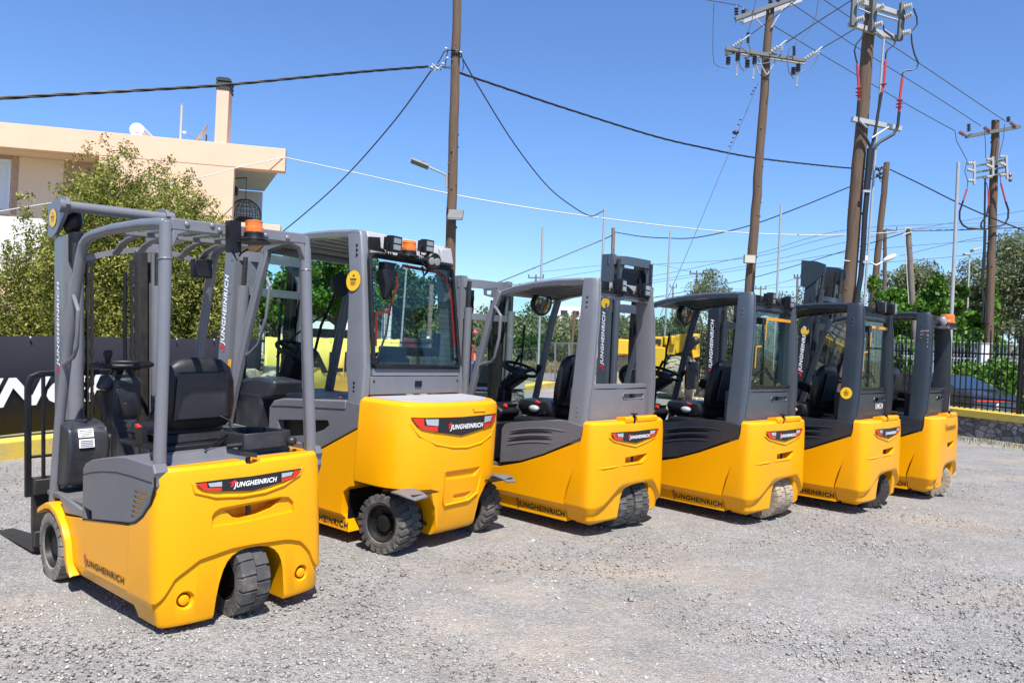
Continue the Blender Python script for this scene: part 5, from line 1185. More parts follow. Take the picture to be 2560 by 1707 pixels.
def banner_word(par, txt, t0, L, z0, h, m, shear=.3, fat=.03):
    letters('banner_lettering', txt, L, h, lambda a, b: WP(t0 + a, -.228, z0 + b), m, par, shear=shear, fat=fat, space=1.02)
bb = banner('banner', -7.1, 4.42, .19, 1.298, M['banner'], 'long black banner with large white slanted letters hung on the fence behind the nearest forklift')
banner_word(bb, 'JUNGHEINRICH', -.78, 5.38, .405, .43, M['white'])
M['ybanner'] = mat('yellow_banner', (.80,.63,.13), .5, var=.06, scale=2)
yb = banner('banner', 4.50, 8.85, .19, 1.34, M['ybanner'], 'yellow banner with large black letters on the fence, seen through the large forklift cab')
banner_word(yb, 'SALE', 5.08, 2.12, .70, .39, M['blackprint'], 0, .03)
# gate and mesh fence across the yard entrance
gt = empty('gate_fence', (.5, 31.3, 0), label='grey steel mesh fence and gate across the road entrance, seen through the third forklift', cat='fence')
def gl(u, v, d): return at(u, v, d) - Vector((.5, 31.3, 0))
for u, v0, v1, d, r in ((1257, 858, 948, 31.6, .06), (1344, 880, 962, 30.6, .05), (1388, 857, 955, 30.6, .035), (1423, 857, 955, 30.4, .035), (1462, 857, 952, 30.2, .035)):
    MB().bar([gl(u, v1, d), gl(u, v0, d)], r*2, r*2, up=(1, 0, 0)).build('post', M['galvd'], gt)
b = MB(); b.bar([gl(1257, 875, 31.6), gl(1344, 870, 31)], .05, .05); b.bar([gl(1374, 857, 30.8), gl(1462, 858, 30.2)], .06, .06); b.bar([gl(1374, 954, 30.8), gl(1462, 951, 30.2)], .04, .04); b.build('rail', M['galvd'], gt)
b = MB()
for k in range(60): u = 1258 + k*3.45; b.bar([gl(u, 952, 31), gl(u, 874 if u < 1350 else 858, 31)], .010, .010, up=(1, 0, 0))
b.build('mesh_panel', M['galvd'], gt)
# ------------------------------------------------------------ right side: stone wall, yellow coping, picket fence
d2 = (RW[2]-RW[1]).normalized(); n2 = Vector((-d2.y, d2.x, 0))          # n2 points into the yard
ht = lambda p: .40
b = MB(); rings = []
RP = [RW[0] + (RW[1]-RW[0])*k/4 for k in range(4)] + [RW[1] + (RW[2]-RW[1])*k/10 for k in range(11)]
for i, p in enumerate(RP): rings.append([p + n2*o_ + Vector((0, 0, z)) for o_, z in ((0, -.3), (.06*math.sin(i*1.7)*.3, .0), (0, .40), (-.35, .40), (-.35, -.3))])
sw = b.loft(rings).build('stone_wall', M['stone'], smooth=0); tag(sw, 'low rough stone wall under the yellow coping on the right side of the yard', 'wall')
cp = MB(); cp.loft([[p + n2*o_ + Vector((0, 0, z)) for o_, z in ((.05, .40), (.055, .55), (-.40, .56), (-.40, .40))] for p in RP]); cp.build('coping', M['kerb'], sw, smooth=0, bevel=.012)
ln = MB(); pc = Vector((0,0,0)); q = at(2356, 1005, 16.4); ln.obox(q, (.09, .08, .08)); ln.cyl((q.x+.03, q.y, q.z-.05), (q.x+.05, q.y, q.z-.13), .012, 8); s_ = ln.build('wall_spotlight', M['porc'], sw, bevel=.01)
pf = empty('picket_fence', RW[1], label='black iron picket fence with pointed bars standing on the yellow coping at the right', cat='fence')
L2 = (RW[2]-RW[1]).length
b = MB(); npk = 0
for s in np.arange(-4.6, L2, .128):
    p = d2*s - n2*.16
    b.bar([(p.x, p.y, .56), (p.x, p.y, 2.16)], .020, .020, up=(1, 0, 0)); b.loft([[(p.x-.012, p.y-.012, 2.16), (p.x+.012, p.y-.012, 2.16), (p.x+.012, p.y+.012, 2.16), (p.x-.012, p.y+.012, 2.16)], [(p.x-.001, p.y-.001, 2.24), (p.x+.001, p.y-.001, 2.24), (p.x+.001, p.y+.001, 2.24), (p.x-.001, p.y+.001, 2.24)]])
b.build('picket', M['ironblack'], pf)
b = MB()
for z in (.66, .80, 1.72):
    a = d2*-4.6 - n2*.16; c = d2*L2 - n2*.16; b.bar([(a.x, a.y, z), (c.x, c.y, z)], .022, .03)
b.build('rail', M['ironblack'], pf)
for s in np.arange(-2.1, L2, 2.35):
    p = d2*s - n2*.16; MB().bar([(p.x, p.y, .5), (p.x, p.y, 2.1)], .07, .07, up=(1, 0, 0)).build('post', M['ironblack'], pf)
# white curved-top fence across the street
wf = empty('curved_fence', (13, 24, 0), label='white iron fence with curved bar tops beyond the street, above the parked car', cat='fence')
b = MB(); A0 = at(2120, 870, 25.2); A1 = at(2600, 870, 22.6)
for k in range(58):
    p = A0.lerp(A1, k/57) - Vector((13, 24, 0)); x, y = p.x, p.y
    b.tube([(x, y, -.2), (x, y, 1.75), (x-.03, y-.05, 1.98), (x-.09, y-.14, 2.12), (x-.17, y-.26, 2.15)], .017, 5)
b.build('picket', M['ironwhite'], wf)
a, c = A0 - Vector((13, 24, 0)), A1 - Vector((13, 24, 0)); b = MB(); b.bar([(a.x, a.y, 1.66), (c.x, c.y, 1.66)], .04, .05); b.bar([(a.x, a.y, .3), (c.x, c.y, .3)], .04, .05); b.build('rail', M['ironwhite'], wf)
p = at(2459, 870, 22.4); b = MB(); b.box(-.13, .13, -.12, .12, 0, 2.12 - 0); cb = b.build('utility_cabinet', M['whitewash'], None, bevel=.01); cb.location = (p.x, p.y, -.02); tag(cb, 'pale grey upright utility cabinet in the green hedge behind the parked car', 'cabinet'); MB().box(-.145, .145, -.135, .135, 2.12, 2.15).build('lid', M['galv'], cb)
# ------------------------------------------------------------ wooden and metal poles
def pole(name, ut, vt, ub, vb, d, rt, rb, m, label, cat='utility pole', group=None, knots=26, base=None):
    a, b_ = at(ub, vb, d), at(ut, vt, d); ax_ = (b_-a).normalized(); foot = a - ax_*((a.z+.1)/ax_.z)
    t = empty(name, foot, label=label, cat=cat, group=group)
    rel = lambda q: q - foot
    H = (b_-foot).length; n = 24; g = np.random.default_rng(int(ut)); pts = []; rs = []
    for k in range(n+1):
        f = k/n; pts.append(ax_*(H*f) + Vector((g.normal(0, .006), g.normal(0, .006), 0))*(1 if name == 'wooden_pole' else 0)); rs.append((rb + (rt-rb)*f)*(1 + (g.normal(0, .02) if name == 'wooden_pole' else 0)))
    mb = MB(); mb.tube(pts, rs, 14)
    if name == 'wooden_pole':
        for k in range(knots):
            f = g.random(); a_ = g.random()*6.28; r = rb + (rt-rb)*f; c = ax_*(H*f) + Vector((math.cos(a_)*r, math.sin(a_)*r, 0)); mb.sph(c, (.022, .022, .03), 8, 6)
    mb.build('shaft', M[m], t, smooth=60); return t, rel
def rod(par, rel, pts, r, m, name, n=6): return MB().tube([rel(p) for p in pts], r, n).build(name, M[m], par)
def arm(par, rel, p, q, w, m, name): return MB().bar([rel(p), rel(q)], w, w).build(name, M[m], par)
def insulator(par, rel, p, q, r, m='porc', n=4, name='insulator'):
    """ribbed insulator between two points"""
    p, q = Vector(p), Vector(q); pts = []; rs = []
    for k in range(n):
        for f, s in ((.05, .45), (.25, 1.), (.60, 1.), (.75, .45)): pts.append(p.lerp(q, (k+f)/n)); rs.append(r*s)
    return MB().tube([rel(x) for x in pts], rs, 9).build(name, M[m], par)
# pole with the street lamp and floodlight behind the large forklift
d = 17.; t, rel = pole('wooden_pole', 1145, -60, 1126, 640, d, .095, .125, 'wood', 'tall brown wooden pole with a floodlight and small street lamp, behind the large forklift')
b = MB(); z0 = at(1140, 140, d)
for k, dv in enumerate((128, 134, 141)): p = at(1141, dv, d); b.tube([rel(p + Vector((.118*math.cos(a), .118*math.sin(a), .03*math.sin(a+k)))) for a in [2*math.pi*i/12 for i in range(12)]], .014, 6, closed=True)
b.build('cable_loop', M['cable'], t)
b = MB(); 
for P_ in ([(1132, 124), (1110, 130), (1100, 150), (1094, 158)], [(1120, 124), (1115, 150), (1112, 172)], [(1145, 128), (1155, 140), (1159, 165), (1156, 178)], [(1094, 158), (1105, 168), (1126, 168)], [(1078, 172), (1090, 165), (1126, 172)], [(1070, 166), (1082, 176), (1104, 174)]): b.tube([rel(at(u, v, d-.12)) for u, v in P_], .011, 6)
b.build('jumper_cable', M['cable'], t)
b = MB()
for u, v in ((1080, 169), (1093, 172), (1107, 160), (1115, 122), (1152, 131), (1118, 146)): b.sph(rel(at(u, v, d-.15)), (.035, .03, .03), 8, 6)
b.tube([rel(at(1080, 160, d-.15)), rel(at(1098, 175, d-.15))], .012, 6); b.tube([rel(at(1085, 178, d-.15)), rel(at(1112, 160, d-.15))], .012, 6); b.build('clamp', M['porc'], t)
b = MB(); b.tube([rel(at(1116, 470, d-.1)), rel(at(1116, 440, d-.1)), rel(at(1108, 434, d-.14)), rel(at(1070, 417, d-.2))], .025, 8); b.build('lamp_arm', M['galv'], t)
b = MB(); p0, p1 = rel(at(1071, 418, d-.2)), rel(at(1028, 401, d-.25)); b.bar([p0, p0.lerp(p1, .3), p1], .17, .045, up=(0, .35, 1)); b.sph(rel(at(1057, 405, d-.2)), .04, 8, 6); b.build('lamp_head', M['galvd'], t)
fl = MB(); c = at(1139, 537, d-.24); fl.obox(rel(c), (.33, .07, .25), (-.55, 0, -.12)); f_ = fl.build('floodlight', M['galvd'], t, bevel=.008)
fl = MB(); fl.obox(rel(c) + Vector((0, -.036, -.022)), (.30, .012, .22), (-.55, 0, -.12)); fl.build('lens', M['lens'], f_); rod(t, rel, [c, at(1122, 540, d-.1), at(1118, 520, d-.1)], .015, 'ironblack', 'lamp_bracket')
# pole with two crossarms
d = 20.; t, rel = pole('wooden_pole', 1926, 22, 1873, 740, d, .10, .135, 'wood', 'wooden pole with two steel crossarms and hanging dark insulators, middle right')
Q = lambda u, v, dd=0.: at(u, v, d+dd)
arm(t, rel, Q(1838, 48, -.2), Q(1985, -4, -.1), .10, 'galvd', 'crossarm'); arm(t, rel, Q(1852, 58, .2), Q(2003, 2, .25), .09, 'galv', 'crossarm')
arm(t, rel, Q(1814, 122, -.2), Q(2013, 152, -.2), .09, 'galvd', 'crossarm'); arm(t, rel, Q(1812, 128, .2), Q(2011, 158, .2), .08, 'galv', 'crossarm')
arm(t, rel, Q(1816, 138, -.4), Q(1850, 126, .2), .06, 'galvd', 'crossarm'); arm(t, rel, Q(1864, 146, -.4), Q(1890, 130, .2), .06, 'galvd', 'crossarm')
for P_ in ([(1888, 46), (1908, 68)], [(1960, 18), (1928, 70)], [(1895, 148), (1916, 188)], [(1940, 150), (1918, 188)], [(1888, 160), (1898, 184)]): rod(t, rel, [Q(u, v, -.15) for u, v in P_], .018, 'galv', 'brace')
for u, v0, v1 in ((1841, 20, 40), (1859, 26, 38), (1926, -8, 10), (1945, -12, 6)): insulator(t, rel, Q(u, v0, -.15), Q(u, v1, -.15), .058, 'porcd', 3); rod(t, rel, [Q(u, v0-6, -.15), Q(u-2, v1+22, -.15)], .011, 'galv', 'pin')
for u, v0, v1, du in ((1821, 143, 163, 2), (1845, 134, 154, 0), (1869, 150, 171, 0), (1887, 141, 162, 0), (1984, 169, 189, 0), (1996, 160, 181, 0)): insulator(t, rel, Q(u, v0, -.3), Q(u-1, v1, -.3), .062, 'porcd', 5)
for u, v in ((1845, 154), (1886, 162), (1995, 181)): b = MB(); b.tube([rel(Q(u-2, v, -.3)), rel(Q(u-4, v+34, -.28))], .014, 6); b.tube([rel(Q(u+2, v+2, -.3)), rel(Q(u-3, v+36, -.3))], .008, 6); b.sph(rel(Q(u-4, v+35, -.28)), .03, 8, 6); b.build('fuse_holder', M['galv'], t)
for u, v0, v1 in ((1870, 82, 110), (1985, 116, 141)): insulator(t, rel, Q(u, v0, -.2), Q(u, v1, -.2), .045, 'porcd', 5)
for P_ in ([(1833, 118), (1856, 102)], [(1922, 136), (1948, 116)], [(2012, 150), (2038, 132)]): insulator(t, rel, Q(*P_[0], -.2), Q(*P_[1], -.3), .058, 'porc', 4); rod(t, rel, [Q(*P_[1], -.3), Q(P_[1][0]+18, P_[1][1]-14, -.3)], .018, 'galv', 'link')
for u, v in ((1955, 120), (2046, 130)): insulator(t, rel, Q(u, v-6, -.3), Q(u-1, v+9, -.3), .03, 'porc', 3)
for P_ in ([(1785, 8), (1783, 60), (1782, 130), (1785, 158), (1796, 167), (1815, 170), (1822, 170)], [(1856, 102), (1851, 118), (1872, 136), (1868, 148)], [(1848, 155), (1852, 170), (1860, 178), (1868, 174)], [(1870, 110), (1876, 122), (1872, 140)], [(1955, 128), (1948, 140), (1920, 158), (1890, 162)], [(1985, 112), (1972, 125), (1968, 150), (1972, 180), (1984, 198)], [(2046, 138), (2036, 160), (2020, 174), (1999, 182)], [(1891, -5), (1880, 50), (1871, 80)], [(2047, -5), (2040, 40), (2024, 75), (2000, 102), (1985, 112)]): rod(t, rel, [Q(u, v, -.35) for u, v in P_], .011, 'cablef', 'jumper')
fl = MB(); c = Q(1874, 648, -.22); fl.obox(rel(c), (.30, .07, .22), (0, 0, .0)); f_ = fl.build('floodlight', M['galvd'], t, bevel=.008); fl = MB(); fl.obox(rel(c) + Vector((0, -.037, 0)), (.27, .01, .19)); fl.build('lens', M['porc'], f_)
# pole with switchgear, red bushings and conduits
d = 17.; t, rel = pole('wooden_pole', 2183, -60, 2118, 775, d, .125, .155, 'wood', 'thick dark wooden pole with a steel switch frame, red bushings and black conduits')
for P_, w in (([(2122, 60), (2245, 98)], .10), ([(2150, 5), (2248, 36)], .10), ([(2130, 298), (2252, 323)], .10)): arm(t, rel, Q(*P_[0], -.2), Q(*P_[1], -.15), w, 'galv', 'crossarm')
for P_ in ([(2136, -5), (2132, 66)], [(2184, -6), (2180, 80)], [(2257, 8), (2249, 102)]): arm(t, rel, Q(*P_[0], -.3), Q(*P_[1], -.3), .10, 'galvd', 'switch_frame')
for P_ in ([(2146, 22), (2175, 34)], [(2192, 36), (2252, 54)], [(2210, 75), (2235, 92)], [(2190, 78), (2212, 96)], [(2222, 318), (2180, 345)], [(2150, 303), (2168, 320)]): rod(t, rel, [Q(u, v, -.28) for u, v in P_], .02, 'galv', 'brace')
for P_ in ([(2144, 10), (2164, 0)], [(2142, 51), (2162, 45)], [(2192, 24), (2212, 14)], [(2188, 64), (2208, 58)], [(2260, 20), (2282, 14)], [(2262, 46), (2282, 34)], [(2257, 84), (2278, 80)]): insulator(t, rel, Q(*P_[0], -.4), Q(*P_[1], -.5), .062, 'porc', 4)
for P_ in ([(2164, 46), (2162, 66), (2156, 92), (2140, 112), (2136, 128), (2140, 148), (2143, 160)], [(2208, 62), (2210, 78), (2228, 92), (2238, 104), (2236, 112), (2220, 124), (2215, 134), (2214, 148)], [(2278, 84), (2280, 110), (2286, 136), (2296, 158), (2292, 170), (2280, 176), (2264, 177), (2256, 184), (2256, 194)], [(2284, 22), (2292, 44), (2293, 62), (2280, 78)]): rod(t, rel, [Q(u, v, -.45) for u, v in P_], .016, 'cable', 'jumper')
for P_ in ([(2143, 162), (2147, 215), (2147, 252)], [(2214, 152), (2210, 210), (2204, 232)], [(2256, 196), (2250, 245), (2248, 280)]):
    rod(t, rel, [Q(u, v, -.45) for u, v in P_], .030, 'bush', 'bushing', 8)
for u, v in ((2147, 220), (2147, 230), (2147, 238), (2209, 210), (2249, 250), (2248, 259), (2247, 267)): b = MB(); q = rel(Q(u, v, -.45)); b.lathe([(.025, -.02), (.07, -.012), (.025, .012)], c=q, n=12); b.build('shed', M['bush'], t)
for P_, r in (([(2147, 252), (2145, 300), (2148, 325), (2168, 352), (2178, 372)], .033), ([(2204, 232), (2194, 290), (2188, 330), (2180, 365)], .033), ([(2248, 280), (2244, 318), (2234, 336), (2200, 355), (2185, 370), (2178, 385)], .033), ([(2176, 372), (2172, 420), (2166, 480)], .075), ([(2168, 478), (2162, 540), (2158, 620), (2152, 690), (2140, 762), (2136, 800)], .06), ([(2182, 372), (2176, 430), (2168, 478)], .04)): rod(t, rel, [Q(u, v, -.22) for u, v in P_], r, 'cable', 'conduit', 8)
for v0 in (478, 655): arm(t, rel, Q(2157, v0, -.28), Q(2176, v0+1, -.28), .05, 'galv', 'clamp')
b = MB(); b.obox(rel(Q(2164, 645, -.2)), (.07, .06, .10)); b.build('junction_box', M['whitewash'], t)
rod(t, rel, [Q(2106, 651, -.1), Q(2124, 653, -.1)], .012, 'galv', 'step_bolt')
# lamp post next to it
d = 17.4; t, rel = pole('lamp_post', 2210, 92, 2160, 765, d, .025, .03, 'galv', 'thin grey lamp post with a white cobra-head lamp beside the conduit pole', 'street lamp')
rod(t, rel, [at(2168, 656, d), at(2174, 656, d), at(2190, 663, d), at(2207, 655, d)], .02, 'galv', 'lamp_arm'); arm(t, rel, at(2146, 654, d-.3), at(2172, 656, d-.1), .05, 'galv', 'bracket')
b = MB(); c = at(2224, 645, d); b.sph((0, 0, 0), (.17, .07, .06), 16, 10); o = b.build('lamp_head', M['whitewash'], t, smooth=80); o.location = rel(c); o.rotation_euler = (0, -.50, 0)
# pole with the grey crossarm and loops, far right
d = 24.; t, rel = pole('wooden_pole', 2489, 302, 2473, 815, d, .11, .13, 'wood', 'wooden pole with dark crossarm, grey switch frame and looping red-ended cables, far right')
arm(t, rel, Q(2414, 342, -.15), Q(2550, 317, -.15), .10, 'galvd', 'crossarm')
for u, v0, v1 in ((2422, 310, 330), (2484, 300, 318), (2521, 292, 306)): insulator(t, rel, Q(u, v0, -.15), Q(u, v1, -.15), .06, 'porcd', 4)
for P_ in ([(2398, 330), (2412, 338)], [(2460, 318), (2476, 328)], [(2526, 306), (2540, 317)]): insulator(t, rel, Q(*P_[0], -.2), Q(*P_[1], -.2), .06, 'porcb', 4)
for P_ in ([(2436, 402), (2436, 462)], [(2482, 392), (2482, 440)], [(2515, 388), (2518, 448)]): arm(t, rel, Q(*P_[0], -.25), Q(*P_[1], -.25), .06, 'galv', 'switch_frame')
for P_ in ([(2438, 416), (2512, 400)], [(2438, 432), (2512, 418)], [(2438, 446), (2516, 432)]): arm(t, rel, Q(*P_[0], -.2), Q(*P_[1], -.2), .06, 'galvd', 'crossarm')
for P_ in ([(2419, 409), (2434, 408)], [(2418, 424), (2434, 428)], [(2419, 452), (2434, 452)], [(2466, 400), (2480, 399)], [(2466, 412), (2482, 420)], [(2466, 443), (2480, 442)], [(2499, 393), (2512, 392)], [(2500, 408), (2514, 414)], [(2500, 439), (2514, 437)]): insulator(t, rel, Q(*P_[0], -.35), Q(*P_[1], -.3), .05, 'porc', 3)
for P_ in ([(2388, 330), (2391, 352), (2404, 376), (2418, 402), (2412, 428), (2419, 452), (2418, 470)], [(2461, 322), (2464, 360), (2464, 396)], [(2512, 310), (2508, 350), (2498, 390)], [(2456, 440), (2466, 458), (2470, 472)], [(2500, 440), (2502, 458)]): rod(t, rel, [Q(u, v, -.35) for u, v in P_], .012, 'cablef', 'jumper')
for P_ in ([(2418, 472), (2408, 502)], [(2471, 472), (2472, 514)], [(2502, 458), (2514, 504)]): rod(t, rel, [Q(u, v, -.35) for u, v in P_], .026, 'bush', 'bushing')
for P_ in ([(2408, 502), (2399, 530), (2399, 548), (2406, 562), (2420, 571), (2456, 573)], [(2472, 514), (2466, 540), (2454, 556), (2452, 566), (2458, 574)], [(2514, 504), (2521, 525), (2520, 545), (2512, 560), (2500, 565), (2470, 566)], [(2463, 446), (2461, 575)], [(2461, 575), (2460, 620), (2454, 700), (2458, 770), (2455, 805)], [(2464, 575), (2462, 640), (2456, 720), (2464, 770), (2462, 805)]): rod(t, rel, [Q(u, v, -.25) for u, v in P_], .028, 'cable', 'riser_cable', 8)
b = MB()
for u, v in ((2525, 438), (2526, 450)): b.sph(rel(Q(u, v, .1)), (.06, .06, .07), 8, 6)
b.build('stay_clamp', M['porcb'], t)
d = 27.; t, rel = pole('wooden_pole', 2217, 407, 2181, 770, d, .10, .13, 'wood', 'dark wooden pole with cable knots near its top, just right of the conduit pole')
b = MB()
for u, v in ((2198, 425), (2202, 434), (2194, 438), (2206, 420), (2201, 444), (2190, 422)): b.sph(rel(at(u, v, d-.15)), .06, 8, 6)
b.tube([rel(at(u, v, d-.2)) for u, v in ((2215, 420), (2200, 424), (2196, 440), (2202, 456), (2212, 440))], .012, 6); b.build('cable_clamp', M['cable'], t)
d = 25.; t, rel = pole('wooden_pole', 2270, 570, 2284, 795, d, .085, .105, 'woodg', 'short weathered grey wooden pole carrying the white cable, above the last forklift')
b = MB(); b.tube([rel(at(u, v, d-.12)) for u, v in ((2262, 578), (2266, 570), (2276, 571), (2281, 580), (2266, 584), (2256, 588))], .018, 6); b.tube([rel(at(2262, 582, d-.1)), rel(at(2267, 680, d-.1)), rel(at(2272, 760, d-.1))], .012, 6); b.build('cable_tie', M['cablew'], t)
d = 33.; t, rel = pole('wooden_pole', 1533, 570, 1531, 700, d, .08, .09, 'woodg', 'short rough wooden pole rising behind the mast of the fourth forklift')
d = 31.; t, rel = pole('wooden_pole', 2213, 575, 2210, 765, d, .07, .09, 'wood', 'slim dark wooden pole with a short side arm, right of the conduit pole'); arm(t, rel, at(2214, 573, d), at(2241, 578, d), .05, 'galvd', 'crossarm'); rod(t, rel, [at(2242, 567, d), at(2241, 580, d)], .02, 'galvd', 'pin')
for (ut, vt, ub, vb, d, r, lab) in ((1512, 521, 1504, 700, 24., .045, 'bright metal pole with black cable at its top, behind the fourth forklift mast'), (1357, 568, 1344, 960, 30., .05, 'light metal pole standing behind the third forklift, seen above its roof'), (1676, 578, 1662, 840, 27., .04, 'thin metal pole rising between the third and fourth forklifts'), (1953, 511, 1941, 760, 22., .035, 'thin metal pole just right of the pole with two crossarms'), (2396, 406, 2368, 1030, 16.2, .04, 'tall grey metal pole fixed to the black picket fence at the right')):
    pole('metal_pole', ut, vt, ub, vb, d, r*.85, r, 'galv', lab, 'pole', 'thin metal poles')
d = 26.; t, rel = pole('floodlight_post', 2424, 634, 2418, 790, d, .025, .03, 'porc', 'slender cream post with a floodlight pair in front of the olives', 'lamp post')
b = MB(); b.obox(rel(at(2440, 625, d)), (.30, .2, .10), (0, -.25, 0)); b.obox(rel(at(2417, 636, d)), (.22, .15, .06)); b.build('floodlight', M['galv'], t, bevel=.01)
# distant line poles
far = ((1340, 690, 760, 75, 20, 'left of the light metal pole above the third forklift roof'), (1742, 680, 760, 80, 18, 'beside the olive tree behind the fourth forklift'), (1683, 714, 770, 105, 9, 'right above the fourth forklift roof'), (1902, 718, 790, 105, 14, 'between the two thick wooden poles, low over the roofs'), (1949, 730, 790, 130, 8, 'tiny behind the fifth forklift roof'), (1994, 690, 790, 70, 9, 'left of the tall mast of the last forklift'), (2083, 700, 790, 70, 16, 'right of the tall mast of the last forklift'), (2175, 690, 760, 80, 11, 'behind the cobra-head lamp'), (1471, 698, 760, 120, 8, 'behind the mast of the fourth forklift'))
for u, v0, v1, d, hw_, lab in far:
    t, rel = pole('line_pole', u, v0, u-2, v1, d, .10, .12, 'woodg', 'distant line pole with crossarm, ' + lab, 'utility pole', 'distant line poles')
    arm(t, rel, at(u-hw_, v0+4, d), at(u+hw_, v0+5, d), .13, 'woodg', 'crossarm')
    for k in (-1, 0, 1): rod(t, rel, [at(u+k*hw_*.9, v0-4, d), at(u+k*hw_*.9, v0+5, d)], .06, 'porcd', 'insulator')
# ------------------------------------------------------------ overhead cables
def wire(pts, r, m, label, n=6, sub=6, twist=False):
    P_ = [at(u, v, d) for u, v, d in pts]; out = []
    for i in range(len(P_)-1):                       # Catmull-Rom through the points
        p0, p1, p2, p3 = P_[max(i-1, 0)], P_[i], P_[i+1], P_[min(i+2, len(P_)-1)]
        for k in range(sub):
            t = k/sub; out.append(.5*((2*p1) + (p2-p0)*t + (2*p0-5*p1+4*p2-p3)*t*t + (3*p1-p0-3*p2+p3)*t**3))
    out.append(P_[-1]); b = MB()
    if twist:
        rs = 0
        for ph in (0, 2.1, 4.2):
            L = 0; q = []
            for i, p in enumerate(out):
                if i: L += (p-out[i-1]).length
                a = L*5.5 + ph; q.append(p + Vector((0, math.cos(a), math.sin(a)))*r*.55)
            b.tube(q, r*.62, n)
    else: b.tube(out, r, n)
    o = b.build('overhead_cable', M[m]); return tag(o, label, 'cable', 'overhead cables')
wire([(-60, 250, 11), (170, 236, 11.9), (350, 226, 12.6), (560, 213, 13.6), (757, 194, 14.6), (930, 178, 15.8), (1070, 167, 16.9)], .026, 'cable', 'thick twisted black cable running from the left edge to the street lamp pole', 6, 40, True)
wire([(1150, 183, 17), (1280, 227, 17.8), (1415, 272, 18.8), (1633, 340, 20.6), (1760, 370, 21.8), (1883, 394, 23), (2024, 411, 24.4), (2133, 421, 26), (2205, 421, 27)], .024, 'cable', 'black sagging cable from the street lamp pole past the pole with two crossarms', 6, 20, True)
wire([(1078, 177, 17), (980, 310, 19), (850, 455, 21.5), (717, 571, 24), (600, 660, 27)], .018, 'cable', 'straight black cable descending left from the street lamp pole')
wire([(1156, 147, 17), (1197, 218, 17.6), (1285, 359, 19), (1371, 468, 20.8), (1440, 522, 22.4), (1476, 540, 23), (1492, 536, 23.4), (1509, 527, 24)], .015, 'cable', 'slack black cable drooping right from the street lamp pole to a metal pole')
wire([(712, 394, 25.2), (900, 435, 24), (1130, 486, 22.8), (1330, 521, 23), (1516, 547, 24), (1700, 569, 25), (1870, 583, 26), (2050, 588, 26), (2200, 583, 25.4), (2268, 577, 25)], .020, 'cablew', 'long white cable from the corner of the peach house to the short grey pole')
wire([(712, 394, 25.2), (600, 418, 24.4), (505, 443, 23.6), (300, 480, 21), (70, 517, 18), (-40, 536, 16.5)], .016, 'cablew', 'white cable crossing the front of the peach house')
wire([(1228, 713, 30), (1350, 664, 31), (1503, 601, 32), (1530, 588, 33)], .022, 'cable', 'black cable rising to the short rough pole behind the fourth forklift mast')
wire([(1535, 580, 33), (1600, 591, 32), (1660, 595, 31), (1740, 594, 30), (1871, 565, 28.6), (2000, 518, 27.6), (2130, 465, 27), (2200, 440, 27)], .02, 'cable', 'black cable sagging between the short rough pole and the pole with cable knots')
gw = wire([(1896, 206, 20), (1845, 330, 19.6), (1790, 460, 19), (1740, 580, 18.4), (1650, 790, 17)], .009, 'cablef', 'thin stay wire with a dark insulator slanting down from the pole with two crossarms')
b = MB()
for u, v, r in ((1839, 332, .09), (1888, 220, .03), (1883, 228, .03), (1879, 236, .03), (1851, 300, .03), (1846, 312, .03), (1833, 345, .03), (1829, 356, .03), (1824, 366, .03)): b.sph(at(u, v, 19.55), (r, r, r*.6), 10, 6)
b.build('insulator', M['porcd'], gw)
wire([(2030, -20, 19), (2196, 92, 20.5), (2330, 180, 22), (2460, 268, 23.4), (2513, 303, 24)], .012, 'cablef', 'upper of three conductors descending right to the far right pole')
wire([(1965, 0, 20), (2060, 64, 21), (2160, 130, 22), (2330, 236, 23.2), (2452, 315, 24)], .012, 'cablef', 'middle of three conductors descending right to the far right pole')
wire([(1935, 66, 20), (2060, 140, 21), (2180, 211, 22), (2300, 280, 23), (2388, 328, 24)], .012, 'cablef', 'lower of three conductors descending right to the far right pole')
wire([(1965, 108, 20), (2040, 58, 19), (2150, -12, 18)], .014, 'cablef', 'black conductor from the lower crossarm up to the switch frame')
wire([(2054, 122, 20), (2100, 95, 18.8), (2145, 68, 17.5)], .014, 'cablef', 'short black conductor from the crossarm end to the switch frame')
wire([(1878, 86, 20), (1920, 55, 19.6), (1985, 5, 19), (2010, -20, 18.6)], .012, 'cablef', 'black conductor crossing in front of the upper crossarm')
wire([(1755, -2, 19.4), (1800, 6, 19.6), (1845, 14, 20), (1862, 22, 20), (1890, 40, 20)], .012, 'cablef', 'conductor with three dark beads entering at the top left of the crossarm pole')
wire([(2225, 424, 27), (2300, 460, 25.4), (2400, 510, 24), (2480, 545, 23.2), (2600, 592, 22)], .02, 'cable', 'black cable falling right from the pole with cable knots past the far right pole')
wire([(2276, 577, 25), (2390, 575, 24.6), (2470, 572, 24.2), (2600, 567, 23.6)], .02, 'cable', 'level black cable from the short grey pole to the right edge')
wire([(1600, 750, 40), (1760, 720, 38), (1880, 695, 36), (2010, 658, 33), (2130, 622, 29), (2260, 583, 25)], .016, 'cable', 'thin black cable rising right towards the short grey pole')
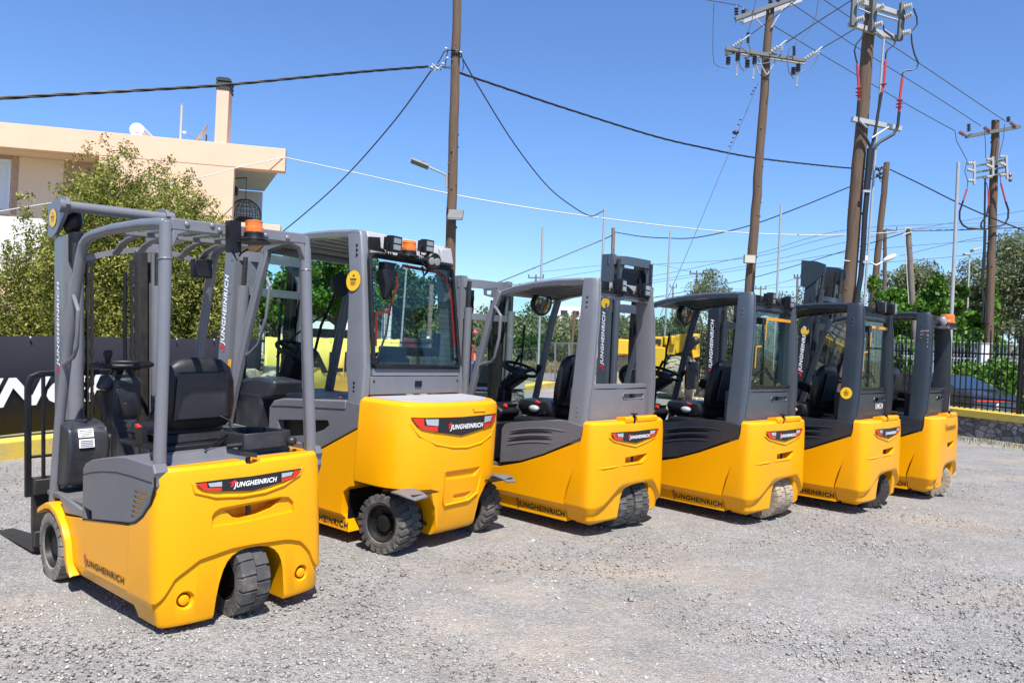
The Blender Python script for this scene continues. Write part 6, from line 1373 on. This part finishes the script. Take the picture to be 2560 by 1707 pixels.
for k, (pts, lab) in enumerate((([(1240, 712, 70), (1560, 700, 66), (1870, 640, 60), (2130, 573, 55), (2600, 555, 50)], 'upper faint distant wire low over the roofs'), ([(1240, 720, 70), (1560, 668, 66), (1870, 645, 60), (2130, 585, 55), (2600, 560, 50)], 'second faint distant wire low over the roofs'), ([(1350, 680, 75), (1600, 658, 72), (1742, 684, 80)], 'faint distant wire left of the olive tree'), ([(1500, 720, 70), (1870, 664, 64), (2140, 600, 58), (2600, 520, 52)], 'faint wire crossing behind the two thick poles'), ([(1500, 726, 70), (1870, 672, 64), (2140, 628, 58), (2600, 590, 52)], 'lower faint wire crossing behind the two thick poles'), ([(1620, 745, 70), (1870, 725, 64), (2100, 670, 58), (2400, 640, 54), (2600, 610, 50)], 'lowest faint wire behind the two thick poles'), ([(1700, 720, 80), (1900, 722, 90), (2090, 706, 70)], 'faint wire between two distant line poles'), ([(2250, 640, 60), (2420, 600, 56), (2600, 575, 52)], 'faint wire right of the short grey pole'))): wire(pts, .018, 'cablef', lab, 5)
# ------------------------------------------------------------ peach house
hA = at(0, 305, 23.5); hB = at(714.5, 373, 25.2); hu = Vector((hB.x-hA.x, hB.y-hA.y, 0)); hl_ = hu.length; hu.normalize(); hv = Vector((-hu.y, hu.x, 0))
ang = math.atan2(hu.y, hu.x); ho = Vector((hA.x, hA.y, 0))
house = empty('house', ho, (0, 0, ang), 'two-storey peach rendered house with flat roof, corner balcony and chimney, upper left', 'house')
def HL(u, v, dep=0.):                 # photo pixel on the house front (or a plane dep metres behind it) in house coordinates
    r = ray(u, v); o = Vector((0, 0, CH)) - ho; ry = r.dot(hv); t = (dep - o.dot(hv))/ry; p = o + r*t; return p.dot(hu), p.z
xs_ = HL(250, 355)[0]; xb0, xb1 = HL(583, 470)[0], hl_
zt = (hA.z + hB.z)/2; zs = HL(700, 397)[1]; zf = HL(640, 559)[1]
b = MB(); b.box(xs_, xb0, 0, .3, 3.0, zt - .75)                    # front wall between the recess and the balcony
b.box(-9, xs_ - .003, 1.25, 1.5, 3.0, zt - .76)
b.box(xs_ - .003, xs_+.25, .302, 1.5, 3.0, zt-.76); b.box(-9, xb0, .0, 6.4, -.2, 2.55)
wl = b.build('wall', M['peach'], house, smooth=0); xr = HL(657, 483, 6.4)[0]; xl = HL(580, 483, 6.4)[0] - .4
b = MB(); b.box(-9, xs_-.006, 1.235, 1.246, 3.25, zt-.77); b.build('recess_wall', M['cream'], wl, smooth=0)
b = MB(); b.box(-9, xb1, -.012, .4, zt-.747, zt); b.prism([(-9, .4), (xb1, .4), (xr+.06, 6.5), (-9, 6.5)], 'z', zt-.30, zt-.02); rf = b.build('roof', M['peach'], house, smooth=0, bevel=.01)
b = MB(); b.box(-9, xl, .41, 6.4, zt-.76, zt-.31); b.build('roof_core', M['cream'], rf, smooth=0)
xr = HL(657, 483, 6.4)[0]
b = MB(); b.prism([(xl, .31), (xb0, .31), (xb0, .40), (xb1-.02, .40), (xr+.05, 6.4), (xl, 6.4)], 'z', zs - .0, zt-.31); b.build('soffit', M['whitewash'], rf, smooth=0)
b = MB(); b.box(xl, xr, 6.25, 6.45, 2.6, zt-.4); b.box(xl-.1, xl, .31, 6.24, 3., zs-.002); b.box(xl, xb0-.003, .302, .32, 3., zs-.002); b.build('balcony_wall', M['whitewash'], house, smooth=0)
b = MB(); b.box(xr-.85, xr-.12, 6.22, 6.248, zf, zf+1.75); b.box(xl+.2, xr-1.2, 6.22, 6.248, zf+.05, zf+1.9); b.build('door', M['shutter'], house, bevel=.01)
b = MB(); b.box(xs_, HL(701, 575)[0], -.05, .30, zf-.42, zf); b.prism([(xl, .302), (xb1-.1, .302), (xr+.3, 6.4), (xl, 6.4)], 'z', zf-.35, zf-.05); b.build('balcony_slab', M['peach'], house, smooth=0, bevel=.01)
zp = HL(40, 543)[1]; b = MB(); b.box(-9, HL(128, 545)[0], -.04, .16, 2.6, zp); b.box(-9, HL(128, 545)[0]-.2, .16, 1.2, 2.6, 2.75); b.build('parapet', M['whitewash'], house, smooth=0, bevel=.01)
# window with shutters and brown surround
w0, z1 = HL(30, 400, 1.24); z0 = HL(15, 524, 1.24)[1]; zz1 = HL(20, 385, 1.24)[1]; wx1 = HL(45, 450, 1.24)[0]
b = MB(); hgt = (zz1 - z0+.15)
for k in range(5): b.box(w0+.04, wx1, 1.205, 1.233, z0-.15+hgt*k/5+.008, z0-.15+hgt*(k+1)/5-.008)
for k in range(8): b.box(w0+.02-.62*(k+1)+.01, w0+.02-.62*k-.01, 1.205, 1.233, z1+.02, zz1+.03); b.box(w0-.62*(k+1)+.01, w0-.62*k-.01, 1.205, 1.233, z0-.45, z0-.17)
b.build('window_surround', M['tile'], house, bevel=.004)
b = MB(); b.box(w0-1.5, w0, 1.19, 1.23, z0, z1)
for k in range(22): z = z0+.04+(z1-.15-z0)*k/22; b.box(w0-1.42, w0-.09, 1.178, 1.20, z, z+.05)
b.box(w0-1.46, w0-.04, 1.17, 1.20, z1-.12, z1-.02); b.build('window', M['shutter'], house, smooth=0)
x2 = HL(162, 395, 1.24); b = MB(); b.box(x2[0], x2[0]+.9, 1.205, 1.233, x2[1]-1.9, x2[1]); b.build('window_surround', M['tile'], house)
cx0, cx1 = HL(535, 352)[0], HL(566, 352)[0]; ctop = HL(555, 222)[1]
b = MB(); b.box(cx0, cx1, .05, .75, zt-.05, ctop); b.build('chimney', M['peach'], rf, smooth=0, bevel=.01)
b = MB(); 
for k in range(3): b.box(cx0-.03, cx1+.03, .02, .78, ctop+.002+k*.135, ctop+.085+k*.135)
b.box(cx0+.03, cx1-.03, .08, .72, ctop, ctop+.4); b.build('flue', M['flue'], rf)
q = HL(344, 318, .6); tk = empty('water_tank', ho + hu*q[0] + hv*.6 + Vector((0, 0, zt-.02)), (0, 0, ang+.0), 'white cylindrical solar water tank lying on the house roof', 'water tank')
b = MB(); b.lathe([(.001, -.02), (.08, -.02), (.085, .0), (.21, .0), (.225, .02), (.228, .1), (.228, 1.25), (.2, 1.28), (.001, 1.28)], c=(0, -.1, .30), axis='y', n=32); b.build('tank', M['shutter'], tk, smooth=40)
b = MB(); b.box(-.2, .2, .15, .2, 0, .12); b.box(-.2, .2, .9, .95, 0, .12); b.tube([(0, -.1, .12), (0, -.1, .0)], .012, 6); b.build('stand', M['galvd'], tk)
q = HL(453, 300, .8); z_ = HL(453, 261, .8)[1]; b = MB(); b.cyl((0, 0, -.1), (0, 0, z_-zt), .035, 10); b.cyl((0, 0, z_-zt), (0, 0, z_-zt+.02), .045, 10); o = b.build('roof_pipe', M['porc'], None); o.location = ho + hu*q[0] + hv*.8 + Vector((0, 0, zt-.02)); tag(o, 'thin upright pipe on the house roof between the water tank and the satellite dish', 'pipe')
q = HL(512, 340, .8); sd = empty('satellite_dish', ho + hu*q[0] + hv*.8 + Vector((0, 0, zt-.02)), (0, 0, ang), 'white satellite dish seen edge-on beside the chimney on the house roof', 'satellite dish')
b = MB(); b.lathe([(.36, .12), (.25, .05), (.001, 0), (.001, -.01), (.25, .04), (.365, .11)], axis='z', n=28); o = b.build('dish', M['shutter'], sd, smooth=60); o.location = (0, 0, .42); o.rotation_euler = (.1, -1.05, .12)
b = MB(); b.cyl((.05, 0, 0), (.05, 0, .42), .025, 8); b.tube([(.0, 0, .15), (-.55, -.1, .35)], .012, 6); b.build('mount', M['galvd'], sd)
b = MB(); b.sph((-.62, -.1, .40), (.07, .05, .05), 10, 6); b.build('feed_horn', M['shutter'], sd)
# balcony things
q = HL(577+35, 540, 2.8); ec = empty('hanging_chair', ho + hu*q[0] + hv*2.8 + Vector((0, 0, zf-.05)), (0, 0, ang), 'brown wicker egg chair hanging from a curved stand on the house balcony', 'chair')
zc = HL(612, 497, 2.8)[1] - zf
b = MB(); b.tube([(-.75, 0, .02), (-.80, 0, .8), (-.70, 0, 1.5), (-.38, 0, zc+.75), (.0, 0, zc+.80)], .025, 8); b.tube([(-.9, -.4, .02), (-.2, -.5, .02), (.3, 0, .02), (-.2, .5, .02), (-.9, .4, .02)], .025, 6, closed=True); b.build('stand', M['wood'], ec)
b = MB()
for k in range(16):
    a = 2*math.pi*k/16; b.tube([(.58*math.sin(t_)*math.cos(a), .45*math.sin(t_)*math.sin(a), zc*.30 + .62*math.cos(t_)*1.0 + .28) for t_ in [math.pi*i/10 for i in range(11)]], .012, 5)
for t_ in (.5, .8, 1.1, 1.4, 1.7, 2.0, 2.3, 2.6): b.tube([(.58*math.sin(t_)*math.cos(a), .45*math.sin(t_)*math.sin(a), zc*.30 + .62*math.cos(t_) + .28) for a in [2*math.pi*i/20 for i in range(20)]], .010, 5, closed=True)
b.sph((.0, .08, zc*.30), (.42, .3, .30), 12, 8); b.build('basket', M['wicker'], ec)
b = MB(); b.tube([(0, 0, zc+.80), (0, 0, zc*.30+.90)], .012, 6); b.build('chain', M['steel'], ec)
b = MB(); b.lathe([(.03, -.17), (.075, -.13), (.09, .05), (.10, .06), (.02, .14), (.001, .15)], n=8); b.tube([(-.15, 0, .05), (-.12, 0, .2), (0, 0, .14)], .012, 6); o = b.build('wall_lantern', M['ironblack'], None); o.location = ho + hu*HL(589, 477, .5)[0] + hv*.5 + Vector((0, 0, HL(588, 477, .5)[1])); o.rotation_euler = (0, 0, ang); tag(o, 'small black wall lantern beside the house balcony', 'lantern')
# ------------------------------------------------------------ yellow wheel loader behind the fourth forklift
ld = empty('wheel_loader', (5.0, 24.2, 0), label='yellow wheel loader with dusty tyres, parked behind the fourth forklift', cat='loader')
def ll(u, v, d=23.6): return at(u, v, d) - Vector((5.0, 24.2, 0))
def pbox(mb, u0, v0, u1, v1, d0, d1):      # box standing between two distances whose front face fills a photo rectangle
    a = ll(u0, v1, d0); c = ll(u1, v0, d0); mb.box(a.x, c.x, d0-24.2, d1-24.2, a.z, c.z)
b = MB(); pbox(b, 1628, 868, 1664, 950, 23.2, 24.8); pbox(b, 1664, 858, 1690, 886, 23.5, 25.0); b.build('body', M['yellow_old'], ld, bevel=.03)
b = MB(); pbox(b, 1633, 842, 1658, 867, 23.3, 24.9); pbox(b, 1661, 841, 1674, 862, 23.3, 24.9); pbox(b, 1677, 840, 1690, 862, 23.35, 24.9); bo = b.build('bonnet', M['yellow_old'], ld, bevel=.03)
b = MB(); 
for k in range(5): pbox(b, 1636, 848+k*2.6, 1653, 849+k*2.6, 23.28, 23.32)
pbox(b, 1646, 859, 1651, 864, 23.27, 23.32); b.build('grille', M['flue'], bo)
b = MB(); P0 = [ll(*p) for p in ((1688, 838), (1714, 834), (1716, 846), (1706, 880), (1690, 884), (1686, 860))]; b.loft([[p for p in P0], [p + Vector((0, 1.2, 0)) for p in P0]]); pbox(b, 1726, 835, 1750, 846, 23.4, 24.6); P0 = [ll(*p) for p in ((1728, 868), (1750, 858), (1750, 892), (1732, 896))]; b.loft([P0, [p + Vector((0, 1.2, 0)) for p in P0]]); b.build('arm', M['yellow_old'], ld, bevel=.02)
b = MB(); b.tube([ll(1722, 872, 23.2), ll(1735, 856, 23.2)], .10, 10); b.sph(ll(1738, 852, 23.2), .14, 10, 8); pbox(b, 1690, 884, 1750, 905, 23.7, 24.6); pbox(b, 1716, 912, 1750, 972, 22.9, 23.6); pbox(b, 1728, 905, 1750, 925, 22.8, 23.6); b.build('chassis', M['steel'], ld, bevel=.02)
b = MB(); pbox(b, 1489, 792, 1532, 897, 23.0, 23.5); pbox(b, 1532, 850, 1600, 885, 23.2, 23.5); pbox(b, 1600, 868, 1632, 890, 23.3, 23.6); b.build('bucket', M['yellow_old'], ld, bevel=.03)
for (u, v, dd) in ((1703, 945, 23.5), (1560, 945, 23.9), (1712, 945, 25.3)):
    c = ll(u, v, dd); c.z = .66; wheel(ld, 'wheel', c, .66, .55, .95 if u != 1560 else .35, 'tyre_dust', 18, 'zig', .5)
# ------------------------------------------------------------ vehicles beyond the left fence
def vehicle(name, loc, rz, L, W_, prof, glassz, mpaint, label, cat, wheels=True, r=.32, lights=None, win=True, parts=None):
    """body from a side profile (x, z); greenhouse between glassz"""
    t = empty(name, loc, (0, 0, rz), label, cat); h = W_/2; b = MB(); rings = []
    for y, k in ((-h, .0), (-h*.97, .0), (0, 0), (h*.97, 0), (h, 0)):
        edge = abs(y) > h*.98
        ring = []
        for x, z in prof:
            tum = max(0, (z-glassz[0])/(glassz[1]-glassz[0]))*.14
            ring.append((x*(.985 if edge else 1), y*(1-tum), z*(1 if not edge else .985)+(.006 if edge else 0)))
        rings.append(ring)
    body = b.loft(rings).build('body', mpaint, t, smooth=30)
    if wheels:
        for x in (L*.31, -L*.30):
            for s in (1, -1): 
                wheel(t, 'wheel', (x, s*(h-.10), r), r, .20, 0, 'rubber_black', 20, 'plain', .62)
    return t, body
prof = [(2.15, .32), (2.2, .60), (2.05, .78), (1.05, .92), (.35, 1.38), (-.35, 1.45), (-1.0, 1.40), (-1.75, 1.08), (-2.12, 1.00), (-2.2, .80), (-2.16, .36), (-1.9, .24), (1.9, .22)]
cx, cy = 11.55, 18.35; hd_ = math.atan2(.90, -.43)
M['tl'] = M['red']
car, body = vehicle('parked_car', (cx - 2.2*-.43*-1*-1 + -.43*2.2*0, cy, -.22), hd_, 4.4, 1.82, prof, (.95, 1.45), M['carpaint'], 'dark blue-grey fastback car parked beyond the picket fence at the right', 'car')
car.location = Vector((11.62, 18.35, -.22)) + Vector((-.43, .90, 0))*2.15
for s in (1, -1):
    b = MB(); yy = lambda z: s*(.91*(1-.14*max(0, (z-.95)/.5))+.006)
    b.loft([[(x, yy(z), z) for x, z in ((.86, .98), (.30, 1.33), (-.15, 1.38), (-.15, .98))], [(x, yy(z)-s*.02, z) for x, z in ((.86, .98), (.30, 1.33), (-.15, 1.38), (-.15, .98))]])
    b.build('side_window', M['carglass'], car); b = MB()
    b.loft([[(x, yy(z), z) for x, z in ((-.24, .98), (-.24, 1.38), (-.85, 1.34), (-1.35, 1.10), (-1.2, .99))], [(x, yy(z)-s*.02, z) for x, z in ((-.24, .98), (-.24, 1.38), (-.85, 1.34), (-1.35, 1.10), (-1.2, .99))]])
    b.build('side_window', M['carglass'], car)
b = MB(); b.loft([[(-1.02, y*.72, 1.408), (-1.70, y*.80, 1.118), (-1.69, y*.80, 1.10), (-1.0, y*.72, 1.39)] for y in (-1, 1)]); b.build('rear_window', M['carglass'], car)
b = MB(); b.box(-2.215, -2.17, -.86, .86, .845, .875); b.build('light_bar', M['red'], car)
for s in (1, -1): b = MB(); b.obox((-2.17, s*.78, .62), (.10, .24, .15)); b.build('tail_lamp', M['red'], car, bevel=.01); b = MB(); b.obox((-2.16, s*.80, .50), (.10, .20, .07)); b.build('reflector', M['lens'], car, bevel=.01)
b = MB(); b.box(-2.225, -2.19, -.27, .27, .47, .57); pl = b.build('licence_plate', M['white'], car); b = MB(); b.box(-2.229, -2.224, .22, .27, .472, .568); b.build('plate_band', M['blue'], pl)
b = MB(); b.lathe([(.06, -.012), (.075, 0), (.06, .01), (.045, 0)], c=(-2.20, 0, .74), axis='x', n=18); b.build('badge', M['ironwhite'], car)
# white van beyond the yellow banner
prof = [(2.6, .35), (2.65, .95), (2.25, 1.15), (1.75, 1.95), (1.4, 2.12), (-2.5, 2.15), (-2.6, 2.0), (-2.6, .4)]
van, body = vehicle('white_van', at(832, 930, 29) * 1.0, math.radians(172), 5.2, 1.95, prof, (1.2, 2.15), M['whitewash'], 'white van with a dark window band behind the yellow banner', 'van', r=.36)
van.location = Vector((at(838, 900, 44).x, 44, .05))
for s in (1, -1): b = MB().loft([[(x, s*(.975*(1-.14*max(0, (z-1.2)/.95))+.008), z) for x, z in ((1.95, 1.25), (1.6, 1.72), (-2.45, 1.72), (-2.45, 1.25))], [(x, s*(.975*(1-.14*max(0, (z-1.2)/.95))-.01), z) for x, z in ((1.95, 1.25), (1.6, 1.72), (-2.45, 1.72), (-2.45, 1.25))]]); b.build('side_window', M['carglass'], van)
b = MB(); b.box(-1.8, -.6, -.6, .6, 2.15, 2.30); b.build('roof_unit', M['lgrey'], van, bevel=.05)
# dark car on the road
prof2 = [(2.1, .32), (2.15, .65), (2.0, .85), (1.0, .98), (.45, 1.45), (-1.0, 1.5), (-1.7, 1.05), (-2.1, 1.0), (-2.15, .5), (-1.9, .25), (1.9, .24)]
c2, body = vehicle('dark_car', (at(1066, 870, 37).x, 37, 0), math.radians(-62), 4.3, 1.8, prof2, (.98, 1.5), M['carpaint'], 'dark car on the road, seen low through the rear window of the large forklift', 'car')
b = MB(); b.loft([[(1.02, y*.70, 1.0), (.47, y*.62, 1.44), (.49, y*.62, 1.455), (1.05, y*.70, 1.01)] for y in (-1, 1)])
for s in (1, -1): b.loft([[(x, s*(.90*(1-.14*max(0, (z-.98)/.52))+.006), z) for x, z in ((.85, 1.02), (.42, 1.40), (-.95, 1.44), (-1.4, 1.05))], [(x, s*(.90*(1-.14*max(0, (z-.98)/.52))-.01), z) for x, z in ((.85, 1.02), (.42, 1.40), (-.95, 1.44), (-1.4, 1.05))]])
b.build('window', M['carglass'], c2)
# small blue tractor between the second and third forklifts
tx = at(1179, 930, 13.2); tr = empty('small_tractor', (tx.x, 13.2, 0), (0, 0, 1.9), 'small faded blue tractor with dark tyres, glimpsed between the second and third forklifts', 'tractor')
b = MB(); b.box(-.2, 1.1, -.30, .30, .62, 1.14); b.build('bonnet', M['blue'], tr, bevel=.03)
b = MB(); b.box(-.9, .2, -.18, .18, .35, .68); b.tube([(.1, 0, .9), (-.25, 0, 1.15)], .03, 8); b.build('chassis', M['steel'], tr, bevel=.02)
b = MB(); b.box(-.75, -.35, -.2, .2, .75, .82); b.box(-.78, -.72, -.2, .2, .8, 1.12); b.build('seat', M['black'], tr, bevel=.02)
for s in (1, -1):
    wheel(tr, 'rear_wheel', (-.55, s*.50, .48), .48, .24, 0, 'rubber', 16, 'zig', .5); wheel(tr, 'front_wheel', (.95, s*.42, .28), .28, .16, 0, 'rubber', 16, 'zig', .5)
    b = MB(); b.loft([[(-.55 + .53*math.cos(a), s*y, .48 + .53*math.sin(a)) for a in [.2 + 2.4*i/10 for i in range(11)]] + [(-.55 + .50*math.cos(a), s*y, .48 + .50*math.sin(a)) for a in [2.6 - 2.4*i/10 for i in range(11)]] for y in (.36, .64)]); b.build('mudguard', M['galvd'], tr)
# red marker and orange machine bits beyond the fence
b = MB(); p = at(1187, 868, 24); b.lathe([(.22, -.02), (.22, .02), (.15, .03), (.03, .55), (.001, .56)], n=18); o = b.build('traffic_cone', mat('faded_cone', (.62, .16, .07), .6, var=.4, scale=3), None); o.location = (p.x, 24, 1.0); o.location.z = .55; tag(o, 'faded red and white traffic cone beyond the fence, left of the third forklift', 'cone')
b = MB(); b.box(-.25, .25, -.2, .2, 0, .55); o = b.build('cone_plinth', M['stone'], None, bevel=.03); o.location = (p.x, 24.02, -.02); tag(o, 'low stone block under the faded traffic cone', 'block')
p = at(1167, 872, 22); b = MB(); b.box(-.20, .20, -.22, .22, .0, 1.22); b.tube([(-.18, 0, 1.22), (-.18, 0, 1.34), (.18, 0, 1.34), (.18, 0, 1.22)], .03, 8); o = b.build('red_machine', mat('red_enamel', (.40, .02, .02), .5, var=.2), None, bevel=.04); o.location = (p.x, 22, 0); tag(o, 'small red machine cabinet with a hoop on top, left of the third forklift', 'machine')
b = MB(); p = at(1188, 831, 25.6); b.sph((0, 0, 0), (.08, .08, .07), 10, 8); o = b.build('pink_flower', M['pink'], None, smooth=80); o.location = p; tag(o, 'single bright pink flower head on the grey-green bush', 'flower'); b = MB(); b.tube([(0, 0, -.08), (.02, .1, -.5), (.0, .2, -1.2)], .015, 6); b.build('stem', M['woodg'], o)
# dusty tiller in front of the banner, seen under the guard of the nearest forklift
p = at(655, 960, 10.6); tl_ = empty('tiller', (p.x, 10.6, 0), (0, 0, 1.2), 'dusty two-wheel tiller with a ribbed tyre in front of the black banner', 'machine')
for s in (1, -1): wheel(tl_, 'wheel', (0, s*.24, .48), .48, .17, 0, 'tyre_dust', 18, 'block', .5)
b = MB(); b.box(.1, .7, -.16, .16, .55, .80); b.cyl((.45, -.12, .8), (.45, -.12, 1.12), .10, 14); b.cyl((.25, .05, .8), (.25, .05, 1.0), .12, 14); b.tube([(-.1, .0, .7), (-.7, .2, 1.0), (-1.0, .2, 1.02)], .02, 8); b.tube([(-.1, .0, .7), (-.7, -.2, 1.0), (-1.0, -.2, 1.02)], .02, 8); b.build('engine', M['galvd'], tl_, bevel=.015)
# petrol station canopy and price sign
p0, p1 = at(612, 745, 46), at(722, 742, 46)
cn = empty('station_canopy', (p0.x, 46, 0), label='pink-edged petrol station canopy behind the tall masts at left', cat='canopy')
b = MB(); b.box(0, p1.x-p0.x, 0, 5, at(660, 757, 46).z, at(660, 734, 46).z); b.build('fascia', M['pink'], cn)
b = MB(); b.box(.3, p1.x-p0.x-.3, .3, 4.7, at(660, 734, 46).z, at(660, 722, 46).z); b.build('roof', M['whitewash'], cn)
b = MB(); b.box(.6, .9, 1, 1.3, 0, at(660, 757, 46).z); b.box(1.9, 2.3, 1, 1.3, 0, at(660, 757, 46).z); b.build('column', M['whitewash'], cn)
a, c = at(957, 757, 40), at(977, 818, 40)
sg = empty('price_sign', (a.x, 40, 0), label='white petrol price totem with a red panel, seen through the large forklift rear window', cat='sign')
w_ = c.x - a.x; b = MB(); b.box(0, w_, 0, .2, c.z-1.2, a.z); b.build('board', M['whitewash'], sg); b = MB(); b.box(.02, w_-.02, -.012, 0, a.z-.42, a.z-.03); b.build('red_panel', M['redprint'], sg)
b = MB()
for k in range(3): b.box(.04, w_-.06, -.02, -.012, a.z-.25-k*.05, a.z-.225-k*.05)
b.build('print', M['white'], sg)
b = MB()
for k in range(4): b.box(.03+k*w_*.24, .03+k*w_*.24+w_*.13, -.012, 0, a.z-.62, a.z-.52)
b.build('price_mark', M['flue'], sg)
b = MB(); b.cyl((w_/2, .1, 0), (w_/2, .1, c.z-1.2), .08, 10); b.build('post', M['galv'], sg)
for (ut, vt, ub, vb, d, r, lab) in ((968, 700, 964, 880, 39., .07, 'light street pole beside the petrol price sign'), (1017, 660, 1001, 880, 36., .05, 'pale lamp pole seen through the middle of the large forklift rear window')): pole('metal_pole', ut, vt, ub, vb, d, r*.85, r, 'galv', lab, 'pole', 'thin metal poles')
d = 40.; t, rel = pole('wooden_pole', 1079, 711, 1071, 870, d, .12, .14, 'woodg', 'wooden line pole seen through the right of the large forklift rear window'); b = MB(); q = rel(at(1070, 847, d-.2)); b.obox(q, (.14, .05, .25)); b.build('notice', M['white'], t)
d = 36.; t, rel = pole('wooden_pole', 1437, 780, 1420, 960, d, .07, .09, 'wood', 'slim reddish pole behind the cab of the third forklift')
q0 = at(1432, 760, 92); b = MB(); b.box(-2.2, 2.2, 0, 4, 0, q0.z-.3); hb_ = b.build('hill_house', M['whitewash'], None); hb_.location = (q0.x, 92, 0); tag(hb_, 'small white house on the hillside behind the third forklift', 'house'); b = MB()
for k in (-1, .4): b.box(k-.4, k+.4, -.02, .02, q0.z-1.5, q0.z-.8)
b.build('window', M['carglass'], hb_)
# ------------------------------------------------------------ the row of forklifts
open_truck((-1.277, 3.973, R(137.485), R(-1.8), R(2.45), -.004), 'nearest forklift, open grey tubular guard without cab, amber beacon on its rear beam')
large_truck((-.289, 5.543, 2.50057, .0054, -.0308), 'large four-wheel forklift with tall glazed grey cab and amber beacon, second from the left')
cab_truck((1.04741, 6.25131, 2.393433, 0, 0), 'forklift with a mid-grey cab, no rear glass and grey twin rear tyres turned left', 'grey', 'grey2', False, 'twin', 'rubber', -.20, 'grey2', 2.10, mx=1.85, bars=[(2.03, .08), (1.72, .06)], word=False)
cab_truck((2.49202, 6.89328, 2.340057, 0, 0), 'forklift with a slate cab, glazed rear window and tan twin rear tyres', 'slate', 'slate2', True, 'twin', 'rubber_tan', .05, 'slate2', 2.46, mx=1.87, bars=[(2.40, .09), (1.90, .09)], sticker=(1.95, -.01, .055), mhw=.34, headbox=(-.23, .20, 2.02, 2.34))
cab_truck((3.7675, 7.59977, 2.362253, 0, 0), 'dark slate forklift numbered 104524 with a round yellow pillar sticker and black rear tyre', 'slate', 'slate', True, 'single', 'rubber_black', .42, 'slate', 2.13, mx=1.80, bars=[(2.09, .08), (1.80, .08)], lamps='round', number='104524', pillar_sticker=True)
cab_truck((4.92628, 8.53978, 2.40731, 0, 0), 'last forklift at the right end, scuffed dark cab with torn tape and orange beacon', 'slate', 'slate', False, 'twin', 'rubber_tan', .30, 'slate', 2.60, mtilt=.075, mx=1.64, old=True, lamps='beacon', bars=[(1.86, .09), (2.20, .06)], sticker=(1.80, .0, .05), mirror=False, mhw=.36,
    plate=[(1.62, 2.66), (1.62, 2.35), (1.55, 2.32), (1.38, 2.45), (1.33, 2.50), (1.33, 2.60), (1.44, 2.64)])
# ------------------------------------------------------------ light, sky, camera
SUN_EL, SUN_AZ = 60., (.27, -.96)
w = bpy.data.worlds.new('World'); SC.world = w; w.use_nodes = True; nt = w.node_tree
sky = nt.nodes.new('ShaderNodeTexSky'); sky.sky_type = 'NISHITA'; sky.sun_disc = False
sky.sun_elevation = R(SUN_EL); sky.sun_rotation = math.atan2(SUN_AZ[0], SUN_AZ[1]); sky.air_density = 1.0; sky.dust_density = .15; sky.ozone_density = 4.0; sky.altitude = 100
bg = nt.nodes['Background']; mulc = N(nt, 'ShaderNodeMix', data_type='RGBA', blend_type='MULTIPLY'); mulc.inputs[0].default_value = 1.; mulc.inputs[7].default_value = (.93, 1.14, 1.46, 1); nt.links.new(sky.outputs[0], mulc.inputs[6]); nt.links.new(mulc.outputs[2], bg.inputs[0]); bg.inputs[1].default_value = .08
sd_ = bpy.data.lights.new('sun', 'SUN'); sd_.energy = 5.0; sd_.angle = R(.53); sd_.color = (1, .955, .89)
so = bpy.data.objects.new('sun', sd_); COL.objects.link(so)
hn_ = math.hypot(*SUN_AZ); ce = math.cos(R(SUN_EL)); S = Vector((SUN_AZ[0]/hn_*ce, SUN_AZ[1]/hn_*ce, math.sin(R(SUN_EL)))); so.rotation_euler = S.to_track_quat('Z', 'Y').to_euler()
cd = bpy.data.cameras.new('camera'); cam = bpy.data.objects.new('camera', cd); COL.objects.link(cam); SC.camera = cam
cd.sensor_width = 36; cd.lens = FPX/W0*36; cd.clip_end = 3000; cd.clip_start = .05
xa = Vector((cr, -sr*sp_, sr*cp_)); ya = Vector((-sr, -cr*sp_, cr*cp_)); za = -Vector((0, cp_, sp_))
mw = Matrix((( xa.x, ya.x, za.x, 0), (xa.y, ya.y, za.y, 0), (xa.z, ya.z, za.z, CH), (0, 0, 0, 1))); cam.matrix_world = mw
SC.view_settings.view_transform = 'Standard'; SC.view_settings.look = 'None'; SC.view_settings.exposure = .72; SC.view_settings.gamma = 1.
SC.cycles.max_bounces = 8; SC.cycles.transparent_max_bounces = 24; SC.cycles.use_denoising = True
